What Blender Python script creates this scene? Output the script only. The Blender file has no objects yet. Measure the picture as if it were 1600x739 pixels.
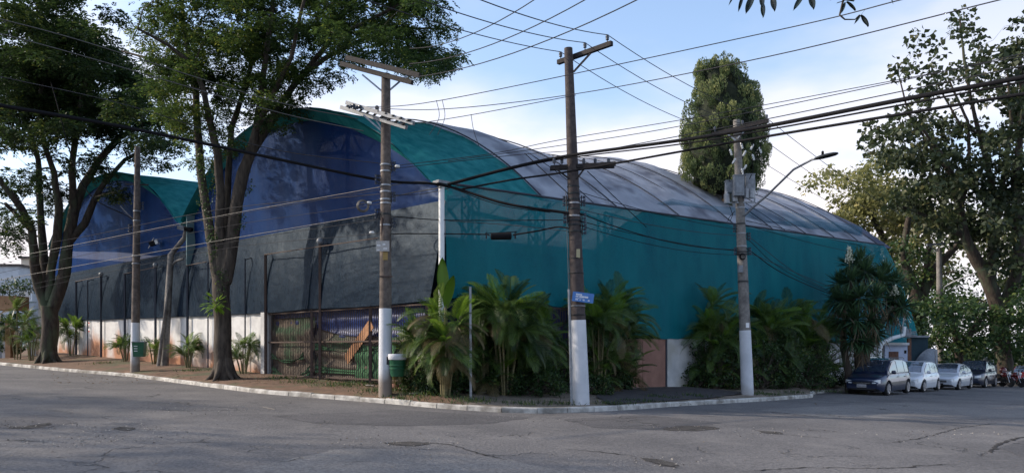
import bpy, math, random
import numpy as np
from mathutils import Vector, Matrix

# ---------------------------------------------------------------- camera, world, sun
scene = bpy.context.scene
COL = scene.collection
F, HY = 1200.0, 545.0          # focal length and horizon row in photo pixels
EYE = 1.6
cam_data = bpy.data.cameras.new('camera')
cam_data.sensor_width = 36
cam_data.lens = 36 * F / 1600
cam_data.shift_y = (HY - 369.5) / 1600
cam_data.clip_end = 3000
cam = bpy.data.objects.new('camera', cam_data)
cam.location = (0, 0, EYE)
cam.rotation_euler = (math.radians(90), 0, 0)
COL.objects.link(cam)
scene.camera = cam

SUN_EL, SUN_AZ = 30.0, 276.0    # azimuth clockwise from +Y: the sun stands to the left, a little in front
world = bpy.data.worlds.new('World')
scene.world = world
world.use_nodes = True
nt = world.node_tree
nt.nodes.clear()
def N(t, kind, **kw):
    n = t.nodes.new(kind)
    for k, v in kw.items():
        setattr(n, k, v)
    return n
out = N(nt, 'ShaderNodeOutputWorld')
sky = N(nt, 'ShaderNodeTexSky', sky_type='NISHITA', sun_disc=False)
sky.sun_elevation = math.radians(SUN_EL)
sky.sun_rotation = math.radians(SUN_AZ)
sky.air_density = 1.0; sky.dust_density = 1.6; sky.ozone_density = 1.6
bg = N(nt, 'ShaderNodeBackground'); bg.inputs['Strength'].default_value = 0.135
bgc = N(nt, 'ShaderNodeBackground'); bgc.inputs['Strength'].default_value = 0.62
tc = N(nt, 'ShaderNodeTexCoord')
mp = N(nt, 'ShaderNodeMapping'); mp.inputs['Scale'].default_value = (1.0, 1.0, 2.6); mp.inputs['Location'].default_value = (3.7, 2.2, 0.3)
noi = N(nt, 'ShaderNodeTexNoise'); noi.inputs['Scale'].default_value = 2.1; noi.inputs['Detail'].default_value = 7; noi.inputs['Roughness'].default_value = 0.5
rmp = N(nt, 'ShaderNodeMapRange'); rmp.inputs['From Min'].default_value = 0.42; rmp.inputs['From Max'].default_value = 0.60
sep = N(nt, 'ShaderNodeSeparateXYZ')
hz = N(nt, 'ShaderNodeMapRange'); hz.inputs['From Min'].default_value = 0.48; hz.inputs['From Max'].default_value = 0.0
hz.inputs['To Min'].default_value = 0.20; hz.inputs['To Max'].default_value = 1.0
hz2 = N(nt, 'ShaderNodeMath', operation='POWER'); hz2.inputs[1].default_value = 1.25
mx = N(nt, 'ShaderNodeMath', operation='MULTIPLY_ADD', use_clamp=True)
cr = N(nt, 'ShaderNodeValToRGB')
cr.color_ramp.elements[0].color = (0.50, 0.63, 0.88, 1); cr.color_ramp.elements[1].color = (0.90, 0.85, 0.88, 1)
mixs = N(nt, 'ShaderNodeMixShader')
L = nt.links.new
L(tc.outputs['Generated'], mp.inputs['Vector']); L(mp.outputs['Vector'], noi.inputs['Vector'])
L(noi.outputs['Fac'], rmp.inputs['Value']); L(tc.outputs['Generated'], sep.inputs['Vector'])
L(sep.outputs['Z'], hz.inputs['Value']); L(hz.outputs['Result'], hz2.inputs[0])
L(rmp.outputs['Result'], mx.inputs[0]); L(hz2.outputs['Value'], mx.inputs[1])
hz3 = N(nt, 'ShaderNodeMath', operation='MULTIPLY'); hz3.inputs[1].default_value = 0.50
L(hz2.outputs['Value'], hz3.inputs[0]); L(hz3.outputs['Value'], mx.inputs[2])
L(rmp.outputs['Result'], cr.inputs['Fac']); L(cr.outputs['Color'], bgc.inputs['Color'])
hsv = N(nt, 'ShaderNodeHueSaturation'); hsv.inputs['Saturation'].default_value = 1.0
L(sky.outputs['Color'], hsv.inputs['Color']); L(hsv.outputs['Color'], bg.inputs['Color'])
L(mx.outputs['Value'], mixs.inputs['Fac']); L(bg.outputs[0], mixs.inputs[1]); L(bgc.outputs[0], mixs.inputs[2])
L(mixs.outputs[0], out.inputs['Surface'])

sun_data = bpy.data.lights.new('sun', 'SUN')
sun_data.energy = 2.1
sun_data.angle = math.radians(1.0)
sun_data.color = (1.0, 0.87, 0.72)
sun = bpy.data.objects.new('sun', sun_data)
COL.objects.link(sun)
_a, _e = math.radians(SUN_AZ), math.radians(SUN_EL)
sdir = Vector((math.sin(_a) * math.cos(_e), math.cos(_a) * math.cos(_e), math.sin(_e)))
sun.rotation_euler = sdir.to_track_quat('Z', 'Y').to_euler()
sun.location = (-30, 0, 40)
scene.view_settings.view_transform = 'Standard'
scene.view_settings.look = 'None'
scene.view_settings.exposure = 1.12
scene.view_settings.gamma = 1.0
scene.cycles.transparent_max_bounces = 12

# ---------------------------------------------------------------- helpers
random.seed(7)
rng = np.random.default_rng(11)
SL = 0.028                                                   # the street falls gently to the right

def gz(x):
    return -SL * max(-70.0, min(70.0, x))
def P(px, py, d):
    """photo pixel and distance -> point in the place"""
    return Vector(((px - 800) / F * d, d, EYE - (py - HY) / F * d))
def G(px, py, up=0.0):
    """photo pixel -> point on the road surface (or 'up' metres above it)"""
    t = (EYE - up) * F / ((py - HY) - SL * (px - 800))
    return Vector(((px - 800) / F * t, t, gz((px - 800) / F * t) + up))

WM = {}
def wm(o):
    while o is not None:
        if o.name in WM: return WM[o.name]
        o = o.parent
    return Matrix.Identity(4)
def tag(o, label=None, cat=None, group=None, kind=None):
    if label: o['label'] = label
    if cat: o['category'] = cat
    if group: o['group'] = group
    if kind: o['kind'] = kind
    return o
def empty(name, loc, label=None, cat=None, group=None, rz=0.0, kind=None):
    o = bpy.data.objects.new(name, None)
    o.empty_display_size = 0.3
    o.location = loc
    o.rotation_euler = (0, 0, rz)
    COL.objects.link(o)
    WM[o.name] = Matrix.Translation(Vector(loc)) @ Matrix.Rotation(rz, 4, 'Z')
    return tag(o, label, cat, group, kind)

class MB:
    def __init__(s):
        s.v, s.f, s.m = [], [], []
    def add(s, vs, fs, mi=0):
        b = len(s.v)
        s.v.extend([tuple(v) for v in vs])
        s.f.extend([tuple(i + b for i in f) for f in fs])
        s.m.extend([mi] * len(fs))
        return s
    def box(s, c, size, rz=0.0, mi=0, R=None):
        c = Vector(c); h = Vector(size) / 2
        M = R if R is not None else Matrix.Rotation(rz, 3, 'Z')
        vs = [c + M @ Vector((h.x * a, h.y * b, h.z * d)) for d in (-1, 1) for a, b in ((-1, -1), (1, -1), (1, 1), (-1, 1))]
        return s.add(vs, [(3, 2, 1, 0), (4, 5, 6, 7), (0, 1, 5, 4), (1, 2, 6, 5), (2, 3, 7, 6), (3, 0, 4, 7)], mi)
    def beam(s, a, b, w, h, mi=0):
        """a rectangular bar from a to b, w wide and h high"""
        a, b = Vector(a), Vector(b); d = (b - a)
        x = d.normalized(); up = Vector((0, 0, 1))
        if abs(x.z) > 0.95: up = Vector((0, 1, 0))
        y = up.cross(x).normalized(); z = x.cross(y)
        R = Matrix((x, y, z)).transposed()
        return s.box((a + b) / 2, (d.length, w, h), mi=mi, R=R)
    def tube(s, pts, rads, n=8, mi=0, cap=True):
        pts = [Vector(p) for p in pts]
        if not hasattr(rads, '__len__'): rads = [rads] * len(pts)
        vs, fs = [], []
        prev = None
        for i, p in enumerate(pts):
            d = (pts[min(i + 1, len(pts) - 1)] - pts[max(i - 1, 0)])
            if d.length < 1e-9: d = Vector((0, 0, 1))
            d.normalize()
            if prev is None:
                ref = Vector((1, 0, 0)) if abs(d.x) < 0.9 else Vector((0, 1, 0))
                a = d.cross(ref).normalized()
            else:
                a = (prev - d * prev.dot(d))
                a = a.normalized() if a.length > 1e-6 else d.cross(Vector((1, 0, 0))).normalized()
            prev = a
            b = d.cross(a)
            for k in range(n):
                t = 2 * math.pi * k / n
                vs.append(p + (a * math.cos(t) + b * math.sin(t)) * rads[i])
        for i in range(len(pts) - 1):
            for k in range(n):
                k2 = (k + 1) % n
                fs.append((i * n + k, i * n + k2, (i + 1) * n + k2, (i + 1) * n + k))
        if cap:
            fs.append(tuple(range(n - 1, -1, -1)))
            fs.append(tuple((len(pts) - 1) * n + k for k in range(n)))
        return s.add(vs, fs, mi)
    def lathe(s, prof, c=(0, 0, 0), n=16, mi=0, M=None):
        """prof: list of (r, z)"""
        c = Vector(c); vs, fs = [], []
        for r, z in prof:
            for k in range(n):
                t = 2 * math.pi * k / n
                p = Vector((r * math.cos(t), r * math.sin(t), z))
                vs.append(c + (M @ p if M is not None else p))
        for i in range(len(prof) - 1):
            for k in range(n):
                k2 = (k + 1) % n
                fs.append((i * n + k, i * n + k2, (i + 1) * n + k2, (i + 1) * n + k))
        fs.append(tuple(range(n - 1, -1, -1)))
        fs.append(tuple((len(prof) - 1) * n + k for k in range(n)))
        return s.add(vs, fs, mi)
    def grid(s, fn, nu, nv, mi=0):
        vs = [fn(i / nu, j / nv) for i in range(nu + 1) for j in range(nv + 1)]
        fs = [(i * (nv + 1) + j, (i + 1) * (nv + 1) + j, (i + 1) * (nv + 1) + j + 1, i * (nv + 1) + j + 1) for i in range(nu) for j in range(nv)]
        return s.add(vs, fs, mi)
    def slab(s, fn, nu, nv, nrm, mi=0):
        """a grid given thickness along nrm"""
        nrm = Vector(nrm)
        a = [Vector(fn(i / nu, j / nv)) for i in range(nu + 1) for j in range(nv + 1)]
        k = len(a); w = nv + 1
        vs = a + [p + nrm for p in a]
        fs = []
        for i in range(nu):
            for j in range(nv):
                q = (i * w + j, (i + 1) * w + j, (i + 1) * w + j + 1, i * w + j + 1)
                fs.append(q); fs.append(tuple(x + k for x in reversed(q)))
        for j in range(nv):
            fs.append((j + 1, j, j + k, j + 1 + k)); b = nu * w
            fs.append((b + j, b + j + 1, b + j + 1 + k, b + j + k))
        for i in range(nu):
            fs.append((i * w, (i + 1) * w, (i + 1) * w + k, i * w + k)); b = nv
            fs.append(((i + 1) * w + b, i * w + b, i * w + b + k, (i + 1) * w + b + k))
        return s.add(vs, fs, mi)
    def mesh(s, name, mats, inv=None, smooth=None):
        me = bpy.data.meshes.new(name)
        vs = s.v if inv is None else [tuple(inv @ Vector(v)) for v in s.v]
        me.from_pydata(vs, [], s.f)
        for m in (mats if isinstance(mats, (list, tuple)) else [mats]):
            me.materials.append(m)
        me.polygons.foreach_set('material_index', s.m)
        if smooth is not None:
            me.polygons.foreach_set('use_smooth', [True] * len(me.polygons))
            me.set_sharp_from_angle(angle=math.radians(smooth))
        me.update()
        return me
    def build(s, name, mats, parent=None, smooth=None, local=False, kind=None, label=None):
        inv = None if (local or parent is None) else wm(parent).inverted()
        o = bpy.data.objects.new(name, s.mesh(name, mats, inv, smooth))
        COL.objects.link(o)
        if parent is not None: o.parent = parent
        if kind: o['kind'] = kind
        if label: o['label'] = label
        return o

def inst(name, me, parent=None, mtx=None):
    o = bpy.data.objects.new(name, me)
    COL.objects.link(o)
    if parent is not None: o.parent = parent
    if mtx is not None: o.matrix_local = mtx
    return o
def copy_tree(o, parent=None):
    c = o.copy(); COL.objects.link(c)
    if parent is not None: c.parent = parent; 
    for ch in list(o.children): copy_tree(ch, c)
    return c

# ---------------------------------------------------------------- materials
def mat(name, c1, c2=None, scale=4.0, rough=0.8, bump=0.0, bscale=30.0, metal=0.0, spec=0.4, detail=5, lo=0.35, hi=0.65,
        c3=None, s3=1.0, coat=0.0, squash=None):
    m = bpy.data.materials.new(name); m.use_nodes = True
    t = m.node_tree; b = t.nodes['Principled BSDF']
    b.inputs['Roughness'].default_value = rough
    b.inputs['Metallic'].default_value = metal
    b.inputs['Specular IOR Level'].default_value = spec
    b.inputs['Coat Weight'].default_value = coat
    b.inputs['Coat Roughness'].default_value = 0.06
    b.inputs['Base Color'].default_value = (*c1, 1)
    pos = N(t, 'ShaderNodeNewGeometry')
    src = pos.outputs['Position']
    if squash:
        mpn = N(t, 'ShaderNodeMapping'); mpn.inputs['Scale'].default_value = squash
        t.links.new(src, mpn.inputs['Vector']); src = mpn.outputs['Vector']
    if c2 is not None:
        n = N(t, 'ShaderNodeTexNoise'); n.inputs['Scale'].default_value = scale; n.inputs['Detail'].default_value = detail
        n.inputs['Roughness'].default_value = 0.62
        t.links.new(src, n.inputs['Vector'])
        r = N(t, 'ShaderNodeValToRGB'); r.color_ramp.elements[0].position = lo; r.color_ramp.elements[1].position = hi
        r.color_ramp.elements[0].color = (*c1, 1); r.color_ramp.elements[1].color = (*c2, 1)
        t.links.new(n.outputs['Fac'], r.inputs['Fac'])
        colour = r.outputs['Color']
        if c3 is not None:
            n3 = N(t, 'ShaderNodeTexNoise'); n3.inputs['Scale'].default_value = s3; n3.inputs['Detail'].default_value = 4
            t.links.new(src, n3.inputs['Vector'])
            r3 = N(t, 'ShaderNodeMapRange'); r3.inputs['From Min'].default_value = 0.5; r3.inputs['From Max'].default_value = 0.66
            t.links.new(n3.outputs['Fac'], r3.inputs['Value'])
            mx3 = N(t, 'ShaderNodeMix', data_type='RGBA')
            mx3.inputs[7].default_value = (*c3, 1)
            t.links.new(r3.outputs['Result'], mx3.inputs[0]); t.links.new(colour, mx3.inputs[6])
            colour = mx3.outputs[2]
        t.links.new(colour, b.inputs['Base Color'])
    if bump:
        n2 = N(t, 'ShaderNodeTexNoise'); n2.inputs['Scale'].default_value = bscale; n2.inputs['Detail'].default_value = 4
        t.links.new(src, n2.inputs['Vector'])
        bp = N(t, 'ShaderNodeBump'); bp.inputs['Strength'].default_value = bump; bp.inputs['Distance'].default_value = 0.02
        t.links.new(n2.outputs['Fac'], bp.inputs['Height']); t.links.new(bp.outputs['Normal'], b.inputs['Normal'])
    return m

def net_mat(name, c1, c2, see=0.1, transl=0.3, scale=1.2, fine=60.0, fold=0.4, squash=(1, 1, 0.35)):
    """woven shade netting: part see-through, part translucent"""
    m = bpy.data.materials.new(name); m.use_nodes = True
    t = m.node_tree; t.nodes.clear(); l = t.links.new
    o = N(t, 'ShaderNodeOutputMaterial'); pos = N(t, 'ShaderNodeNewGeometry')
    mpn = N(t, 'ShaderNodeMapping'); mpn.inputs['Scale'].default_value = squash
    l(pos.outputs['Position'], mpn.inputs['Vector'])
    n = N(t, 'ShaderNodeTexNoise'); n.inputs['Scale'].default_value = scale; n.inputs['Detail'].default_value = 8; n.inputs['Roughness'].default_value = 0.6
    l(mpn.outputs['Vector'], n.inputs['Vector'])
    r = N(t, 'ShaderNodeValToRGB'); r.color_ramp.elements[0].position = 0.34; r.color_ramp.elements[1].position = 0.7
    r.color_ramp.elements[0].color = (*c1, 1); r.color_ramp.elements[1].color = (*c2, 1)
    l(n.outputs['Fac'], r.inputs['Fac'])
    d = N(t, 'ShaderNodeBsdfDiffuse'); tr = N(t, 'ShaderNodeBsdfTranslucent'); gl = N(t, 'ShaderNodeBsdfGlossy'); gl.inputs['Roughness'].default_value = 0.45
    gl.inputs['Color'].default_value = (0.6, 0.7, 0.8, 1)
    tp = N(t, 'ShaderNodeBsdfTransparent')
    l(r.outputs['Color'], d.inputs['Color']); l(r.outputs['Color'], tr.inputs['Color'])
    nf = N(t, 'ShaderNodeTexNoise'); nf.inputs['Scale'].default_value = 0.9; nf.inputs['Detail'].default_value = 6; l(mpn.outputs['Vector'], nf.inputs['Vector'])
    bp = N(t, 'ShaderNodeBump'); bp.inputs['Strength'].default_value = fold; bp.inputs['Distance'].default_value = 0.25
    l(nf.outputs['Fac'], bp.inputs['Height']); l(bp.outputs['Normal'], d.inputs['Normal']); l(bp.outputs['Normal'], gl.inputs['Normal'])
    m1 = N(t, 'ShaderNodeMixShader'); m1.inputs[0].default_value = transl; l(d.outputs[0], m1.inputs[1]); l(tr.outputs[0], m1.inputs[2])
    m2 = N(t, 'ShaderNodeMixShader'); m2.inputs[0].default_value = 0.018; l(m1.outputs[0], m2.inputs[1]); l(gl.outputs[0], m2.inputs[2])
    v = N(t, 'ShaderNodeTexNoise'); v.inputs['Scale'].default_value = fine; v.inputs['Detail'].default_value = 2; l(pos.outputs['Position'], v.inputs['Vector'])
    vm = N(t, 'ShaderNodeMapRange'); vm.inputs['From Min'].default_value = 0.3; vm.inputs['From Max'].default_value = 0.7
    vm.inputs['To Min'].default_value = max(0, see - 0.1); vm.inputs['To Max'].default_value = see + 0.1
    l(v.outputs['Fac'], vm.inputs['Value'])
    m3 = N(t, 'ShaderNodeMixShader'); l(vm.outputs['Result'], m3.inputs[0]); l(m2.outputs[0], m3.inputs[1]); l(tp.outputs[0], m3.inputs[2])
    l(m3.outputs[0], o.inputs['Surface'])
    return m

def leaf_mat(name, c1, c2, c3=None, transl=0.35, rough=0.55, perobj=False):
    """leaves: colour varies leaf by leaf through the 'tint' attribute"""
    m = bpy.data.materials.new(name); m.use_nodes = True
    t = m.node_tree; t.nodes.clear(); l = t.links.new
    o = N(t, 'ShaderNodeOutputMaterial'); at = N(t, 'ShaderNodeAttribute', attribute_name='tint')
    r = N(t, 'ShaderNodeValToRGB'); r.color_ramp.elements[0].color = (*c1, 1); r.color_ramp.elements[1].color = (*c2, 1)
    if c3 is not None:
        e = r.color_ramp.elements.new(0.93); e.color = (*c3, 1)
        r.color_ramp.elements[-1].color = (*c3, 1)
        e2 = r.color_ramp.elements.new(0.85); e2.color = (*c2, 1)
    if perobj:
        oi = N(t, 'ShaderNodeObjectInfo'); ma = N(t, 'ShaderNodeMath', operation='MULTIPLY_ADD', use_clamp=True); ma.inputs[1].default_value = 0.9
        sb_ = N(t, 'ShaderNodeMath', operation='SUBTRACT'); sb_.inputs[1].default_value = 0.5
        l(oi.outputs['Random'], sb_.inputs[0]); l(sb_.outputs[0], ma.inputs[0]); l(at.outputs['Fac'], ma.inputs[2]); l(ma.outputs[0], r.inputs['Fac'])
    else: l(at.outputs['Fac'], r.inputs['Fac'])
    p = N(t, 'ShaderNodeBsdfPrincipled'); p.inputs['Roughness'].default_value = rough; p.inputs['Specular IOR Level'].default_value = 0.35
    tr = N(t, 'ShaderNodeBsdfTranslucent')
    br = N(t, 'ShaderNodeHueSaturation'); br.inputs['Value'].default_value = 1.5; br.inputs['Hue'].default_value = 0.485
    l(r.outputs['Color'], p.inputs['Base Color']); l(r.outputs['Color'], br.inputs['Color']); l(br.outputs['Color'], tr.inputs['Color'])
    mxs = N(t, 'ShaderNodeMixShader'); mxs.inputs[0].default_value = transl
    l(p.outputs[0], mxs.inputs[1]); l(tr.outputs[0], mxs.inputs[2]); l(mxs.outputs[0], o.inputs['Surface'])
    return m

def glass_mat(name, c=(0.02, 0.03, 0.05), rough=0.05):
    m = mat(name, c, rough=rough, spec=0.9, coat=0.6); m.node_tree.nodes['Principled BSDF'].inputs['IOR'].default_value = 2.0
    return m

M_TEAL = net_mat('teal_net', (0.004, 0.175, 0.22), (0.012, 0.27, 0.30), see=0.25, transl=0.30, scale=0.5)
M_TEALROOF = net_mat('teal_roof_cloth', (0.010, 0.155, 0.165), (0.045, 0.27, 0.27), see=0.0, transl=0.2, scale=2.2, squash=(1, 1, 0.15), fold=0.8)
M_BLUE = net_mat('blue_net', (0.004, 0.022, 0.105), (0.008, 0.042, 0.165), see=0.07, transl=0.25, scale=0.8)
M_BLUEIN = net_mat('inner_blue_net', (0.004, 0.075, 0.15), (0.008, 0.11, 0.20), see=0.02, transl=0.2, scale=0.8)
M_THINNET = net_mat('thin_inner_net', (0.003, 0.07, 0.13), (0.006, 0.10, 0.18), see=0.6, transl=0.3)
M_DARKNET = net_mat('dark_net', (0.005, 0.012, 0.024), (0.016, 0.028, 0.046), see=0.03, transl=0.08, scale=6.0, fold=0.30, squash=(1, 1, 1))
def tarp_mat():
    m = mat('silver_tarp', (0.25, 0.265, 0.31), (0.52, 0.54, 0.59), scale=0.9, rough=0.6, spec=0.3, lo=0.3, hi=0.72, bump=1.0, bscale=3.5, c3=(0.16, 0.165, 0.20), s3=0.7, detail=9)
    return m
M_TARP = tarp_mat()
def let_light_through(m, f, c):
    t = m.node_tree; b = t.nodes['Principled BSDF']; o = [n for n in t.nodes if n.type == 'OUTPUT_MATERIAL'][0]
    tr = N(t, 'ShaderNodeBsdfTranslucent'); tr.inputs['Color'].default_value = (*c, 1)
    x = N(t, 'ShaderNodeMixShader'); x.inputs[0].default_value = f
    t.links.new(b.outputs[0], x.inputs[1]); t.links.new(tr.outputs[0], x.inputs[2]); t.links.new(x.outputs[0], o.inputs['Surface'])
let_light_through(M_TARP, 0.30, (0.75, 0.8, 0.85))
M_TARPDARK = mat('slate_tarp', (0.035, 0.045, 0.085), (0.075, 0.085, 0.13), scale=1.2, rough=0.5, bump=0.4, bscale=3)
M_ROPE = mat('dark_rope', (0.035, 0.04, 0.055), rough=0.8)
M_STEEL = mat('lattice_steel', (0.014, 0.022, 0.028), (0.035, 0.035, 0.035), scale=9, rough=0.6, metal=0.3)
M_RUST = mat('rusty_bar', (0.045, 0.032, 0.028), (0.09, 0.055, 0.042), scale=14, rough=0.8, bump=0.2)
M_WHITE = mat('white_painted_wall', (0.42, 0.42, 0.42), (0.58, 0.57, 0.56), scale=1.6, rough=0.85, bump=0.25, bscale=18, c3=(0.42, 0.40, 0.36), s3=0.9)
M_POSTWHITE = mat('white_post_paint', (0.72, 0.74, 0.74), (0.8, 0.8, 0.8), scale=3, rough=0.5)
M_CONC = mat('pole_concrete', (0.085, 0.065, 0.055), (0.16, 0.13, 0.11), scale=9, rough=0.9, bump=0.3, c3=(0.06, 0.05, 0.045), s3=2.0)
M_CONCD = mat('dark_pole_concrete', (0.045, 0.036, 0.036), (0.085, 0.070, 0.065), scale=9, rough=0.9, bump=0.35, c3=(0.05, 0.04, 0.04), s3=2.0)
M_CONCL = mat('light_pole_concrete', (0.15, 0.14, 0.13), (0.25, 0.23, 0.21), scale=9, rough=0.9, bump=0.35, c3=(0.10, 0.09, 0.085), s3=2.0)
M_LIME = mat('limewash_band', (0.48, 0.50, 0.53), (0.62, 0.63, 0.66), scale=5, rough=0.85, bump=0.3, bscale=12, c3=(0.50, 0.50, 0.50), s3=1.7)
M_WOOD = mat('weathered_timber', (0.014, 0.013, 0.015), (0.034, 0.029, 0.028), scale=14, rough=0.85, bump=0.3)
M_GALV = mat('galvanised_steel', (0.22, 0.23, 0.25), (0.32, 0.33, 0.35), scale=12, rough=0.45, metal=0.6)
M_GREYBOX = mat('grey_painted_steel', (0.15, 0.16, 0.18), (0.24, 0.26, 0.28), scale=8, rough=0.5)
M_CABLE = mat('black_cable', (0.010, 0.010, 0.012), rough=0.9, spec=0.15)
M_WIRE = mat('grey_wire', (0.035, 0.035, 0.04), rough=0.8, spec=0.2)
M_WIREL = mat('pale_wire', (0.09, 0.085, 0.08), rough=0.5)
M_PORC = mat('dark_porcelain', (0.05, 0.06, 0.08), rough=0.3)
M_PORCW = mat('pale_porcelain', (0.6, 0.6, 0.58), rough=0.3)
M_ORANGE = mat('orange_plank', (0.26, 0.125, 0.06), (0.36, 0.18, 0.085), scale=8, rough=0.8, bump=0.15)
M_BROWNGATE = mat('brown_sheet', (0.23, 0.115, 0.085), (0.30, 0.155, 0.115), scale=2.5, rough=0.7, bump=0.1)
M_GREENBIN = mat('green_plastic', (0.010, 0.075, 0.035), (0.02, 0.10, 0.05), scale=6, rough=0.45)
M_BLUESIGN = mat('blue_enamel', (0.05, 0.16, 0.42), (0.07, 0.2, 0.5), scale=6, rough=0.35)
M_GREYSIGN = mat('grey_enamel', (0.32, 0.30, 0.28), (0.42, 0.40, 0.38), scale=20, rough=0.5)
M_PRINT = mat('white_print', (0.8, 0.8, 0.8), rough=0.5)
M_REDPRINT = mat('red_print', (0.5, 0.06, 0.05), rough=0.5)
M_BARK = mat('dark_bark', (0.028, 0.021, 0.017), (0.075, 0.058, 0.045), scale=9, rough=0.95, bump=1.0, bscale=22, squash=(1, 1, 0.25), c3=(0.07, 0.085, 0.05), s3=2.2)
M_BARK2 = mat('grey_brown_bark', (0.035, 0.028, 0.023), (0.10, 0.08, 0.062), scale=9, rough=0.95, bump=0.9, bscale=20, squash=(1, 1, 0.25))
M_STEM = mat('palm_cane', (0.10, 0.10, 0.045), (0.22, 0.18, 0.09), scale=12, rough=0.7, squash=(0.4, 0.4, 3))
M_SOIL = mat('red_soil_verge', (0.095, 0.060, 0.040), (0.185, 0.110, 0.070), scale=2.2, rough=1.0, bump=0.9, bscale=14, c3=(0.085, 0.085, 0.045), s3=0.7)
M_PAVE = mat('worn_concrete_pavement', (0.13, 0.105, 0.080), (0.25, 0.20, 0.155), scale=3, rough=0.95, bump=0.6, bscale=25, c3=(0.075, 0.070, 0.042), s3=0.9)
M_TERR = mat('terrain_grass', (0.035, 0.05, 0.02), (0.08, 0.07, 0.04), scale=0.6, rough=1, bump=0.5)

def kerb_mat():
    m = mat('limewashed_kerb', (0.30, 0.285, 0.26), (0.54, 0.52, 0.48), scale=3.0, rough=0.9, bump=0.5, bscale=20, lo=0.38, hi=0.6, c3=(0.15, 0.135, 0.115), s3=1.1)
    return m
M_KERB = kerb_mat()

def wall_mat(name='white_wall_soil_splash', c1=(0.50, 0.50, 0.50), c2=(0.68, 0.68, 0.67), off=1.75, soil=(0.38, 0.18, 0.10)):
    """white wall with red soil splashed up from the ground"""
    m = mat(name, c1, c2, scale=1.4, rough=0.85, bump=0.25, bscale=18)
    t = m.node_tree; l = t.links.new; b = t.nodes['Principled BSDF']
    src = b.inputs['Base Color'].links[0].from_socket
    g = N(t, 'ShaderNodeNewGeometry'); s = N(t, 'ShaderNodeSeparateXYZ'); l(g.outputs['Position'], s.inputs['Vector'])
    # height above the sloping ground
    a = N(t, 'ShaderNodeMath', operation='MULTIPLY_ADD'); a.inputs[1].default_value = SL; l(s.outputs['X'], a.inputs[0]); l(s.outputs['Z'], a.inputs[2])
    n = N(t, 'ShaderNodeTexNoise'); n.inputs['Scale'].default_value = 0.45; n.inputs['Detail'].default_value = 6; l(g.outputs['Position'], n.inputs['Vector'])
    h = N(t, 'ShaderNodeMath', operation='MULTIPLY_ADD'); h.inputs[1].default_value = -4.2; h.inputs[2].default_value = off; l(n.outputs['Fac'], h.inputs[0])
    d = N(t, 'ShaderNodeMath', operation='ADD'); l(a.outputs[0], d.inputs[0]); l(h.outputs[0], d.inputs[1])
    r = N(t, 'ShaderNodeMapRange'); r.inputs['From Min'].default_value = 1.15; r.inputs['From Max'].default_value = 0.35; l(d.outputs[0], r.inputs['Value'])
    x = N(t, 'ShaderNodeMix', data_type='RGBA'); x.inputs[7].default_value = (*soil, 1)
    l(r.outputs['Result'], x.inputs[0]); l(src, x.inputs[6]); l(x.outputs[2], b.inputs['Base Color'])
    return m
M_WALL = wall_mat()
M_LIME = wall_mat('limewash_band', (0.50, 0.52, 0.55), (0.64, 0.65, 0.68), 2.62, (0.22, 0.18, 0.15))

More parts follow.
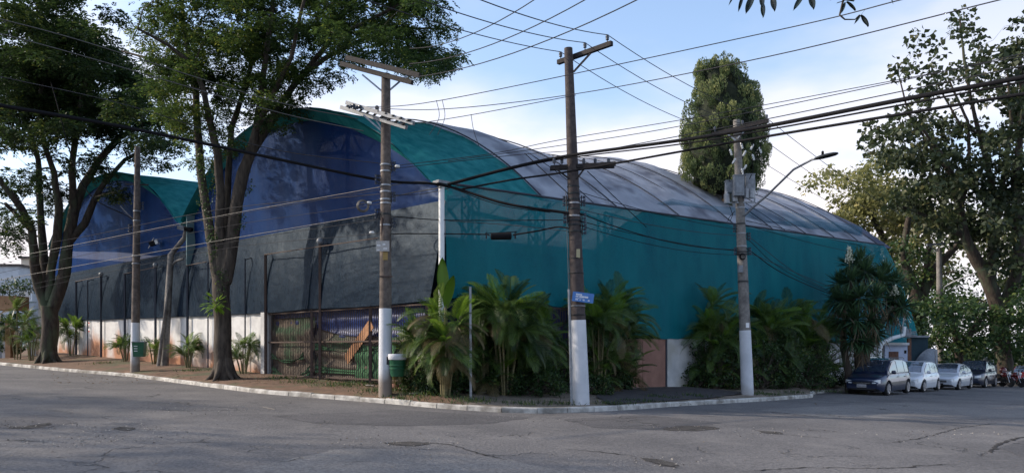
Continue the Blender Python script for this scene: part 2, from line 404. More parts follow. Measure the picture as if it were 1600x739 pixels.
def asphalt_mat(name, lo_c, hi_c, patch, seed=0.0, crackw=0.012):
    m = bpy.data.materials.new(name); m.use_nodes = True
    t = m.node_tree; l = t.links.new; b = t.nodes['Principled BSDF']
    b.inputs['Roughness'].default_value = 0.88; b.inputs['Specular IOR Level'].default_value = 0.3
    g = N(t, 'ShaderNodeNewGeometry')
    mp_ = N(t, 'ShaderNodeMapping'); mp_.inputs['Location'].default_value = (seed, seed * 2, 0); l(g.outputs['Position'], mp_.inputs['Vector'])
    src = mp_.outputs['Vector']
    n1 = N(t, 'ShaderNodeTexNoise'); n1.inputs['Scale'].default_value = 0.28; n1.inputs['Detail'].default_value = 8; n1.inputs['Roughness'].default_value = 0.6; l(src, n1.inputs['Vector'])
    r1 = N(t, 'ShaderNodeValToRGB'); r1.color_ramp.elements[0].position = 0.36; r1.color_ramp.elements[1].position = 0.66
    r1.color_ramp.elements[0].color = (*lo_c, 1); r1.color_ramp.elements[1].color = (*hi_c, 1); l(n1.outputs['Fac'], r1.inputs['Fac'])
    # fine grain
    n2 = N(t, 'ShaderNodeTexNoise'); n2.inputs['Scale'].default_value = 17; n2.inputs['Detail'].default_value = 6; n2.inputs['Roughness'].default_value = 0.8; l(src, n2.inputs['Vector'])
    r2 = N(t, 'ShaderNodeMapRange'); r2.inputs['From Min'].default_value = 0.3; r2.inputs['From Max'].default_value = 0.7; r2.inputs['To Min'].default_value = 0.42; r2.inputs['To Max'].default_value = 1.58; l(n2.outputs['Fac'], r2.inputs['Value'])
    mul = N(t, 'ShaderNodeMix', data_type='RGBA', blend_type='MULTIPLY'); mul.inputs[0].default_value = 1.0
    l(r1.outputs['Color'], mul.inputs[6]); l(r2.outputs['Result'], mul.inputs[7])
    # dust
    n3 = N(t, 'ShaderNodeTexNoise'); n3.inputs['Scale'].default_value = 0.9; n3.inputs['Detail'].default_value = 9; n3.inputs['Roughness'].default_value = 0.7; l(src, n3.inputs['Vector'])
    r3 = N(t, 'ShaderNodeMapRange'); r3.inputs['From Min'].default_value = 0.52; r3.inputs['From Max'].default_value = 0.78; r3.inputs['To Max'].default_value = 0.7; l(n3.outputs['Fac'], r3.inputs['Value'])
    dm = N(t, 'ShaderNodeMix', data_type='RGBA'); dm.inputs[7].default_value = (*patch, 1)
    l(r3.outputs['Result'], dm.inputs[0]); l(mul.outputs[2], dm.inputs[6])
    # cracks: warped cell borders, shown only in worn areas
    nw = N(t, 'ShaderNodeTexNoise'); nw.inputs['Scale'].default_value = 1.1; nw.inputs['Detail'].default_value = 6; l(src, nw.inputs['Vector'])
    wv = N(t, 'ShaderNodeMix', data_type='RGBA', blend_type='LINEAR_LIGHT'); wv.inputs[0].default_value = 0.9
    l(src, wv.inputs[6]); l(nw.outputs['Color'], wv.inputs[7])
    vo = N(t, 'ShaderNodeTexVoronoi', feature='DISTANCE_TO_EDGE'); vo.inputs['Scale'].default_value = 0.42; l(wv.outputs[2], vo.inputs['Vector'])
    cr_ = N(t, 'ShaderNodeMapRange'); cr_.inputs['From Min'].default_value = crackw; cr_.inputs['From Max'].default_value = crackw * 0.3; l(vo.outputs['Distance'], cr_.inputs['Value'])
    nm = N(t, 'ShaderNodeTexNoise'); nm.inputs['Scale'].default_value = 0.33; nm.inputs['Detail'].default_value = 3; l(src, nm.inputs['Vector'])
    rm = N(t, 'ShaderNodeMapRange'); rm.inputs['From Min'].default_value = 0.53; rm.inputs['From Max'].default_value = 0.60; l(nm.outputs['Fac'], rm.inputs['Value'])
    cm = N(t, 'ShaderNodeMath', operation='MULTIPLY'); l(cr_.outputs['Result'], cm.inputs[0]); l(rm.outputs['Result'], cm.inputs[1])
    ck = N(t, 'ShaderNodeMix', data_type='RGBA'); ck.inputs[7].default_value = (0.012, 0.011, 0.011, 1)
    cm2 = N(t, 'ShaderNodeMath', operation='MULTIPLY'); cm2.inputs[1].default_value = 0.45; l(cm.outputs[0], cm2.inputs[0])
    l(cm2.outputs[0], ck.inputs[0]); l(dm.outputs[2], ck.inputs[6]); l(ck.outputs[2], b.inputs['Base Color'])
    # relief
    hs = N(t, 'ShaderNodeMath', operation='MULTIPLY_ADD'); hs.inputs[1].default_value = -3.0; l(cm.outputs[0], hs.inputs[0])
    nb = N(t, 'ShaderNodeTexNoise'); nb.inputs['Scale'].default_value = 26; nb.inputs['Detail'].default_value = 5; l(src, nb.inputs['Vector']); l(nb.outputs['Fac'], hs.inputs[2])
    bp = N(t, 'ShaderNodeBump'); bp.inputs['Strength'].default_value = 0.9; bp.inputs['Distance'].default_value = 0.02
    l(hs.outputs[0], bp.inputs['Height']); l(bp.outputs['Normal'], b.inputs['Normal'])
    return m
M_ASPH = asphalt_mat('asphalt', (0.098, 0.094, 0.094), (0.155, 0.147, 0.143), (0.21, 0.195, 0.18))
M_ASPH2 = asphalt_mat('patched_asphalt', (0.070, 0.068, 0.070), (0.108, 0.102, 0.102), (0.15, 0.14, 0.135), seed=13.0)
M_ASPH3 = asphalt_mat('pale_asphalt', (0.135, 0.128, 0.124), (0.19, 0.18, 0.17), (0.25, 0.235, 0.21), seed=31.0)
M_CRACK = mat('open_crack', (0.010, 0.009, 0.009), (0.035, 0.03, 0.028), scale=9, rough=1)

L_TIPU = leaf_mat('fine_leaves', (0.018, 0.040, 0.012), (0.062, 0.110, 0.024), (0.16, 0.19, 0.035), transl=0.4)
L_TIPU2 = leaf_mat('darker_fine_leaves', (0.012, 0.028, 0.010), (0.036, 0.068, 0.018), (0.11, 0.14, 0.03), transl=0.35)
L_SUNNY = leaf_mat('sunlit_pale_leaves', (0.09, 0.105, 0.04), (0.27, 0.27, 0.10), (0.42, 0.39, 0.17), transl=0.5)  # sunshine painted into the leaf colour, paler and yellower
L_ROUND = leaf_mat('round_dark_leaves', (0.018, 0.030, 0.014), (0.055, 0.075, 0.030), (0.12, 0.12, 0.05), transl=0.3)
L_BUSH = leaf_mat('bush_leaves', (0.014, 0.034, 0.012), (0.050, 0.100, 0.026), (0.12, 0.15, 0.04), transl=0.3)
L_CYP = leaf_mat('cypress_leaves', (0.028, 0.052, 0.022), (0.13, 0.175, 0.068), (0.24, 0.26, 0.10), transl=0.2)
L_FROND = leaf_mat('palm_leaf', (0.012, 0.038, 0.010), (0.115, 0.185, 0.040), transl=0.3, rough=0.4, perobj=True)
L_FRONDY = leaf_mat('young_palm_leaf', (0.06, 0.15, 0.014), (0.16, 0.27, 0.03), transl=0.4, rough=0.4)
L_FRONDD = leaf_mat('dry_palm_leaf', (0.085, 0.075, 0.035), (0.18, 0.14, 0.06), transl=0.3)
L_YUCCA = leaf_mat('sword_leaf', (0.018, 0.050, 0.026), (0.07, 0.13, 0.05), transl=0.15, rough=0.4)
L_DRY = leaf_mat('dead_leaf', (0.09, 0.07, 0.045), (0.20, 0.15, 0.09), transl=0.2)
L_DARK = leaf_mat('glossy_dark_leaf', (0.010, 0.020, 0.014), (0.022, 0.040, 0.022), transl=0.25, rough=0.3)

# ---------------------------------------------------------------- setting: ground, road, verge, kerb
def terrain_z(x): return gz(x)
xs = [-900, -70, -30, 0, 30, 70, 900]
b = MB()
vs = [(x, y, gz(x) - 0.03) for x in xs for y in (-400, -60, 120, 1400)]
fs = [(i * 4 + j, (i + 1) * 4 + j, (i + 1) * 4 + j + 1, i * 4 + j + 1) for i in range(len(xs) - 1) for j in range(3)]
tag(b.add(vs, fs).build('ground', M_TERR), kind='structure')
b = MB()
def road_fn(u, v):
    x = -80 + 160 * u; y = -30 + 130 * v
    return (x, y, gz(x) + 0.0)
road = tag(b.grid(road_fn, 40, 30).build('road', M_ASPH), kind='structure')

def ragged(pts, step=0.25, amp=0.05):
    out_ = []
    for i in range(len(pts)):
        a, c = Vector(pts[i]), Vector(pts[(i + 1) % len(pts)])
        n = max(1, int((c - a).length / step))
        for k in range(n):
            p = a.lerp(c, k / n)
            out_.append(Vector((p.x + random.uniform(-amp, amp), p.y + random.uniform(-amp, amp), 0)))
    return out_
def sheet(pix, up, m, name, amp=0.05):
    pts = ragged([G(*p) for p in pix], 0.2, amp)
    bb = MB(); bb.add([(p.x, p.y, gz(p.x) + up) for p in pts], [tuple(range(len(pts)))])
    return tag(bb.build(name, m, parent=road), kind='structure')
# repair patches seen in the junction
sheet([(360, 739), (520, 702), (640, 700), (790, 716), (980, 760), (360, 770)], 0.004, M_ASPH3, 'asphalt_patch')
sheet([(430, 650), (620, 640), (830, 652), (760, 662), (640, 665), (500, 662)], 0.004, M_ASPH2, 'asphalt_patch')
sheet([(1180, 640), (1420, 628), (1600, 634), (1760, 650), (1500, 655), (1290, 652)], 0.004, M_ASPH3, 'asphalt_patch')
sheet([(-40, 655), (80, 646), (120, 660), (70, 668), (-40, 668)], 0.004, M_ASPH2, 'asphalt_patch')
sheet([(1560, 700), (1600, 686), (1800, 690), (1800, 730), (1620, 722)], 0.004, M_ASPH2, 'asphalt_patch')
sheet([(880, 655), (1010, 648), (1130, 660), (1060, 672), (930, 668)], 0.004, M_ASPH2, 'asphalt_patch')

def crack(pix, w, name='road_crack'):
    """an open crack: a ragged dark strip that widens and thins"""
    pts = []
    for (a, c) in zip(pix[:-1], pix[1:]):
        A, C_ = G(*a), G(*c); n = max(2, int((C_ - A).length / 0.12))
        for k in range(n):
            p = A.lerp(C_, k / n); j = 0.045
            pts.append(Vector((p.x + random.uniform(-j, j), p.y + random.uniform(-j, j), 0)))
    vs = []
    for i, p in enumerate(pts):
        d = (pts[min(i + 1, len(pts) - 1)] - pts[max(i - 1, 0)]).normalized(); nrm = Vector((-d.y, d.x, 0))
        e = min(1, i / 3, (len(pts) - 1 - i) / 3)
        ww = w * e * random.uniform(0.25, 1.1)
        for s in (-1, 1):
            q = p + nrm * ww * s; vs.append((q.x, q.y, gz(q.x) + 0.008))
    fs = [(2 * i, 2 * i + 1, 2 * i + 3, 2 * i + 2) for i in range(len(pts) - 1)]
    bb = MB(); bb.add(vs, fs); return tag(bb.build(name, M_CRACK, parent=road), kind='structure')
for pix, w in (([(0, 665), (40, 668), (75, 664), (80, 660)], 0.07), ([(180, 668), (205, 671)], 0.12), ([(0, 688), (60, 689), (80, 685)], 0.05),
               ([(1070, 672), (1095, 670)], 0.10), ([(1040, 668), (1120, 668)], 0.04), ([(890, 702), (960, 708), (1010, 716)], 0.025),
               ([(1015, 722), (1060, 731), (1100, 735)], 0.05), ([(1390, 692), (1440, 684), (1500, 668), (1560, 660)], 0.02),
               ([(1550, 708), (1555, 696), (1590, 684), (1640, 680)], 0.05), ([(1200, 676), (1240, 680), (1330, 688)], 0.02),
               ([(640, 689), (700, 694), (800, 722)], 0.025), ([(240, 640), (300, 642), (385, 640)], 0.02), ([(540, 722), (590, 720)], 0.04),
               ([(1150, 738), (1260, 730), (1370, 732), (1500, 724)], 0.022), ([(320, 733), (345, 734)], 0.05), ([(1210, 676), (1235, 677)], 0.06),
               ([(130, 652), (210, 648)], 0.02), ([(1100, 745), (1210, 760)], 0.02), ([(860, 660), (1000, 652), (1130, 650)], 0.014)):
    crack(pix, w)

M_HOLE = mat('worn_hole', (0.020, 0.018, 0.017), (0.065, 0.058, 0.052), scale=5, rough=1, bump=1.0, bscale=12)
for pix in ([(1030, 669), (1060, 664.5), (1110, 666), (1128, 669), (1090, 673), (1050, 673)], [(172, 669), (190, 666), (208, 668), (205, 672), (185, 672)], [(10, 669), (60, 663), (82, 660), (80, 665), (45, 670)],
            [(1002, 715), (1040, 719), (1062, 728), (1030, 727)], [(600, 692), (640, 689), (672, 693), (640, 697)], [(1180, 672), (1215, 674), (1228, 678), (1195, 677)]):
    sheet(pix, 0.006, M_HOLE, 'pothole', 0.06)
kerb_pix = [(-160, 556), (0, 570), (100, 580), (200, 588), (300, 601), (400, 614), (500, 622), (600, 630), (700, 639), (760, 643), (810, 645.5), (860, 645.5),
            (910, 643.5), (950, 642), (1000, 639), (1050, 635), (1100, 632), (1200, 626), (1270, 621)]
kerb_pts = [G(*p) for p in kerb_pix] + [Vector((x, y, gz(x))) for x, y in ((13.2, 33.6), (15.6, 36.9), (20.2, 41.4), (26.5, 48.5), (38, 61), (52, 76))]
def resample(pts, step):
    out_ = [pts[0].copy()]; acc = 0
    for a, c in zip(pts[:-1], pts[1:]):
        Ls = (c - a).length; t = step - acc
        while t <= Ls:
            out_.append(a.lerp(c, t / Ls)); t += step
        acc = Ls - (t - step)
    return out_
kerb = empty('kerb', kerb_pts[8], kind='structure')
KP = resample(kerb_pts, 0.95)
for i in range(len(KP) - 1):
    a, c = KP[i], KP[i + 1]; d = (c - a).normalized(); n = Vector((-d.y, d.x, 0))     # n points to the verge
    if n.y < 0: n = -n
    a = a + d * 0.012; c = c - d * 0.012
    lift = random.uniform(-0.012, 0.010); tilt = random.uniform(-0.02, 0.02); h = 0.13 + lift
    b = MB()
    sec = [(0.0, -0.06), (0.012, h - 0.03), (0.035, h), (0.13, h + 0.004), (0.13, -0.06)]
    vs = []
    for q, dz in ((a, tilt * 0.3), (c, -tilt * 0.3)):
        for (o_, z_) in sec:
            vs.append(q + n * (o_ + tilt * 0.3) + Vector((0, 0, gz(q.x) - q.z + z_ + dz)))
    m_ = len(sec)
    fs = [(k, (k + 1) % m_, m_ + (k + 1) % m_, m_ + k) for k in range(m_)] + [tuple(range(m_))[::-1], tuple(m_ + k for k in range(m_))]
    b.add(vs, fs).build('kerb_stone', M_KERB, parent=kerb)

# building lines.  u runs along the street facade to the left, t along the side facade to the right
C0 = Vector((-2.05, 22.8, 0)); LD = Vector((-1, 0.98, 0)); AD = Vector((1.12, 1, 0))
NL = Vector((-0.98, -1, 0)).normalized(); NR = Vector((1, -1.12, 0)).normalized()
def FL(u, off, z): p = C0 + LD * u + NL * off; return Vector((p.x, p.y, z))
def FR(t, off, z): p = C0 + AD * t + NR * off; return Vector((p.x, p.y, z))
def upx(px, off=0):
    q = (px - 800) / F; o = C0 + NL * off
    return (q * o.y - o.x) / (-1 - 0.98 * q)
def tpx(px, off=0):
    q = (px - 800) / F; o = C0 + NR * off
    return (q * o.y - o.x) / (1.12 - q)
WO = 0.35                                            # the street wall stands this far in front of the facade
def vq(x, y):
    p = Vector((x, y, 0)) - C0
    return max(p.dot(NL) - WO, p.dot(NR))
_ka = np.array([(p.x, p.y) for p in kerb_pts[:-1]]); _kd = np.array([(p.x, p.y) for p in kerb_pts[1:]]) - _ka; _kl = (_kd ** 2).sum(1)
def kerb_dist(x, y):                                   # metres from the kerb line
    q = np.array((x, y)) - _ka; t = np.clip((q * _kd).sum(1) / _kl, 0, 1)
    return float(np.sqrt((((q - _kd * t[:, None])) ** 2).sum(1).min()))
def vz(x, y):
    """height of the verge: it climbs from the kerb to the walls"""
    p = Vector((x, y, 0)) - C0
    q1 = p.dot(NL) - WO; q2 = p.dot(NR)
    q = max(q1, q2)
    k = max(0.0, min(1.0, 1 - q / 3.4)) * min(1.0, max(0.0, (kerb_dist(x, y) - 0.12) / 0.35))
    uu_ = max(0.0, -p.x - 2.05 + 2.05) * 0.0 + max(0.0, min(30.0, (p.dot(LD)) / 1.96))
    return gz(x) + 0.125 + (0.19 + 0.011 * uu_) * k
def V(px, py):
    """photo pixel -> point on the verge"""
    up = 0.13
    s_ = (px - 800) / F; lo, hi = 15.0, 75.0             # nearest crossing of the sight line with the verge
    for i_ in range(24):
        m_ = (lo + hi) / 2
        if EYE - (py - HY) / F * m_ > vz(s_ * m_, m_): lo = m_
        else: hi = m_
    g = Vector((s_ * hi, hi, 0))
    while kerb_dist(g.x, g.y) < 0.32 and vq(g.x, g.y) > 0.6: g = Vector((g.x * 1.003, g.y * 1.003, 0))
    if vq(g.x, g.y) < 0.5:                              # keep in front of the walls
        lo, hi = 15.0, 70.0; s_ = (px - 800) / F
        for _ in range(30):
            m_ = (lo + hi) / 2
            if vq(s_ * m_, m_) < 0.5: hi = m_
            else: lo = m_
        g = Vector((s_ * lo, lo, 0))
    return Vector((g.x, g.y, vz(g.x, g.y)))
# verge as a strip between the kerb and a line inside the building
b = MB(); nj = 14
inner = []
for i, p in enumerate(KP):
    q = p - C0; q.z = 0
    det = LD.x * AD.y - LD.y * AD.x
    u = (q.x * AD.y - q.y * AD.x) / det; t = (LD.x * q.y - LD.y * q.x) / det
    s = max(0, u); r = max(0, t)
    k = Vector((C0.x, C0.y, 0)) + LD * s + AD * r
    inner.append(k - (NL + NR) * 0.8 if (u < 1 and t < 1) else (k - NL * 0.9 if u > t else k - NR * 0.9))
rows = []
for p, k in zip(KP, inner):
    d = (Vector((k.x, k.y, 0)) - Vector((p.x, p.y, 0)))
    st = Vector((p.x, p.y, 0)) + d.normalized() * 0.125
    rows.append([Vector((st.x, st.y, 0)).lerp(Vector((k.x, k.y, 0)), j / nj) for j in range(nj + 1)])
for i, row in enumerate(rows):
    for j, q in enumerate(row):
        j_ = 0.018 if 0 < j < nj else 0
        b.v.append((q.x, q.y, vz(q.x, q.y) + random.uniform(-j_, j_)))
def nearcorner(x): return -3.2 < x < 12.5
for i in range(len(rows) - 1):
    for j in range(nj):
        b.f.append((i * (nj + 1) + j, (i + 1) * (nj + 1) + j, (i + 1) * (nj + 1) + j + 1, i * (nj + 1) + j + 1))
        x = rows[i][j].x
        b.m.append(1 if (-1.5 < x < 13) else 0)
M_DRIVE = mat('dark_driveway', (0.028, 0.026, 0.028), (0.055, 0.050, 0.05), scale=4, rough=0.95, bump=0.5, bscale=25)
pav = b.build('pavement', [M_SOIL, M_PAVE, M_DRIVE], smooth=60); pav['kind'] = 'structure'
# driveway sheet in front of the brown gate
dv = [V(950, 634), V(1105, 623), V(1170, 614), V(1075, 604), V(1000, 604), V(930, 616)]
dv = ragged(dv, 0.3, 0.05)
bb = MB(); bb.add([(p.x, p.y, vz(p.x, p.y) + 0.03) for p in dv] + [(sum(p.x for p in dv) / len(dv), sum(p.y for p in dv) / len(dv), 0)], [])
cx, cy = bb.v[-1][:2]; bb.v[-1] = (cx, cy, vz(cx, cy) + 0.03)
for i in range(len(dv)): bb.f.append((i, (i + 1) % len(dv), len(dv))); bb.m.append(0)
tag(bb.build('driveway', M_DRIVE), kind='structure')

# ---------------------------------------------------------------- the covered courts
bld = empty('sports_court_shed', FL(6, -8, 0.2), 'long barrel roofed court shed wrapped in blue and teal shade netting behind the corner', 'building')
UM, U2 = 12.85, 27.7
T_END = 20.5
def arc2(u, t, rise=3.6, w=1.0):
    s = 6.45 + 0.8 * u / UM + 0.045 * t
    r = rise + 0.10 * math.sin(math.pi * min(1, max(0, t) / T_END) * 0.9) + 0.24 * math.sin(max(0, t) * 0.80 - 0.9) * min(1, max(0, t) / 3)
    x = (u - UM / 2) / (UM / 2 * w)
    return s + r * max(0.0, 1 - abs(x) ** 2.15)
def arc1(u, t, rise=3.6, w=1.0):
    c = (UM + U2) / 2; h = (U2 - UM) / 2
    s = 7.25 + 0.05 * (u - UM) + 0.045 * t
    x = (u - c) / (h * w)
    return s + rise * max(0.0, 1 - abs(x) ** 2.15)
def RP(u, t, z): p = C0 + LD * u + AD * t; return Vector((p.x, p.y, z))
# billowing roof cloth between the ribs: one panel per bay
def sag(v): return -0.10 * math.sin(math.pi * v)
def bay(arc, u0, u1, t0, t1, name, m, slant=0.0, slant1=None, lift=0.0, nu=40, nv=8, wob=0.05, seed=0):
    rs = np.random.default_rng(seed); ph = rs.uniform(0, 6, 4)
    def fn(a, v):
        u = u0 + (u1 - u0) * a; t = t0 + (t1 - t0) * v + (slant + ((slant if slant1 is None else slant1) - slant) * v) * (a - 0.5)
        z = arc(u, t) + lift + 0.09 * math.sin(math.pi * v) * (0.4 + math.sin(ph[0] + a * 7)) + wob * math.sin(a * 23 + ph[1] + v * 4) * math.sin(math.pi * v) * 0.5 \
            + wob * 0.5 * math.sin(a * 51 + ph[2] - v * 9)
        return RP(u, t, z)
    bb_ = MB(); bb_.slab(fn, nu, nv, (0, 0, -0.015)); o = bb_.build(name, m, parent=bld, smooth=80); return o
bay(arc2, -0.02, UM, -0.25, 2.30, 'roof_cloth', M_TEALROOF, slant=0.0, slant1=-0.9, seed=1)
SLT = [-0.9, -1.3, -1.6, -1.9, -2.1, -2.1, -2.1, -2.1, -2.1]
edges = [2.25, 4.6, 7.0, 9.4, 11.5, 13.6, 15.6, 17.4, 19.0]
for i in range(len(edges) - 1):
    bay(arc2, 0.0, UM, edges[i], edges[i + 1] + 0.06, 'tarp_panel', M_TARP, slant=SLT[i], slant1=SLT[i + 1], lift=-0.02 + 0.012 * (i % 2), seed=10 + i)
bay(arc2, 0.0, UM, 19.0, 21.0, 'tarp_panel', M_TARPDARK, slant=-2.1, slant1=-0.5, lift=-0.01, seed=40)
for i, e in enumerate(edges + [3.7, 8.2, 12.6]):
    bb = MB(); pts = []
    for k in range(33):
        a = k / 32; u = UM * a; t = e + (SLT[i] if i < 9 else 0) * (a - 0.5) + (0.02 if i < 9 else 0.5 * (0.5 - a) * 3)
        pts.append(RP(u, t, arc2(u, t) + 0.085))
    bb.tube(pts, 0.026 if i < 9 else 0.016, 6).build('rope', M_ROPE, parent=bld)
for k, (t0, t1) in enumerate(((-0.25, 4.0), (4.0, 8.5), (8.5, 14.0), (14.0, 20.5))):
    bay(arc1, UM, U2, t0, t1 + 0.05, 'roof_cloth', M_TEALROOF if k < 2 else M_TARP, lift=0.012 * (k % 2), seed=60 + k)
# gable hoods: the cloth folded down in front of each arch
def hood(arc, u0, u1, drop, m):
    def fn(a, v):
        a = 0.012 + 0.976 * a; u = u0 + (u1 - u0) * a
        top = arc(u, -0.30) - 0.01; k = min(1, 5 * a * (1 - a) + 0.15)
        inn = top - (drop + 0.10) * k * (1.0 - 0.65 * a)
        p = FL(u, 0.47 - 0.40 * v, top + (inn - top) * v); return p
    return MB().slab(fn, 48, 3, NL * -0.012).build('hood_cloth', m, parent=bld, smooth=60)
hood(arc2, 0.0, UM, 0.42, M_TEALROOF); hood(arc1, UM, U2, 0.42, M_TEALROOF)
# arched gable trusses and posts behind the netting
for arc, u0, u1 in ((arc2, 0.0, UM), (arc1, UM, U2)):
    for k, (off, dr) in enumerate(((-0.30, 0.55), (-0.30, 1.45))):
        bb = MB()
        bb.tube([FL(u0 + (u1 - u0) * q / 30, off, arc(u0 + (u1 - u0) * q / 30, 0, rise=3.6 - dr) - 0.15) for q in range(31)], 0.07, 6)
        bb.build('arch_chord', M_STEEL, parent=bld)
    bb = MB()
    for q in range(24):
        a = u0 + (u1 - u0) * q / 24; c = u0 + (u1 - u0) * (q + 1) / 24
        if q % 2: bb.beam(FL(a, -0.3, arc(a, 0, 3.05) - .15), FL(c, -0.3, arc(c, 0, 2.15) - .15), 0.05, 0.05)
        else: bb.beam(FL(a, -0.3, arc(a, 0, 2.15) - .15), FL(c, -0.3, arc(c, 0, 3.05) - .15), 0.05, 0.05)
    bb.build('arch_web', M_STEEL, parent=bld, kind='stuff')
for px in (535, 470, 640):
    u = upx(px); MB().beam(FL(u, -0.22, 0.4), FL(u, -0.22, arc2(u, 0, 3.0) - 0.1), 0.12, 0.12).build('gable_post', M_STEEL, parent=bld)
# upper blue netting of both gables
def gable(arc, u0, u1, seed):
    def fn(a, v):
        u = u0 + (u1 - u0) * a; top = arc(u, 0) - 0.14 - 0.10 * (1 - a); z0 = 5.93
        z = z0 + (top - z0) * v
        return FL(u, 0.0 + 0.04 * math.sin(a * 17 + v * 5 + seed) * math.sin(math.pi * v), z)
    return MB().grid(fn, 60, 14).build('upper_netting', M_BLUE, parent=bld, smooth=80)
gable(arc2, 0.0, UM, 0); gable(arc1, UM, U2, 2)
MB().grid(lambda a, v: FL(1.6 * a, -0.02, 2.6 + 3.32 * v), 6, 8).build('lower_netting', M_DARKNET, parent=bld)
# lower dark netting, hung outward over the street wall; one cloth per stretch
us = [-0.10, 4.85, 9.2, 12.9, 17.5, 22.3, U2 + 0.3]
for i in range(len(us) - 1):
    def fn(a, v, i=i):
        u = us[i] + (us[i + 1] - us[i]) * a
        if i == 0: u = us[0] + (us[1] - us[0]) * a + 0.14 * (1 - v) ** 3 * (1 - a)
        z1 = 6.0 + 0.012 * u; z0 = 3.02 + max(0, u - 9) * 0.02
        w = math.sin(a * math.pi)
        bag = 0.10 * math.sin(math.pi * v) * (0.5 + w)
        return FL(u, 0.02 + (WO + 0.10) * (1 - v) + bag + 0.025 * math.sin(a * 31 + i) * (1 - v), z0 + (z1 - z0) * v - 0.05 * w * (1 - v))
    MB().slab(fn, 24, 12, NL * -0.01).build('lower_netting', M_DARKNET, parent=bld, smooth=80)
# far left end wall of the shed
MB().grid(lambda a, v: RP(U2 + 0.35, a * 12, gz(-30) + 0.2 + v * 6.6), 6, 4).build('end_netting', M_BLUE, parent=bld)
# side netting along the other street
def zeave(t): return arc2(0, t) + 0.0
def nb(t): return 3.05 if t < 4.3 else (3.05 - (t - 4.3) * 1.3 if t < 5 else 2.12 - 0.012 * t)
seg = [-0.02, 2.6, 5.4, 8.4, 11.6, 14.8, 17.8, T_END]
for i in range(len(seg) - 1):
    def fn(a, v, i=i):
        t = seg[i] + (seg[i + 1] - seg[i]) * a
        z1 = zeave(t) + 0.05; z0 = nb(t) + 0.07 * math.sin(t * 3.3) + 0.03 * math.sin(t * 8.1)
        z = z0 + (z1 - z0) * v
        return FR(t, 0.04 + 0.22 * (1 - v) + 0.05 * math.sin(t * 2.1 + v * 3) * math.sin(math.pi * v) + 0.02 * math.sin(t * 9), z)
    MB().grid(fn, 20, 16).build('side_netting', M_TEAL, parent=bld, smooth=80)
def fn(a, v):
    t = T_END + 3.2 * a; z1 = zeave(T_END) + 0.05 - 4.9 * a ** 1.4; z0 = 1.5
    return FR(t, 0.04 + 0.22 * (1 - v), z0 + (z1 - z0) * v)
MB().grid(fn, 10, 10).build('side_netting', M_TEAL, parent=bld, smooth=80)
for u0, u1, ar in ((0.0, UM, arc2), (UM, U2, arc1)):
    MB().grid(lambda a, v: RP(u0 + (u1 - u0) * a, 20.3, 0.0 + (ar(u0 + (u1 - u0) * a, 20.3) - 0.05) * v), 24, 6).build('end_netting', M_BLUEIN, parent=bld)
MB().grid(lambda a, v: FR(T_END - 0.4 + 3.0 * a, -0.25, 0.3 + (zeave(T_END) - 4.8 * a ** 1.4 - 0.3) * v), 10, 6).build('inner_curtain', M_BLUEIN, parent=bld)
# hem cable along the eave
MB().tube([FR(t, 0.06, zeave(t) + 0.07) for t in np.linspace(0, T_END, 40)], 0.035, 6).build('hem_cable', M_ROPE, parent=bld)
# lattice columns, brackets and beams behind the side netting
def lattice(px):
    t = tpx(px, -0.35); zt = zeave(t) - 0.15; zb = 0.2; w = 0.21
    root_p = FR(t, -0.35, zb)
    bb = MB(); dx = AD.normalized() * w; dy = NR * 0.16
    for s in (-1, 1):
        for r in (-1, 1):
            q = root_p + dx * s + dy * r
            bb.beam(q, q + Vector((0, 0, zt - zb)), 0.06, 0.06)
    n = int((zt - zb) / 0.42)
    for k in range(n):
        z0 = (zt - zb) * k / n; z1 = (zt - zb) * (k + 1) / n
        for r in (-1, 1):
            bb.beam(root_p + dx + dy * r + Vector((0, 0, z0)), root_p - dx + dy * r + Vector((0, 0, z1)), 0.035, 0.035)
            bb.beam(root_p - dx + dy * r + Vector((0, 0, z0)), root_p + dx + dy * r + Vector((0, 0, z1)), 0.035, 0.035)
    return bb.build('lattice_column', M_STEEL, parent=bld)
for px in (735, 838, 945, 1022, 1110, 1210): lattice(px)
for (pa, ya, pb, yb) in ((700, 312, 735, 312), (700, 325, 738, 375), (760, 378, 830, 330), (735, 330, 850, 355), (740, 335, 850, 357), (838, 395, 905, 330),
                         (905, 330, 945, 348), (945, 332, 1040, 360), (860, 318, 838, 340), (1022, 350, 1110, 372)):
    ta, tb = tpx(pa, -0.4), tpx(pb, -0.4)
    A = C0 + AD * ta - NR * 0.4; B = C0 + AD * tb - NR * 0.4
    MB().beam(P(pa, ya, A.y), P(pb, yb, B.y), 0.07, 0.07).build('brace', M_STEEL, parent=bld)
# inner curtain: a lower solid net behind the side netting, its top hem falling away to the right
def fn(a, v):
    t = 0.3 + 19.5 * a
    top = 4.75 + 0.15 * math.sin(a * 9) + 2.75 * min(1, max(0, (t - 4.2) / 3.6)) ** 1.3 + max(0, t - 7) * 0.045 - 0.25
    return FR(t, -0.9, 0.3 + (top - 0.3) * v)
MB().grid(fn, 30, 6).build('inner_curtain', M_BLUEIN, parent=bld)
for off_, up_ in ((-0.75, 0.30), (-0.68, 0.62)):
    MB().grid(lambda a, v: fn(a, v) + NR * (off_ + 0.9) + Vector((0, 0, (up_ + 0.12 * math.sin(a * 13 + up_ * 9)) * v)), 30, 6).build('thin_curtain', M_THINNET, parent=bld)
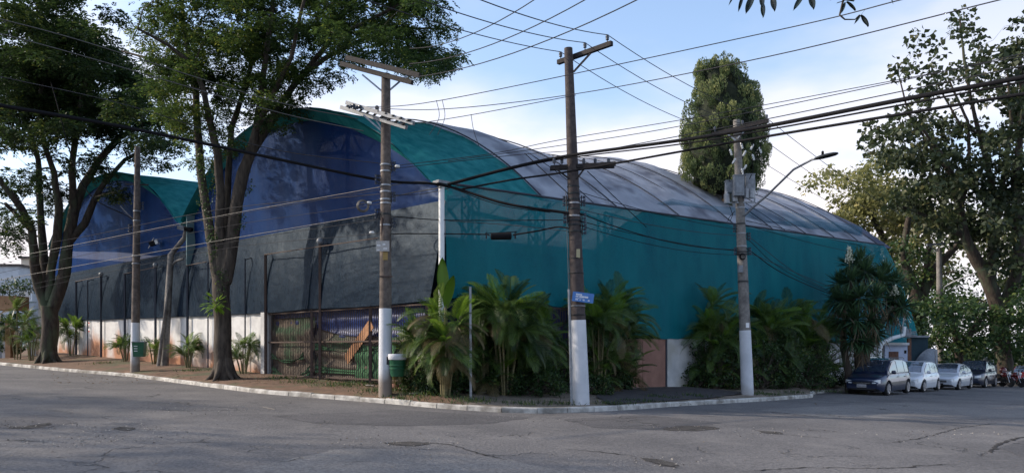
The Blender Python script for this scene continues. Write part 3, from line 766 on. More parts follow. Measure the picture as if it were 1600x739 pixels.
# pale court back wall and floor, glimpsed through the netting
MB().slab(lambda a, v: FR(-1.0 + 21 * a, -17.3, 0.3 + (7.35 + 0.9 * a) * v), 2, 2, NR * -0.1).build('back_wall', mat('court_back_wall', (0.10, 0.17, 0.18), (0.14, 0.22, 0.23), scale=1), parent=bld)
MB().slab(lambda a, v: FR(1.5 + 17 * a, -1.2 - 15.5 * v, 0.28), 4, 4, (0, 0, -0.05)).build('court_floor', mat('court_floor', (0.45, 0.44, 0.40), (0.55, 0.54, 0.5), rough=0.8), parent=bld)
# corner post, white
cp = FL(0.0, 0.25, 0) + NR * 0.25
bb = MB(); bb.tube([(cp.x, cp.y, 0.3), (cp.x, cp.y, 6.40)], 0.085, 12)
bb.build('corner_post', M_POSTWHITE, parent=bld, smooth=40)
MB().box((cp.x, cp.y, 6.45), (0.42, 0.3, 0.08), 0.7).build('post_cap', M_GREYBOX, parent=bld)

# ---------------------------------------------------------------- street wall, gate and posts on the left
wall = empty('street_wall', FL(17, WO, gz(-19) + 0.3), 'long low white rendered wall stained with red soil under the dark netting', 'wall')
def wt(u): return 3.02 + max(0, u - 9) * 0.02 - 0.02
uu = [7.25, 10.5, 14.0, 17.6, 21.2, 24.6, 28.4]
for i in range(len(uu) - 1):
    u0, u1 = uu[i], uu[i + 1]
    def fn(a, v, u0=u0, u1=u1):
        u = u0 + (u1 - u0) * a - (0.004 if a == 1 else 0); p = FL(u, WO, 0)
        return FL(u, WO, gz(p.x) + 0.1 + (wt(u) - gz(p.x) - 0.1) * v)
    MB().slab(fn, 6, 4, NL * -0.16).build('wall_panel', M_WALL, parent=wall)
MB().tube([FL(u, WO + 0.03, wt(u) + 0.02) for u in np.linspace(0.9, 28.4, 24)], 0.035, 6).build('top_rail', M_ROPE, parent=wall)
p = FL(7.15, WO + 0.03, 0)
MB().box((p.x, p.y, (gz(p.x) + 0.1 + wt(7.2)) / 2), (0.34, 0.26, wt(7.2) - gz(p.x) - 0.1), math.atan2(LD.y, LD.x)).build('end_pillar', M_WHITE, parent=wall)
# small printed notice on the wall
ns = empty('wall_notice', FL(upx(139, WO), WO + 0.012, 2.3), 'small white notice with red top and bottom bands on the white wall', 'notice')
un = upx(139, WO); dn = FL(un, WO, 0).y
zt = EYE - (503 - HY) / F * dn; zb = EYE - (519 - HY) / F * dn
for nm, m_, z0, z1, o_ in (('panel', M_PRINT, zb, zt, 0.02), ('band', M_REDPRINT, zt - 0.09, zt - 0.02, 0.024), ('band', M_REDPRINT, zb + 0.02, zb + 0.09, 0.024), ('band', M_REDPRINT, zt - 0.22, zt - 0.19, 0.024),
                       ('lettering', M_ROPE, zt - 0.30, zt - 0.27, 0.024), ('lettering', M_ROPE, zt - 0.36, zt - 0.335, 0.024)):
    MB().slab(lambda a, v, z0=z0, z1=z1, o_=o_: FL(un - 0.14 + 0.28 * a if nm == 'panel' else un - 0.12 + 0.24 * a, WO + o_, z0 + (z1 - z0) * v), 1, 1, NL * -0.012).build(nm, m_, parent=ns)

post_specs = [(119, 440, 0, 'leftmost bare post beside the big left tree'), (137, 438, 0, 'thin post between the left tree and the red marked notice'), (158, 432, 1, 'post with a ball lamp just right of the red marked notice'),
              (195, 428, 0, 'post just left of the timber pole with the square green bin'),
              (243, 418, 1, 'ball topped post between the square green bin and the leaning lamp pole'), (293, 415, 0, 'post just right of the leaning lamp pole'), (325, 410, 0, 'thin post close behind the ivy covered tree'),
              (383, 404, 0, 'thin post just right of the ivy covered tree'), (415, 397, 0, 'post at the meeting of white wall and barred gate'), (500, 382, 1, 'ball topped post in the middle of the barred gate')]
for i, (px, py, ball, txt) in enumerate(post_specs):
    off = WO + 0.14; u = upx(px, off); q = FL(u, off, 0); zt_ = EYE - (py - HY) / F * q.y; z0 = vz(q.x, q.y)
    thin = px in (137, 325, 383)
    r = empty('fence_post', (q.x, q.y, z0), 'slim dark ' + txt, 'post', 'steel posts standing in front of the netted street wall')
    bb = MB(); w = 0.045 if thin else 0.085
    bb.beam((q.x, q.y, z0 - 0.1), (q.x, q.y, zt_), w, w); bb.build('shaft', M_RUST if px > 400 else M_ROPE, parent=r)
    bb = MB(); e = FL(u, off - 0.42, zt_ + 0.12); bb.beam((q.x, q.y, zt_ - 0.05), e, 0.035, 0.035); bb.build('stay', M_ROPE, parent=r)
    if ball:
        bb = MB(); bb.lathe([(0.03, -0.02), (0.10, 0.03), (0.125, 0.10), (0.10, 0.18), (0.03, 0.215)], (q.x, q.y, zt_ + 0.02), 12); bb.build('ball_lamp', M_GREYBOX, parent=r, smooth=60)
for k, (pa, ya, pb, yb) in enumerate(((415, 398, 593, 372), (293, 415, 325, 409), (195, 428, 243, 418), (119, 440, 158, 432))):
    ua, ub = upx(pa, WO + 0.14), upx(pb, WO + 0.14); A = FL(ua, WO + 0.14, 0); B = FL(ub, WO + 0.14, 0)
    o = MB().beam(P(pa, ya, A.y) + NL * 0.05, P(pb, yb, B.y) + NL * 0.05, 0.03, 0.03).build('post_rail', M_RUST)
    tag(o, ['thin rusty rail joining post tops above the barred gate', 'thin rail between posts close behind the ivy covered tree', 'thin rail joining post tops behind the square green bin', 'thin rail joining post tops above the red marked notice'][k], 'rail')

# the gate: barred panels with cloth hung behind
gate = empty('barred_gate', FL(5, WO, 0.5), 'rusty barred street gate with draped cloth showing behind its bars', 'gate')
def bars(ua, ub, off, top, name, m):
    bb = MB(); n = int((ub - ua) * 1.4 / 0.115)
    for k in range(n + 1):
        u = ua + (ub - ua) * k / n; q = FL(u, off, 0); bb.beam((q.x, q.y, vz(q.x, q.y) + 0.03), (q.x, q.y, top), 0.020, 0.020)
    return bb.build(name, m, parent=gate, kind='stuff')
def rail(ua, ub, off, za, m=M_RUST, h=0.05):
    return MB().beam(FL(ua, off, za), FL(ub, off, za), 0.04, h).build('rail', m, parent=gate)
gp = [0.2, 2.25, 4.78, 7.0]
for a_, c_ in zip(gp[:-1], gp[1:]):
    bars(a_ + 0.06, c_ - 0.06, WO + 0.02, 2.92, 'bar_panel', M_RUST)
    for z in (2.93, 1.85, 0.62): rail(a_, c_, WO + 0.02, z)
for u in gp[:3]:
    q = FL(u, WO + 0.03, 0); MB().beam((q.x, q.y, vz(q.x, q.y)), (q.x, q.y, 3.0), 0.09, 0.09).build('gate_post', M_RUST, parent=gate)
M_CLOTHB = mat('brown_green_cloth', (0.10, 0.08, 0.062), (0.17, 0.135, 0.105), scale=1.0, rough=0.9, c3=(0.045, 0.10, 0.05), s3=0.9, bump=0.3, bscale=10, squash=(1, 1, 2.2))
M_CLOTHG = mat('green_cloth', (0.03, 0.10, 0.045), (0.06, 0.16, 0.075), scale=2, rough=0.9)
M_CLOTHBL = mat('blue_tarp', (0.008, 0.022, 0.10), (0.014, 0.04, 0.17), scale=2, rough=0.5, bump=0.3, bscale=6)
def drape(ua, ub, z0, z1, off, sagd, name, m, amp=0.05, fr=4):
    def fn(a, v):
        u = ua + (ub - ua) * a; s_ = 4 * a * (1 - a)
        z = z0 + (z1 - z0) * v - sagd * s_ * v
        return FL(u, off + amp * math.sin(v * fr * 6.28 - 2.2 * s_ * sagd) + 0.02 * math.sin(a * 40), z)
    return MB().slab(fn, 40, 36, NL * -0.008).build(name, m, parent=gate, smooth=80)
drape(4.85, 7.0, 0.45, 2.75, WO - 0.14, -0.0, 'brown_drape', M_CLOTHB, 0.06, 3)
drape(0.3, 4.75, 0.45, 2.35, WO - 0.14, 0.35, 'brown_drape', M_CLOTHB, 0.06, 4)
drape(1.6, 4.7, 1.55, 1.85, WO - 0.06, 0.35, 'green_drape', M_CLOTHG, 0.02, 2)
drape(1.2, 4.7, 0.75, 1.05, WO - 0.06, 0.15, 'green_drape', M_CLOTHG, 0.02, 2)
drape(1.4, 2.9, 0.6, 1.8, WO - 0.05, 0.1, 'green_drape', M_CLOTHG, 0.03, 2)
drape(5.0, 6.9, 0.6, 1.0, WO - 0.06, 0.45, 'green_drape', M_CLOTHG, 0.03, 2)
drape(5.3, 6.95, 1.2, 1.5, WO - 0.06, 0.45, 'green_drape', M_CLOTHG, 0.03, 2)
drape(0.3, 7.0, 1.9, 3.0, WO - 0.24, 0.0, 'blue_drape', M_CLOTHBL, 0.03, 2)
ua, ub = upx(538, WO), upx(584, WO)
A = FL(ua, WO - 0.015, 0); B = FL(ub, WO - 0.015, 0)
pl = MB().beam(P(541, 562, A.y), P(581, 505, B.y), 0.03, 0.36).build('plank', M_ORANGE)
tag(pl, 'wide orange brown plank leaning diagonally behind the gate bars', 'plank')
MB().slab(lambda a, v: FL(0.3 + 6.8 * a, WO - 0.28, gz(-6) + 0.15 + 0.75 * v), 4, 1, NL * -0.1).build('plinth', M_PAVE, parent=gate)

# ---------------------------------------------------------------- side boundary on the right
fence = empty('side_fence', FR(2.5, 0, 0.3), 'dark barred fence backed with deep blue sheeting behind the corner palms', 'fence')
t1 = tpx(905)
bb = MB(); n = int((t1 + 0.3) * 1.5 / 0.13)
for k in range(n):
    t = 0.15 + (t1 - 0.1) * k / n; q = FR(t, 0.30, 0); bb.beam((q.x, q.y, vz(q.x, q.y)), (q.x, q.y, 2.95), 0.022, 0.022)
bb.build('bar_panel', M_RUST, parent=fence, kind='stuff')
for z in (2.95, 1.2): MB().beam(FR(0.1, 0.30, z), FR(t1, 0.30, z), 0.04, 0.05).build('rail', M_RUST, parent=fence)
MB().slab(lambda a, v: FR(0.1 + (t1 + 0.6) * a, 0.12, 0.2 + 2.8 * v), 10, 3, NR * -0.02).build('sheeting', mat('deep_blue_sheet', (0.012, 0.02, 0.07), (0.03, 0.03, 0.11), scale=3, rough=0.8, squash=(3, 3, .3)), parent=fence)
sw = empty('side_wall', FR(10, 0.2, 0.2), 'low white wall running behind the palms beside the brown gate', 'wall')
def swp(pa, pb, zt_, m, name, par, off=0.22, th=0.16):
    ta, tb = tpx(pa, off), tpx(pb, off)
    def fn(a, v):
        t = ta + (tb - ta) * a; q = FR(t, off, 0); return FR(t, off, gz(q.x) + 0.1 + (zt_ - gz(q.x) - 0.1) * v)
    return MB().slab(fn, 4, 2, NR * -th).build(name, m, parent=par)
swp(906, 968, 2.03, M_WHITE, 'wall_panel', sw); swp(1043, 1180, 2.0, M_WHITE, 'wall_panel', sw)
swp(1180.3, 1300, 1.95, M_WHITE, 'wall_panel', sw); swp(1300.3, 1395, 1.9, M_WHITE, 'wall_panel', sw)
bg_ = empty('brown_gate', FR(tpx(1005), 0.2, 0.2), 'plain brown sheet metal gate in the side wall beside the palms', 'gate')
swp(968.5, 1004, 1.98, M_BROWNGATE, 'leaf_panel', bg_, 0.18, 0.04); swp(1004.6, 1040, 1.98, M_BROWNGATE, 'leaf_panel', bg_, 0.18, 0.04)
swp(1040.4, 1042.6, 2.0, M_ROPE, 'gate_post', bg_, 0.20, 0.08)

# ---------------------------------------------------------------- poles, lamps, bins and signs
def lerp3(a, b, k): return Vector(a).lerp(Vector(b), k)
def pole_shaft(base, top, r0, r1, m, root, band_z, m_band, n=14):
    """tapered pole; its limewashed foot is a separate skin over the same shaft"""
    base, top = Vector(base), Vector(top)
    bb = MB(); pts = [base + (top - base) * k / 8 for k in range(9)]; pts[0] = pts[0] - Vector((0, 0, 0.2))
    bb.tube(pts, [r0 + (r1 - r0) * k / 8 for k in range(9)], n).build('shaft', m, parent=root, smooth=50)
    if band_z:
        k1 = (band_z - base.z) / (top.z - base.z)
        bb = MB(); pts = [base + (top - base) * k1 * k / 5 for k in range(6)]; pts[0] = pts[0] - Vector((0, 0, 0.15))
        bb.tube(pts, [(r0 + (r1 - r0) * k1 * k / 5) + 0.006 for k in range(6)], n).build('limewash_foot', m_band, parent=root, smooth=50)
def ring(root, base, top, z, r, h=0.05, m=M_GALV, name='clamp'):
    k = (z - base[2]) / (top[2] - base[2]); p = lerp3(base, top, k)
    MB().lathe([(r, -h / 2), (r + 0.01, -h / 2 + 0.005), (r + 0.01, h / 2 - 0.005), (r, h / 2)], p, 14).build(name, m, parent=root, smooth=40)
def insulator(root, p, m=M_PORC, s=1.0, name='insulator'):
    prof = [(0.018, 0), (0.018, 0.06), (0.055, 0.065), (0.045, 0.09), (0.06, 0.12), (0.05, 0.15), (0.062, 0.17), (0.045, 0.215), (0.02, 0.23)]
    MB().lathe([(r * s, z * s) for r, z in prof], p, 10).build(name, m, parent=root, smooth=50)
def spool_rack(root, p, d, n=3, gap=0.12):
    """vertical rack of small insulators on the side of a pole"""
    p = Vector(p); d = Vector(d).normalized()
    bb = MB(); bb.beam(p + d * 0.05, p + d * 0.05 + Vector((0, 0, gap * (n - 1) + 0.1)), 0.03, 0.02)
    for k in range(n):
        z = Vector((0, 0, 0.05 + gap * k)); bb.tube([p + z, p + z + d * 0.14], 0.012, 6)
        bb.lathe([(0.02, -0.04), (0.045, -0.03), (0.028, 0), (0.045, 0.03), (0.02, 0.04)], p + z + d * 0.13, 8, mi=1)
    bb.build('insulator_rack', [M_WIRE, M_PORC], parent=root, smooth=50)
def coil(root, c, r, nrm=(0.2, -1, 0), m=M_CABLE):
    nrm = Vector(nrm).normalized(); a = nrm.cross(Vector((0, 0, 1))).normalized(); b_ = nrm.cross(a)
    bb = MB()
    for k in range(3):
        rr = r * (1 - 0.12 * k); pts = [Vector(c) + nrm * 0.02 * k + (a * math.cos(t) + b_ * math.sin(t)) * rr for t in np.linspace(0, 2 * math.pi, 20)]
        bb.tube(pts, 0.012, 5, cap=False)
    bb.build('cable_coil', m, parent=root, smooth=60)

M_SIGNS = 'signs'
# pole with the square green bin, far left
b1 = V(211, 580); t1_ = P(215, 230, b1.y); 
r1 = empty('utility_pole', b1, 'slim dark pole with square green bin on its white foot', 'utility pole', 'poles carrying wires along the kerb')
zb = EYE - (504 - HY) / F * b1.y
pole_shaft(b1, t1_, 0.19, 0.11, M_CONC, r1, zb, M_LIME)
for py in (400, 412, 345, 330): ring(r1, b1, t1_, EYE - (py - HY) / F * b1.y, 0.16 - 0.0004 * (400 - py))
spool_rack(r1, lerp3(b1, t1_, 0.62) + Vector((-0.15, -0.05, 0)), (-1, -0.3, 0)); spool_rack(r1, lerp3(b1, t1_, 0.72) + Vector((0.13, -0.03, 0)), (1, 0.3, 0))
MB().beam(P(196, 288, b1.y), P(232, 289, b1.y), 0.05, 0.05).build('crossarm', M_WOOD, parent=r1)
MB().tube([P(212, 345, b1.y), P(200, 335, b1.y - .3), P(188, 322, b1.y - .5)], 0.02, 6).build('lamp_stay', M_GALV, parent=r1)

def bin_square(p, rz):
    r = empty('litter_bin', p, 'square dark green litter bin strapped to the slim pole in front of the white wall', 'litter bin', rz=rz)
    bb = MB(); vs = []
    for z, w in ((0, 0.20), (0.62, 0.245), (0.62, 0.225), (0.04, 0.185)):
        vs += [(w * a, w * 0.75 * b_, z) for a, b_ in ((-1, -1), (1, -1), (1, 1), (-1, 1))]
    fs = [(3, 2, 1, 0)] + [(4 * i + k, 4 * i + (k + 1) % 4, 4 * i + 4 + (k + 1) % 4, 4 * i + 4 + k) for i in range(3) for k in range(4)] + [(12, 13, 14, 15)]
    bb.add(vs, fs).build('body', M_GREENBIN, parent=r, local=True)
    MB().tube([(-0.25, -0.19, 0.62), (0.25, -0.19, 0.62), (0.25, 0.19, 0.62), (-0.25, 0.19, 0.62), (-0.25, -0.19, 0.62)], 0.018, 6).build('rim', M_GREYBOX, parent=r, local=True)
    for z in (0.24, 0.34, 0.44): MB().box((-0.09, -0.177, z), (0.14, 0.006, 0.025)).build('lettering', M_PRINT, parent=r, local=True)
bp = P(216, 557, b1.y - 0.36); bin_square((bp.x + 0.05, bp.y, bp.z), 0.12)

# tall timber-armed pole in front of the barred gate
b2 = V(602, 617); t2 = P(603, 116, b2.y)
r2 = empty('utility_pole', b2, 'tall brown pole with two stacked crossarms in front of the barred gate', 'utility pole', 'poles carrying wires along the kerb')
pole_shaft(b2, t2, 0.185, 0.125, M_CONC, r2, EYE - (482 - HY) / F * b2.y, M_LIME)
def arm_pair(root, pa, pb, d, m, w, h, gap, name='crossarm'):
    for k in (-1, 1):
        MB().beam(P(*pa, d + k * gap), P(*pb, d + k * gap + 0.0), w, h).build(name, m, parent=root)
d2 = b2.y
MB().beam(P(533, 100, d2 + 0.9), P(643, 126, d2 - 0.9) + Vector((0, 0.16, 0)), 0.09, 0.13).build('crossarm', M_WOOD, parent=r2)
MB().beam(P(533, 100, d2 + 0.9) + Vector((0.25, -0.42, .02)), P(643, 126, d2 - 0.9) + Vector((0.25, -0.2, 0.06)), 0.09, 0.13).build('crossarm', M_WOOD, parent=r2)
for q in ((566, 117), (636, 118)): MB().beam(P(q[0], q[1], d2), P(602, 147, d2), 0.03, 0.045).build('arm_brace', M_GALV, parent=r2)
MB().beam(P(533, 168, d2 + 0.8), P(634, 197, d2 - 0.8) + Vector((0, 0.15, 0)), 0.09, 0.11).build('crossarm', M_GREYBOX, parent=r2)
MB().beam(P(533, 168, d2 + 0.8) + Vector((0.25, -0.42, 0)), P(634, 197, d2 - 0.8) + Vector((0.25, -0.25, 0)), 0.09, 0.11).build('crossarm', M_GREYBOX, parent=r2)
bb = MB()
for k in range(9):
    q = lerp3(P(533, 168, d2 + 0.8), P(634, 197, d2 - 0.8), (k + 0.5) / 9); bb.beam(q + Vector((0, 0.1, 0.03)), q + Vector((0.25, -0.38, 0.03)), 0.06, 0.03)
bb.build('crossarm_spacer', M_STEEL, parent=r2, kind='stuff')
for q in ((568, 180), (585, 184)): MB().beam(P(q[0], q[1], d2), P(603, 211, d2), 0.03, 0.045).build('arm_brace', M_GALV, parent=r2)
insulator(r2, P(589, 178, d2), M_PORC)
for q, mm in (((560, 170), M_PORC), ((550, 168), M_PORC), ((632, 193), M_PORC), ((642, 118), M_PORC)): 
    MB().lathe([(0.02, -0.12), (0.06, -0.1), (0.04, -0.06), (0.065, -0.03), (0.04, 0.0), (0.065, 0.04), (0.03, 0.1)], P(q[0], q[1] - 2, d2), 10, M=Matrix.Rotation(1.3, 3, 'Y')).build('strain_insulator', mm, parent=r2, smooth=50)
for py in (258, 268, 290, 300, 312, 318, 335, 352, 433):
    z = EYE - (py - HY) / F * d2; ring(r2, b2, t2, z, 0.150 + 0.00003 * (py - 250), m=M_GALV if py % 2 == 0 else M_STEEL)
for py, dx in ((265, 1), (285, -1), (312, 1), (338, -1), (352, 1)): spool_rack(r2, lerp3(b2, t2, (617 - py) / 500) + Vector((dx * 0.13, -0.05, -0.1)), (dx, -0.2, 0), 3, 0.10)
coil(r2, P(567, 322, d2 - 0.2), 0.17, m=M_WIREL)
# conduit beside it and small plates
MB().tube([V(594, 612) + Vector((0, -0.02, 0)), P(597, 340, d2 - 0.17)], 0.028, 8).build('conduit', M_RUST, parent=r2)
MB().box(P(603, 432, d2 - 0.16), (0.36, 0.03, 0.04)).build('strap', M_RUST, parent=r2)
MB().box(P(602, 400, d2 - 0.165), (0.14, 0.01, 0.22)).build('sticker', mat('yellowed_paper', (0.30, 0.20, 0.07), rough=0.8), parent=r2)

def plate(name, label, px, py, d, w, h, m, tiltdeg, rows, cat='street sign', yaw=0.0, mp_=M_PRINT):
    c = P(px, py, d); r = empty(name, c, label, cat)
    R = Matrix.Rotation(yaw, 3, 'Z') @ Matrix.Rotation(math.radians(tiltdeg), 3, 'Y')
    MB().box(c, (w, 0.012, h), R=R).build('plate', m, parent=r)
    for (x0, x1, z, hh) in rows:
        # short runs of separate letter-like strokes: the photograph shows the lettering only as blurred words
        x = x0; bb = MB()
        while x < x1 - 0.02:
            ww = random.uniform(0.014, 0.026)
            bb.box(c + R @ Vector((x + ww / 2, -0.009, z)), (ww, 0.005, hh), R=R); x += ww + 0.007
        bb.build('lettering', mp_, parent=r)
plate('street_name_sign', 'small grey street name plate strapped high on the brown pole by the gate', 598, 384.5, d2 - 0.2, 0.37, 0.29, M_GREYSIGN, 0,
      [(-0.16, -0.04, 0.02, 0.04), (0.0, 0.08, 0.045, 0.04), (-0.16, -0.09, -0.11, 0.03), (0.02, 0.15, -0.07, 0.03)])

# round green bin with a white liner
bn = P(621, 588, d2 - 0.15); rb = empty('litter_bin', bn, 'round dark green litter bin with white liner hung on the brown pole', 'litter bin')
bn = Vector((bn.x, bn.y, bn.z))
MB().lathe([(0.17, 0), (0.20, 0.05), (0.235, 0.55), (0.245, 0.57)], bn, 20).build('body', M_GREENBIN, parent=rb, smooth=40)
MB().lathe([(0.240, 0.47), (0.256, 0.49), (0.266, 0.60), (0.25, 0.635), (0.225, 0.625), (0.215, 0.5)], bn, 20).build('liner', M_LIME, parent=rb, smooth=50)
for z in (0.2, 0.3): MB().lathe([(0.2 + z * .06, z), (0.222 + z * .06, z + 0.01), (0.222 + z * .06, z + 0.03), (0.2 + z * .06, z + 0.04)], bn, 20).build('rib', M_GREENBIN, parent=rb, smooth=40)
MB().box(bn + Vector((-0.24, 0, 0.45)), (0.12, 0.05, 0.22)).build('bracket', M_STEEL, parent=rb)

# the dark pole at the corner
b3 = V(908, 632); t3 = P(888, 76, b3.y); d3 = b3.y
r3 = empty('utility_pole', b3, 'tall dark leaning pole at the street corner with one slanting top crossarm', 'utility pole', 'poles carrying wires along the kerb')
pole_shaft(b3, t3, 0.235, 0.115, M_CONCD, r3, EYE - (500 - HY) / F * d3, M_LIME)
MB().beam(P(872, 98, d3 + 0.55), P(956, 68, d3 - 0.75), 0.11, 0.12).build('crossarm', M_WOOD, parent=r3)
MB().beam(P(926, 80, d3 - 0.3), P(896, 113, d3 - 0.12), 0.03, 0.05).build('arm_brace', M_WOOD, parent=r3)
INS3 = [P(876, 92, d3 + 0.5), P(914, 78, d3 - 0.1), P(949, 66, d3 - 0.65)]
for q in INS3: insulator(r3, q, M_PORC, 0.85)
for k in (-1, 1): MB().beam(P(860, 263, d3 + 0.2) + Vector((0, k * 0.14, k * 0.02)), P(961, 258, d3 - 0.2) + Vector((0, k * 0.14, 0)), 0.07, 0.11).build('crossarm', M_WOOD, parent=r3)
MB().beam(P(866, 262, d3 - 0.25), P(890, 280, d3 - 0.15), 0.03, 0.04).build('arm_brace', M_WOOD, parent=r3)
MB().beam(P(914, 262, d3 - 0.25), P(901, 280, d3 - 0.15), 0.03, 0.04).build('arm_brace', M_WOOD, parent=r3)
for px in (866, 878, 912, 930, 951): insulator(r3, P(px, 258, d3 - 0.15), M_PORC, 0.8)
for py in (292, 303, 312, 318, 327, 338, 345, 352, 362, 404, 427, 478, 492): ring(r3, b3, t3, EYE - (py - HY) / F * d3, 0.162 + 0.00028 * (py - 290), 0.05 if py < 400 else 0.025, M_GALV if py in (318, 338, 478) else M_STEEL)
for py, dx in ((318, 1), (318, -1), (345, 1), (345, -1), (362, 1)): spool_rack(r3, lerp3(b3, t3, (632 - py) / 556) + Vector((dx * 0.15, -0.06, -0.1)), (dx, -0.2, 0), 3, 0.10)
MB().tube([P(893, 634, d3 - 0.26), P(889, 452, d3 - 0.2)], 0.035, 8).build('conduit', M_GREYBOX, parent=r3)
MB().tube([P(889, 460, d3 - 0.2), P(884, 300, d3 - 0.16)], 0.010, 6).build('earth_wire', M_WIREL, parent=r3)
MB().box(P(903.5, 396, d3 - 0.19), (0.10, 0.01, 0.24)).build('sticker', mat('pale_paper', (0.36, 0.33, 0.2), rough=0.8), parent=r3)
plate('street_name_sign', 'bent blue street name plate with white lettering hanging aslant on the dark corner pole', 911, 464.5, d3 - 0.26, 0.58, 0.26, M_BLUESIGN, 7,
      [(-0.20, -0.02, 0.065, 0.035), (-0.20, -0.13, 0.01, 0.035), (-0.10, 0.14, 0.012, 0.045), (-0.20, 0.06, -0.035, 0.012), (-0.20, -0.12, -0.075, 0.03), (-0.08, -0.04, -0.075, 0.03), (0.0, 0.05, -0.075, 0.03), (0.14, 0.19, -0.07, 0.03)])

# plain galvanised sign post without a sign
bs = V(736, 625); rs_ = empty('bare_sign_post', bs, 'slender grey metal post without a sign standing at the kerb before the corner palms', 'post')
ts = P(735, 448, bs.y)
MB().beam(bs - Vector((0, 0, 0.1)), ts, 0.055, 0.055).build('shaft', M_GALV, parent=rs_)
MB().beam(bs - Vector((0.03, 0.03, 0.1)), ts - Vector((0.03, 0.03, 0.0)), 0.012, 0.012).build('edge_strip', M_GREYBOX, parent=rs_)

# concrete pole with switch boxes and the street lamp arm
b4 = V(1168, 616); t4 = P(1151, 188, b4.y); d4 = b4.y
r4 = empty('utility_pole', b4, 'pale concrete pole with grey switch boxes and a long street lamp arm', 'utility pole', 'poles carrying wires along the kerb')
pole_shaft(b4, t4, 0.225, 0.13, M_CONCL, r4, EYE - (516 - HY) / F * d4, M_LIME)
MB().beam(P(1113, 210, d4 + 0.2), P(1201, 189, d4 - 0.7), 0.10, 0.12).build('crossarm', M_WOOD, parent=r4)
MB().beam(P(1168, 200, d4 - 0.3), P(1152, 217, d4 - 0.14), 0.03, 0.05).build('arm_brace', M_GALV, parent=r4)
MB().beam(P(1132, 206, d4), P(1150, 220, d4 - 0.14), 0.03, 0.05).build('arm_brace', M_GALV, parent=r4)
for q in ((1117, 206), (1160, 196), (1198, 187)): insulator(r4, P(q[0], q[1], d4 - 0.2), M_PORC, 0.8)
for q, w, h in (((1140, 293), 0.30, 0.42), ((1154, 291), 0.36, 0.72), ((1171, 287), 0.34, 0.62)):
    c = P(q[0], q[1], d4 - (0.42 if q[0] == 1154 else 0.12)); rbx = MB()
    rbx.box(c, (w, 0.24, h)); rbx.box(c + Vector((0, 0, h / 2 + 0.02)), (w + 0.04, 0.28, 0.03)); rbx.box(c + Vector((0, -0.13, -0.05)), (w * 0.7, 0.02, h * 0.6))
    rbx.build('switch_box', M_GREYBOX, parent=r4)
for q in ((1136, 308), (1148, 305), (1166, 300), (1174, 300)):
    c = P(q[0], q[1], d4 - 0.2); MB().lathe([(0.03, -0.25), (0.11, -0.24), (0.12, 0.10), (0.05, 0.14), (0.05, 0.2)], c, 12).build('capacitor_can', M_GALV, parent=r4, smooth=40)
MB().beam(P(1134, 317, d4 - .1), P(1180, 316, d4 - .1), 0.06, 0.06).build('box_bracket', M_GALV, parent=r4)
MB().beam(P(1179, 316, d4 - .1), P(1179, 282, d4 - .1), 0.04, 0.07).build('box_upright', M_GALV, parent=r4)
for k, q in enumerate(((1159, 228), (1175, 230), (1188, 235), (1163, 240), (1142, 238), (1147, 252), (1177, 246), (1164, 262), (1160, 268))):
    c = P(q[0], q[1], d4 - 0.2); MB().lathe([(0.02, -0.12), (0.045, -0.1), (0.03, -0.05), (0.05, -0.02), (0.03, 0.02), (0.05, 0.05), (0.02, 0.12)], c, 8, M=Matrix.Rotation(0.5 if k % 2 else -0.3, 3, 'Y')).build('fuse_cutout', M_PORCW, parent=r4, smooth=50)
for k, (a, c) in enumerate((((1160, 200), (1159, 226)), ((1180, 195), (1175, 228)), ((1198, 190), (1188, 233)), ((1175, 248), (1171, 280)), ((1147, 254), (1140, 284)), ((1163, 264), (1155, 280)), ((1148, 330), (1137, 346)), ((1140, 322), (1141, 345)))):
    A, B = P(*a, d4 - 0.25), P(*c, d4 - 0.25); m_ = A.lerp(B, 0.5) + Vector((0.10 if k % 2 else -0.08, 0, -0.05))
    MB().tube([A, A.lerp(m_, 0.6), m_, B.lerp(m_, 0.5), B], 0.013, 5).build('jumper', M_CABLE, parent=r4, smooth=60)
for py in (325, 350, 365, 385, 394, 398, 440): ring(r4, b4, t4, EYE - (py - HY) / F * d4, 0.162 + 0.00022 * (py - 320), 0.05, M_GALV if py % 2 else M_STEEL)
for py, dx in ((360, -1), (395, 1), (395, -1), (372, 1)): spool_rack(r4, lerp3(b4, t4, (616 - py) / 428) + Vector((dx * 0.16, -0.06, -0.1)), (dx, -0.2, 0), 3, 0.10)
coil(r4, P(1160, 401, d4 - 0.24), 0.12)
MB().box(P(1157, 420, d4 - 0.24), (0.17, 0.10, 0.26)).build('meter_box', M_GREYBOX, parent=r4)
MB().box(P(1168, 508, d4 - 0.21), (0.12, 0.01, 0.18)).build('sticker', M_PRINT, parent=r4)
bb = MB(); bb.tube([P(1163, 337, d4 - 0.15), P(1172, 328, d4 - 0.4), P(1200, 304, d4 - 1.2), P(1240, 265, d4 - 2.2), P(1268, 250, d4 - 2.8), P(1276, 248, d4 - 3.0)], [0.045, 0.045, 0.042, 0.04, 0.038, 0.036], 10)
bb.build('lamp_arm', M_GREYBOX, parent=r4, smooth=50)
A = P(1273, 249, d4 - 2.95); B = P(1309, 240, d4 - 3.5); bb = MB()
for k in range(7):
    pass
dirn = (B - A).normalized(); sidev = dirn.cross(Vector((0, 0, 1))).normalized()
prof = [(0, .05, .05), (.12, .09, .07), (.3, .14, .09), (.6, .16, .085), (.85, .14, .07), (1, .06, .04)]
vs = []; 
for s_, w_, h_ in prof:
    c = A.lerp(B, s_)
    for t in range(10):
        an = 2 * math.pi * t / 10; z = math.sin(an) * h_; z = z * (1.0 if z > 0 else 0.55)
        vs.append(c + sidev * math.cos(an) * w_ + Vector((0, 0, z)))
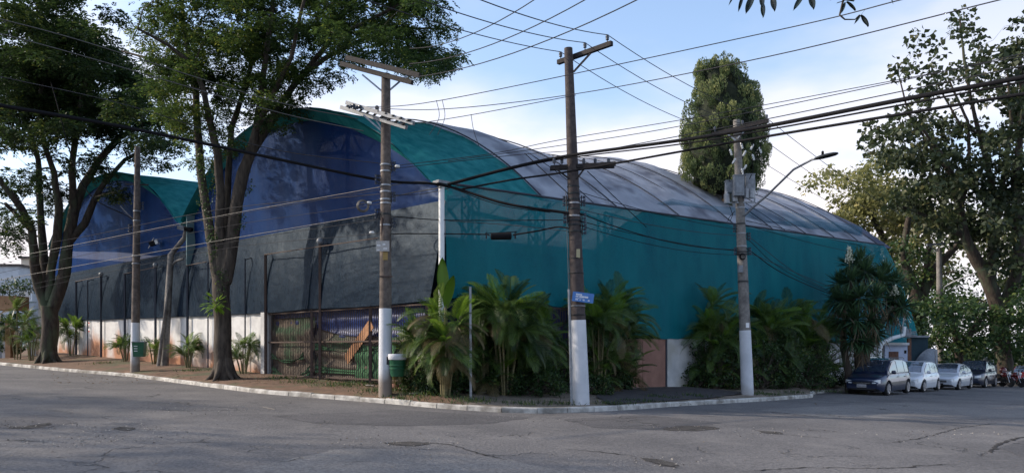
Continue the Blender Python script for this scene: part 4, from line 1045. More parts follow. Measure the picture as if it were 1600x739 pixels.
fs = [(i * 10 + k, i * 10 + (k + 1) % 10, i * 10 + 10 + (k + 1) % 10, i * 10 + 10 + k) for i in range(5) for k in range(10)] + [tuple(range(9, -1, -1)), tuple(range(50, 60))]
MB().add(vs, fs).build('lamp_head', M_STEEL, parent=r4, smooth=50)
MB().lathe([(0.03, 0), (0.045, 0.02), (0.045, 0.10), (0.02, 0.13)], A.lerp(B, 0.35) + Vector((0, 0, 0.08)), 8).build('photocell', M_CABLE, parent=r4, smooth=50)

# far pole beyond the cars
d5 = 56.0; x5 = P(1470, 500, d5); b5 = Vector((x5.x, d5, gz(x5.x))); t5 = P(1467, 388, d5)
r5 = empty('utility_pole', b5, 'distant pale pole rising among the trees beyond the parked cars', 'utility pole', 'poles carrying wires along the kerb')
pole_shaft(b5, t5, 0.27, 0.17, M_CONCL, r5, None, None)
MB().beam(P(1448, 383, d5), P(1505, 378, d5), 0.12, 0.14).build('crossarm', M_GREYBOX, parent=r5)
MB().beam(P(1452, 384, d5), P(1466, 394, d5), 0.05, 0.06).build('arm_brace', M_GALV, parent=r5)
MB().tube([P(1474, 458, d5 - 0.2), P(1476, 448, d5 - 0.5), P(1490, 440, d5 - 1), P(1520, 428, d5 - 1.8), P(1534, 420, d5 - 2.2)], 0.05, 8).build('lamp_arm', M_GALV, parent=r5, smooth=50)

# leaning lamp pole with its prop, behind the green bin pole
off = WO + 0.55
ul = upx(257, off); bl = FL(ul, off, 0); bl.z = vz(bl.x, bl.y); dl = bl.y
rl = empty('leaning_lamp_pole', bl, 'short crooked grey lamp pole leaning against the netted white wall', 'lamp pole')
MB().tube([bl - Vector((0, 0, 0.2)), P(262, 480, dl), P(267, 398, dl), P(271, 393, dl), P(288, 372, dl - 0.2), P(291, 357, dl - 0.3)], [0.17, 0.155, 0.13, 0.11, 0.10, 0.09], 12).build('shaft', M_CONCL, parent=rl, smooth=50)
MB().tube([P(268, 415, dl), P(275, 408, dl - 0.1), P(287, 404, dl - 0.4)], 0.05, 8).build('side_arm', M_CONCL, parent=rl, smooth=50)
for q, w in (((284, 356), 0.32), ((294, 358), 0.36)):
    c = P(q[0], q[1], dl - 0.35); MB().box(c, (w, 0.24, 0.14), R=Matrix.Rotation(0.25, 3, 'Y') @ Matrix.Rotation(0.4, 3, 'X')).build('floodlight', M_GREYBOX if q[0] < 290 else M_CABLE, parent=rl)
u2 = upx(247, off + 0.35); bl2 = FL(u2, off + 0.35, 0); bl2.z = vz(bl2.x, bl2.y)
o = MB().tube([bl2 - Vector((0, 0, 0.1)), P(263, 452, dl - 0.1)], [0.085, 0.065], 10).build('timber_prop', M_CONCL, smooth=50)
tag(o, 'thin pale pole propped at a slant against the leaning lamp pole', 'prop')
fl_ = empty('floodlight', P(240, 379, 37.5), 'dark floodlight hanging from wires just right of the slim left pole', 'floodlight')
MB().box(P(240, 380, 37.5), (0.36, 0.22, 0.2), R=Matrix.Rotation(-0.4, 3, 'Y')).build('housing', M_CABLE, parent=fl_)
MB().box(P(245, 378, 37.4), (0.14, 0.16, 0.22), R=Matrix.Rotation(-0.4, 3, 'Y')).build('lens', M_PORCW, parent=fl_)
MB().tube([P(232, 388, 37.5), P(240, 372, 37.5), P(247, 376, 37.5)], 0.02, 6).build('yoke', M_GALV, parent=fl_)

# ---------------------------------------------------------------- overhead wires
WG = 'overhead wires and cables'
def wire(pts, r, m, label, sagm=0.0, name='power_line', group=WG, n=14):
    """pts: (px, py, distance) marks the wire passes; between two marks it hangs by sagm metres"""
    W3 = [p if isinstance(p, Vector) else P(*p) for p in pts]; path = []
    if len(W3) > 2:                                     # a smooth curve through all the marks
        Q = [W3[0] * 2 - W3[1]] + W3 + [W3[-1] * 2 - W3[-2]]
        for i in range(1, len(Q) - 2):
            p0, p1, p2, p3 = Q[i - 1:i + 3]
            for k in range(8):
                t = k / 8
                path.append(0.5 * ((2 * p1) + (p2 - p0) * t + (2 * p0 - 5 * p1 + 4 * p2 - p3) * t * t + (3 * p1 - p0 - 3 * p2 + p3) * t ** 3))
    for a, c in (zip(W3[:-1], W3[1:]) if len(W3) == 2 else ()):
        for k in range(n): 
            s = k / n; path.append(a.lerp(c, s) - Vector((0, 0, sagm * 4 * s * (1 - s))))
    path.append(W3[-1])
    bb = MB(); bb.tube(path, r, 5)
    o = bb.build(name, m, smooth=80)
    return tag(o, label, 'cable' if r > 0.02 else 'wire', group)
V3 = Vector
# three bare conductors over the corner pole
E = [P(1117, 204, d4 - 0.1), P(1160, 194, d4 - 0.3), P(1198, 185, d4 - 0.6)]
OFFL = [(560, -4, 14.5), (640, -6, 13.5), (700, -20, 12.5)]
for k, nm in enumerate(('nearest the corner pole', 'on the middle insulator of the corner pole', 'on the crossarm tip of the corner pole')):
    i3 = INS3[k] + Vector((0, 0, 0.19))
    wire([OFFL[k], i3], 0.011, M_WIRE, 'bare wire rising left out of view, ' + nm, 0.12)
    wire([i3, E[k]], 0.011, M_WIRE, 'bare wire from corner to pale pole, ' + nm, 0.25)
    q = [(1450, 380, d5), (1474, 379, d5), (1500, 377, d5)][k]
    wire([E[k], q], 0.012, M_WIRE, 'bare wire descending right from the pale pole, from its ' + ('left', 'middle', 'right')[k] + ' insulator', 0.6)
# from the timber crossarm of the gate pole over the junction
for (a, c, tx) in (((636, 122, d2 - 0.8), (1000, -2, 13), 'lowest'), ((640, 100, d2), (918, -2, 14), 'middle'), ((640, 76, d2 + 0.9), (838, -2, 15), 'highest')):
    wire([a, c], 0.011, M_WIRE, 'thin wire crossing the sky up and right from the tree crown, ' + tx + ' of three', 0.25)
wire([(560, 168, d2 + .4), (690, 157, d2 - 2), (1200, 51, 15), (1425, -4, 12)], 0.010, M_WIRE, 'thin wire crossing the sky above the dark pole to the hanging leaves', 0.10)
wire([(560, 168, d2 + .4), (690, 171, d2 - 2), (900, 147, 18.5), (1200, 89, 14), (1580, -4, 11)], 0.010, M_WIRE, 'thin wire crossing in front of the cypress crown top', 0.08)
wire([(634, 196, d2 - .7), (735, 180, d2 - 2.5), (900, 149, 18.5)], 0.009, M_WIRE, 'thin wire joining another just left of the dark corner pole', 0.06)
wire([(900, 243, d3 - .1), (1180, 190, 19), (1600, 103, 15), (1750, 70, 14)], 0.012, M_WIRE, 'thin wire rising right just above the thick black cables', 0.05)
wire([(700, 252, d2 + .5), (900, 224, d3 + .3), (1075, 195, 19.5), (1420, 124, 17), (1750, 50, 15)], 0.010, M_WIRE, 'thin wire passing in front of the middle of the cypress', 0.05)
wire([(612, 260, d2 - .1), (770, 240, 22), (880, 218, 21.5), (1120, 178, 21), (1600, 88, 17)], 0.010, M_WIRE, 'upper wire from the gate pole past the dark pole to upper right', 0.04)
wire([(612, 264, d2 - .1), (800, 243, 22), (893, 236, d3 - .1)], 0.010, M_WIRE, 'lower wire from the gate pole to the dark pole above its second crossarm', 0.05)
# thick black cables
wire([(-40, 158, 15), (180, 196, 17), (360, 233, 19), (592, 281, 21.8), (690, 289, 22.3), (790, 318, 21.6), (889, 333, 20.8)], 0.040, M_CABLE, 'thick black cable coming from upper left past the white corner post', 0.02, 'overhead_cable')
wire([(700, 288, 22.2), (800, 262, 21.4), (888, 243.5, 20.7), (1060, 220, 18), (1200, 197, 16), (1400, 158, 13.5), (1600, 121, 12), (1720, 96, 11.4)], 0.042, M_CABLE, 'thick black cable bundle rising right across the sky, upper of the pair', 0.02, 'overhead_cable')
wire([(700, 290, 22.2), (800, 264, 21.4), (888, 247, 20.7), (1060, 226, 18), (1200, 203, 16), (1400, 166, 13.5), (1600, 128, 12), (1720, 104, 11.4)], 0.018, M_CABLE, 'thinner black cable slung just below the upper thick bundle', 0.02, 'overhead_cable')
wire([(720, 296, 22.2), (800, 281, 21.4), (890, 268, 20.7), (1080, 234, 18), (1200, 213, 16), (1400, 180, 13.5), (1600, 147, 12), (1720, 130, 11.4)], 0.028, M_CABLE, 'thick black cable rising right across the sky, lower of the pair', 0.02, 'overhead_cable')
# left side wires in front of the trees
wire([(-40, 20, 17), (130, 65, 19), (420, 156, 21), (560, 186, d2 + .4)], 0.012, M_WIREL, 'pale wire crossing the left tree crowns, upper one', 0.03)
wire([(-40, 42, 17), (130, 88, 19), (420, 172, 21), (568, 205, d2)], 0.012, M_WIREL, 'pale wire crossing the left tree crowns, lower one', 0.03)
wire([(0, 120, 18), (200, 165, 19), (420, 232, 21), (596, 256, d2 - .1)], 0.010, M_WIRE, 'grey wire across the left trees to the top rack of the gate pole', 0.05)
wire([(80, 130, 34), (130, 290, 34), (208, 343, 34)], 0.022, M_CABLE, 'black stay cable slanting from the left tree to the slim pole', 0.05)
low = [((596, 292, d2 - .1), (320, 342, 27), (40, 398, 31), (-60, 416, 32)), ((596, 296, d2 - .1), (300, 348, 27), (20, 408, 31), (-60, 426, 32)), ((596, 318, d2 - .1), (330, 358, 27), (30, 420, 31), (-60, 440, 32)),
       ((596, 333, d2 - .1), (320, 380, 27), (30, 432, 31), (-60, 450, 32)), ((596, 342, d2 - .1), (330, 384, 27), (30, 448, 31), (-60, 462, 32)), ((596, 364, d2 - .1), (330, 392, 27), (30, 456, 31), (-60, 470, 32)),
       ((596, 303, d2 - .1), (340, 328, 27), (120, 372, 31), (-60, 400, 32))]
names = ['highest', 'second highest', 'third', 'fourth', 'fifth', 'lowest', 'slack top']
for k, w in enumerate(low):
    wire(list(w), 0.007 if k % 3 else 0.010, M_WIREL if k in (0, 3) else M_WIRE, names[k] + ' low wire from the gate pole left across the blue netting', 0.14)
MB().box(P(475, 354, 24.5), (0.14, 0.05, 0.05)); 
for (px, py, dd, lb) in ((577, 317, d2 - .2, 'small pale connector on a low wire left of the gate pole, upper'), (581, 363.5, d2 - .2, 'small pale connector on a low wire left of the gate pole, lower'), (621, 260, d2 - .2, 'small pale connector on the wire right of the gate pole')):
    bb = MB(); bb.lathe([(0.015, -0.07), (0.04, -0.05), (0.04, 0.05), (0.015, 0.07)], P(px, py, dd), 8, M=Matrix.Rotation(math.pi / 2, 3, 'Y')); tag(bb.build('wire_connector', M_PORCW, smooth=50), lb, 'connector')
# between gate pole and dark pole
wire([(612, 338, d2 - .1), (700, 344, 22.4), (880, 344, 20.8)], 0.014, M_CABLE, 'dark wire between gate pole and dark pole, upper low one', 0.05)
wire([(612, 366, d2 - .1), (640, 365, 22.7), (750, 366, 22.0), (765, 368, 21.9)], 0.018, M_CABLE, 'dark cable from the gate pole to the cable splice box', 0.03)
wire([(802, 367, 21.6), (840, 361, 21.3), (870, 355, 21), (890, 357, 20.8)], 0.024, M_CABLE, 'dark cable from the cable splice box to the dark pole', 0.02, 'overhead_cable')
wire([(560, 320, d2), (640, 302, 22.6), (690, 293, 22.3)], 0.014, M_WIREL, 'pale wire rising from gate pole to white corner post, lower one', 0.03)
wire([(600, 292, d2 - .1), (650, 284, 22.6), (692, 288, 22.3)], 0.012, M_WIREL, 'pale wire between the gate pole and the white corner post, upper one', 0.03)
wire([(612, 305, d2 - .1), (660, 303, 22.6), (720, 290, 22.3)], 0.010, M_WIRE, 'dark wire between gate pole and white corner post', 0.04)
wire([(700, 292, 22.2), (780, 320, 21.6), (860, 332, 21)], 0.012, M_CABLE, 'thin dark wire slung below the black cable toward the dark pole', 0.12)
wire([(700, 345, 22.4), (800, 352, 21.6), (885, 361, 20.8)], 0.010, M_WIRE, 'thin grey wire across the teal netting left of the dark pole', 0.03)
sb = empty('cable_splice_box', P(783, 368, 21.75), 'black cylindrical splice box hanging on the cable left of the dark pole', 'splice box')
bb = MB(); bb.lathe([(0.05, -0.30), (0.10, -0.28), (0.105, 0.28), (0.05, 0.30)], P(783, 369, 21.75), 12, M=Matrix.Rotation(math.pi / 2 - 0.02, 3, 'Y')); bb.build('housing', M_CABLE, parent=sb, smooth=40)
for px in (760, 805): MB().beam(P(px, 363, 21.75), P(px, 373, 21.75), 0.04, 0.05).build('end_clamp', M_STEEL, parent=sb)
MB().beam(P(758, 365, 21.75), P(808, 362, 21.75), 0.02, 0.02).build('hanger', M_CABLE, parent=sb)
# dark pole to pale pole and beyond
for k, (a, c, s_) in enumerate((((905, 300, d3 - .2), (1148, 358, d4 - .2), .1), ((905, 333, d3 - .2), (1150, 390, d4 - .2), .25), ((905, 345, d3 - .2), (1150, 392, d4 - .2), .1), ((905, 352, d3 - .2), (1152, 398, d4 - .2), .2), ((905, 327, d3 - .2), (1150, 368, d4 - .2), .12))):
    wire([a, c], 0.016 if k == 1 else 0.010, M_CABLE if k < 4 else M_WIRE, ('highest', 'thick third', 'fourth', 'lowest', 'second highest')[k] + ' low wire between the dark pole and the pale concrete pole', s_)
for k, (a, m_, c, s_) in enumerate((((1166, 366, d4 - .1), (1240, 424, 33), (1310, 462, 38), .15), ((1166, 372, d4 - .1), (1240, 430, 33), (1400, 500, 44), .15), ((1166, 388, d4 - .1), (1250, 440, 33), (1420, 505, 44), .1), ((1166, 393, d4 - .1), (1290, 445, 36), (1410, 490, 46), .1), ((1166, 345, d4 - .1), (1290, 372, 36), (1420, 400, 50), .2), ((1166, 352, d4 - .1), (1290, 385, 36), (1420, 412, 50), .2))):
    wire([a, m_, c], 0.012 if k != 2 else 0.02, M_WIRE if k in (0, 3) else M_CABLE, ('fourth', 'fifth', 'thick', 'lowest', 'highest', 'second highest')[k] + ' wire running down right from the pale concrete pole to the yucca', s_)
# stay wires across the roof, jumpers in the sky
wire([(820, 240, 23), (887, 302, d3 - .1)], 0.014, M_CABLE, 'black stay wire slanting over the tarp to the dark pole from left', 0.0)
wire([(918, 268, d3 - .2), (1010, 355, 26)], 0.012, M_CABLE, 'black stay wire slanting down right from the dark pole over the tarp', 0.0)
for k, (px, py, nx, ny) in enumerate(((682, 157, 671, 211), (691, 156, 684, 211), (736, 179, 748, 228), (711, 35, 702, 90))):
    o = wire([(px, py, 21.2), (px + 4, (py + ny) / 2, 21.2), (nx, ny, 21.2)], 0.008, M_WIRE, ('left slack jumper hanging in the sky right of the gate pole', 'right curved jumper hanging in the sky right of the gate pole', 'short slack jumper hanging over the roof ridge', 'slack jumper hanging beside the right tip of the tree crown')[k], 0.05, 'jumper_wire')

# ---------------------------------------------------------------- vegetation
def unit(a):
    return a / np.maximum(np.linalg.norm(a, axis=1, keepdims=True), 1e-9)
def leaf_mesh(name, pos, d, nrm, length, width, tint, m, parent, kind='stuff'):
    """one four-cornered leaf per row, gathered in one mesh"""
    n = len(pos)
    d = unit(d); side = unit(np.cross(d, nrm)); up = np.cross(side, d)
    L_ = length[:, None]; W_ = width[:, None]
    v = np.empty((n, 4, 3))
    v[:, 0] = pos
    v[:, 1] = pos + d * L_ * 0.45 + side * W_ * 0.5 + up * W_ * 0.12
    v[:, 2] = pos + d * L_ - up * L_ * 0.08
    v[:, 3] = pos + d * L_ * 0.45 - side * W_ * 0.5 + up * W_ * 0.12
    v = v.reshape(-1, 3)
    inv = wm(parent).inverted() if parent is not None else Matrix.Identity(4)
    A = np.array(inv.to_3x3()); t = np.array(inv.translation)
    v = v @ A.T + t
    me = bpy.data.meshes.new(name)
    me.vertices.add(4 * n); me.vertices.foreach_set('co', v.ravel().astype(np.float32))
    me.loops.add(4 * n); me.loops.foreach_set('vertex_index', np.arange(4 * n, dtype=np.int32))
    me.polygons.add(n); me.polygons.foreach_set('loop_start', np.arange(0, 4 * n, 4, dtype=np.int32))
    me.polygons.foreach_set('loop_total', np.full(n, 4, dtype=np.int32))
    at = me.attributes.new('tint', 'FLOAT', 'POINT'); at.data.foreach_set('value', np.repeat(tint, 4).astype(np.float32))
    me.materials.append(m); me.update(calc_edges=True)
    o = bpy.data.objects.new(name, me); COL.objects.link(o)
    if parent is not None: o.parent = parent
    if kind: o['kind'] = kind
    return o
def rdir(n, flat=1.0):
    v = rng.normal(size=(n, 3)); v[:, 2] *= flat; return unit(v)
def clump_leaves(centres, radii, per, size, aspect, flat=0.55, droop=0.25, pinnate=0, tintjit=0.25):
    """leaves spread through each clump; pinnate > 0 sets small leaflets along sprays"""
    P_, D_, N_, L_, W_, T_ = [], [], [], [], [], []
    for c, r in zip(centres, radii):
        k = max(3, int(per * (r ** 2)))
        o = rdir(k) * (rng.random((k, 1)) ** 0.45) * r; o[:, 2] *= flat
        base = np.array(c) + o
        dd = unit(o + rng.normal(size=(k, 3)) * r * 0.6 + np.array([0, 0, -droop * r]))
        ct = rng.normal(0.42, 0.16)
        if pinnate:
            spl = size * rng.uniform(0.8, 1.5, k)
            sd = unit(np.cross(dd, np.array([[0, 0, 1.0]])) + 1e-4)
            for q in range(pinnate):
                f = (q // 2 + 1) / (pinnate / 2 + 0.6); s = -1 if q % 2 else 1
                pp = base + dd * (spl * f)[:, None] + np.array([0, 0, -0.25]) * (spl * f * f)[:, None]
                P_.append(pp); D_.append(dd * 0.7 + sd * s + rng.normal(size=(k, 3)) * 0.15)
                N_.append(np.array([[0, 0, 1.0]]) + rng.normal(size=(k, 3)) * 0.35)
                L_.append(spl * 0.55 * (1.15 - f * 0.5)); W_.append(spl * aspect); T_.append(np.clip(ct + rng.normal(0, tintjit, k), 0, 1))
        else:
            P_.append(base); D_.append(dd); N_.append(rng.normal(size=(k, 3)) + np.array([0, 0, 0.8]))
            l_ = size * rng.uniform(0.6, 1.3, k); L_.append(l_); W_.append(l_ * aspect); T_.append(np.clip(ct + rng.normal(0, tintjit, k), 0, 1))
    return [np.concatenate(x) for x in (P_, D_, N_, L_, W_, T_)]
def branches(root, limbs, centres, m, twig=0.03, name='trunk', sides=9, grow=True):
    """limbs: lists of (point, radius); clump centres are joined on, nearest first"""
    bb = MB(); nodes = []; nrad = []
    for lm in limbs:
        pts = [Vector(p) for p, r in lm]; rs = [r for p, r in lm]; path = []; rr = []
        for i in range(len(pts) - 1):
            k = max(2, int((pts[i + 1] - pts[i]).length / 0.5))
            for q in range(k):
                s = q / k; j = rs[i] * 0.10
                path.append(pts[i].lerp(pts[i + 1], s) + Vector((random.uniform(-j, j), random.uniform(-j, j), 0)) + Vector((0, 0, 0)))
                rr.append((rs[i] * (1 - s) + rs[i + 1] * s) * random.uniform(0.94, 1.06))
        path.append(pts[-1]); rr.append(rs[-1])
        bb.tube(path, rr, sides)
        nodes += path; nrad += rr
    o = bb.build(name, m, parent=root, smooth=60)
    if grow and len(centres):
        nn = [np.array(p) for p in nodes]; cs = [np.array(c) for c in centres]
        arr = np.array(nn); d0 = [np.min(np.linalg.norm(arr - c, axis=1)) for c in cs]
        bb = MB()
        for i in np.argsort(d0):
            c = cs[i]; a = np.array(nn); dist = np.linalg.norm(a - c, axis=1) + np.maximum(0, a[:, 2] - c[2]) * 0.8
            j = int(np.argmin(dist)); p0 = Vector(a[j]); p1 = Vector(c); ln = (p1 - p0).length
            if ln < 0.15: continue
            r0 = min(nrad[j] * 0.6, twig * (0.5 + ln * 0.5)); r1 = twig * 0.35
            mids = [p0.lerp(p1, s) + Vector((random.uniform(-1, 1), random.uniform(-1, 1), random.uniform(-0.4, 1.0))) * ln * 0.10 for s in (0.33, 0.66)]
            pth = [p0] + mids + [p1]; rad = [r0, r0 * 0.8, r0 * 0.6, r1]
            bb.tube(pth, rad, 5)
            for q, r_ in zip(pth[1:], rad[1:]): nn.append(np.array(q)); nrad.append(r_)
        bb.build('branches', m, parent=root, smooth=60, kind='stuff')
    return o
def lobes_to_clumps(lobes, depth, dj, r_m, fill=1.0):
    """lobes: (px, py, rx, ry[, count scale[, depth offset]]) ellipses of the crown as seen; clumps are strewn through them in depth"""
    cs, rs = [], []
    for lb in lobes:
        px, py, rx, ry = lb[:4]; k = lb[4] if len(lb) > 4 else 1.0; do = lb[5] if len(lb) > 5 else 0.0
        area = rx * ry * (depth / F) ** 2 * math.pi
        n = max(2, int(area / (r_m * r_m * 1.2) * fill * k))
        for _ in range(n):
            a = random.uniform(0, 2 * math.pi); q = math.sqrt(random.random())
            d = depth + do + random.gauss(0, dj)
            cs.append(P(px + rx * q * math.cos(a), py + ry * q * math.sin(a), d)); rs.append(r_m * random.uniform(0.6, 1.25))
    return cs, rs
def PL(pts, d, k=None):
    """limb given as (px, py, radius in photo pixels[, depth offset])"""
    return [(P(p[0], p[1], d + (p[3] if len(p) > 3 else 0)), p[2] * d / F) for p in pts]
def roots(root, base, r, n, m):
    bb = MB()
    for k in range(n):
        a = 2 * math.pi * k / n + random.uniform(-.3, .3); d = Vector((math.cos(a), math.sin(a), 0)); ln = r * random.uniform(1.5, 2.3)
        e = base + d * ln
        bb.tube([base + Vector((0, 0, r * 2.2)) + d * r * 0.45, base + d * r * 0.85 + Vector((0, 0, r * 0.9)), base + d * r * 1.3 + Vector((0, 0, r * 0.28)), Vector((e.x, e.y, vz(e.x, e.y) - 0.05))],
                [r * 0.45, r * 0.42, r * 0.28, r * 0.10], 7)
    bb.build('root_flare', m, parent=root, smooth=60)

# --- ivy covered tree on the verge by the gate
D = 28.6; bt = V(350, 592); D = bt.y
tr = empty('street_tree', bt, 'tall many stemmed tree with ivy on its trunk overhanging the gate end of white wall', 'tree')
limbs = [PL([(350, 600, 17), (349, 570, 15), (348, 520, 13.5), (346, 470, 13), (345, 430, 13)], D),
         PL([(342, 440, 10), (333, 390, 8), (322, 330, 7, .3), (314, 270, 6.5, .5), (308, 200, 6, .8), (305, 130, 5, 1), (290, 60, 3.5, 1.5), (280, -30, 3, 2)], D),
         PL([(346, 440, 10), (343, 380, 8), (344, 300, 6.5, -.3), (340, 240, 6, -.5), (328, 190, 5, -.8), (318, 140, 4, -1), (300, 100, 3, -1.4), (262, 70, 2.5, -2), (215, 45, 1.5, -3)], D),
         PL([(352, 445, 9), (354, 390, 7), (354, 330, 5.5, .4), (357, 270, 5, .6), (362, 200, 4.5, .8), (385, 130, 4, 1), (400, 70, 3, 1.4), (410, -20, 2.5, 2)], D),
         PL([(352, 440, 11), (362, 380, 10), (370, 320, 9.5, -.3), (380, 270, 9, -.4), (392, 240, 8, -.5), (400, 205, 5.5, -.6), (408, 150, 5, -.8), (415, 90, 4, -1), (425, 20, 3.5, -1.2), (430, -60, 3, -1.5)], D),
         PL([(392, 238, 7, -.5), (415, 205, 6, -.2), (440, 160, 5, 0), (470, 120, 4.5, .4), (510, 90, 3.8, .8), (560, 65, 3, 1.2), (620, 45, 2.2, 1.4), (680, 45, 1.3, 1.6)], D),
         PL([(470, 120, 4, .4), (520, 60, 3.2, -.4), (580, 30, 2.6, -1), (640, 0, 2, -1.2)], D),
         PL([(400, 205, 5, -.6), (425, 150, 3.5, -1.6), (455, 90, 3, -2.4), (470, 20, 2.5, -3), (490, -50, 2, -3.4)], D),
         PL([(305, 130, 4, 1), (270, 100, 3, 1.6), (225, 90, 2.2, 2.2), (190, 80, 1.5, 2.6)], D)]
lobes = [(650, 40, 65, 40), (690, 78, 24, 38, 1.1), (655, 92, 50, 26, 1.1), (600, 60, 45, 42), (570, 20, 80, 45), (520, 60, 50, 35, .8), (480, 15, 80, 50), (452, 60, 60, 40, .7), (470, 118, 40, 22, .9), (505, 120, 30, 14, .9),
         (430, 168, 42, 24, .9), (455, 190, 20, 12, .7), (395, 110, 45, 35, .7), (385, 40, 70, 50), (320, 20, 70, 45), (300, 80, 50, 40, .8), (330, 140, 40, 35, .7), (350, 195, 30, 25, .5), (290, 150, 45, 28, .8), (255, 35, 50, 35, .45), (225, 75, 40, 18, .3),
         (350, 90, 60, 50, .9), (420, 130, 50, 30, .9), (380, 165, 45, 28, .8), (260, 120, 50, 35, .8), (320, 180, 50, 25, .8), (270, 190, 30, 22, .7), (340, 225, 26, 18, .6), (420, -60, 150, 60, .8), (600, -40, 100, 40, .8), (280, -50, 80, 45, .7), (540, 92, 30, 14, .6), (300, 195, 28, 30, .6), (310, 232, 18, 26, .5)]
cs, rs = lobes_to_clumps(lobes, D, 1.7, 0.55, 1.7)
branches(tr, limbs, cs, M_BARK2, 0.03, 'trunk', 11)
roots(tr, bt, 0.33, 7, M_BARK2)
A_ = clump_leaves(cs, rs, 230, 0.21, 0.22, flat=0.34, droop=0.35, pinnate=6)
leaf_mesh('crown', *A_, L_TIPU, tr)
ic, ir = [], []
for lb in ((333, 390, 300), (318, 300, 200), (312, 240, 150), (372, 330, 250), (385, 262, 220), (344, 440, 470)):
    for k in range(16): ic.append(P(lb[0] + random.uniform(-7, 7), lb[1] + random.uniform(-38, 38), D - 0.25)); ir.append(0.16)
for k in range(26): ic.append(P(337 + random.uniform(-6, 6), random.uniform(200, 300), D - 0.2)); ir.append(0.24)
leaf_mesh('ivy', *clump_leaves(ic, ir, 420, 0.08, 0.7, flat=1.3, droop=0.8), L_BUSH, tr)
ep = empty('epiphyte_plant', P(338, 468, D - 0.45), 'broad leaved plant growing on the ivy covered trunk above the wall', 'plant')
e0 = P(338, 480, D - 0.38); pp, dd, nn_, ll, ww, tt = [], [], [], [], [], []
for k in range(60):
    a = random.uniform(0, 6.28); el = random.uniform(-0.5, 1.2); v = np.array([math.cos(a) * math.cos(el) * 1.0, -abs(math.sin(a)) * math.cos(el) * .7, math.sin(el)])
    s = random.uniform(0.02, 0.42); pp.append(np.array(e0) + v * s); dd.append(v + np.array([0, 0, -0.5])); nn_.append(np.array([0, -0.4, 1.0])); ll.append(random.uniform(0.20, 0.34)); ww.append(0.09); tt.append(random.uniform(0.3, 1))
leaf_mesh('leaves', *[np.array(x) for x in (pp, dd, nn_, ll, ww, tt)], L_FRONDY, ep)

# --- big spreading tree at the far left
bt = V(76, 566); D = bt.y
tl = empty('street_tree', bt, 'big dark spreading tree with a forked flaring trunk at the far left', 'tree')
limbs = [PL([(74, 572, 14), (76, 540, 12), (78, 505, 11.5), (78, 478, 13)], D),
         PL([(73, 485, 9), (62, 450, 8), (54, 410, 7, -.5), (50, 360, 6, -1), (34, 325, 5.5, -1.5), (14, 300, 4.5, -2), (-10, 270, 4, -2.5)], D),
         PL([(72, 482, 9), (70, 430, 7, .6), (66, 370, 6, 1), (62, 310, 5, 1.2), (60, 250, 4, 1.5), (40, 190, 3, 2), (20, 120, 2.4, 2.4)], D),
         PL([(76, 470, 7), (80, 420, 6), (90, 370, 6.5, -.3), (92, 320, 5.5, -.6), (84, 270, 4.5, -1), (70, 230, 3.5, -1.5), (60, 170, 3, -2), (70, 90, 2, -2.4)], D),
         PL([(82, 482, 10), (96, 445, 9), (103, 410, 8.5), (108, 370, 8), (116, 330, 8), (130, 290, 6.5, .3), (156, 250, 5.5, .6), (186, 215, 4.5, 1), (225, 195, 3, 1.4), (265, 185, 2, 1.6)], D),
         PL([(108, 378, 6), (132, 350, 5.5, .2), (146, 315, 5, .4), (160, 290, 4, .6), (195, 250, 3, 1), (240, 225, 2, 1.5)], D),
         PL([(116, 330, 6), (112, 270, 5, -.6), (118, 210, 4, -1.2), (130, 140, 3, -1.8), (150, 70, 2.2, -2.4)], D),
         PL([(50, 360, 5, -1), (30, 340, 3.5, -2), (8, 318, 2.5, -3)], D)]
lobes = [(50, 60, 75, 55, 1), (120, 60, 60, 45, 1), (20, 140, 50, 60, 1), (90, 140, 60, 45, 1), (150, 130, 60, 35, 1), (200, 150, 55, 30, .8), (240, 165, 50, 22, .7), (120, 195, 50, 25, .9), (190, 205, 60, 22, .8), (236, 232, 34, 24, .8), (60, 210, 45, 28, .8), (10, 220, 35, 28, .6),
         (170, 285, 26, 22, .8), (120, 250, 40, 22, .7), (60, 265, 40, 22, .6), (15, 350, 24, 24, .7), (95, 300, 26, 20, .5), (30, 290, 30, 25, .5), (40, -40, 120, 50, .8), (170, 35, 40, 30, .35), (30, 180, 60, 40, .9), (150, 170, 70, 35, .9), (230, 200, 50, 22, .9), (100, 100, 100, 60, .7), (50, 330, 30, 22, .5), (20, 380, 22, 16, .5), (-60, 150, 50, 120, .6), (270, 200, 40, 20, .5), (180, 95, 50, 25, .6)]
cs, rs = lobes_to_clumps(lobes, D, 2.8, 0.85, 1.8)
branches(tl, limbs, cs, M_BARK, 0.045, 'trunk', 11)
roots(tl, bt, 0.38, 8, M_BARK)
leaf_mesh('crown', *clump_leaves(cs, rs, 130, 0.30, 0.28, flat=0.40, droop=0.35, pinnate=6), L_TIPU2, tl)

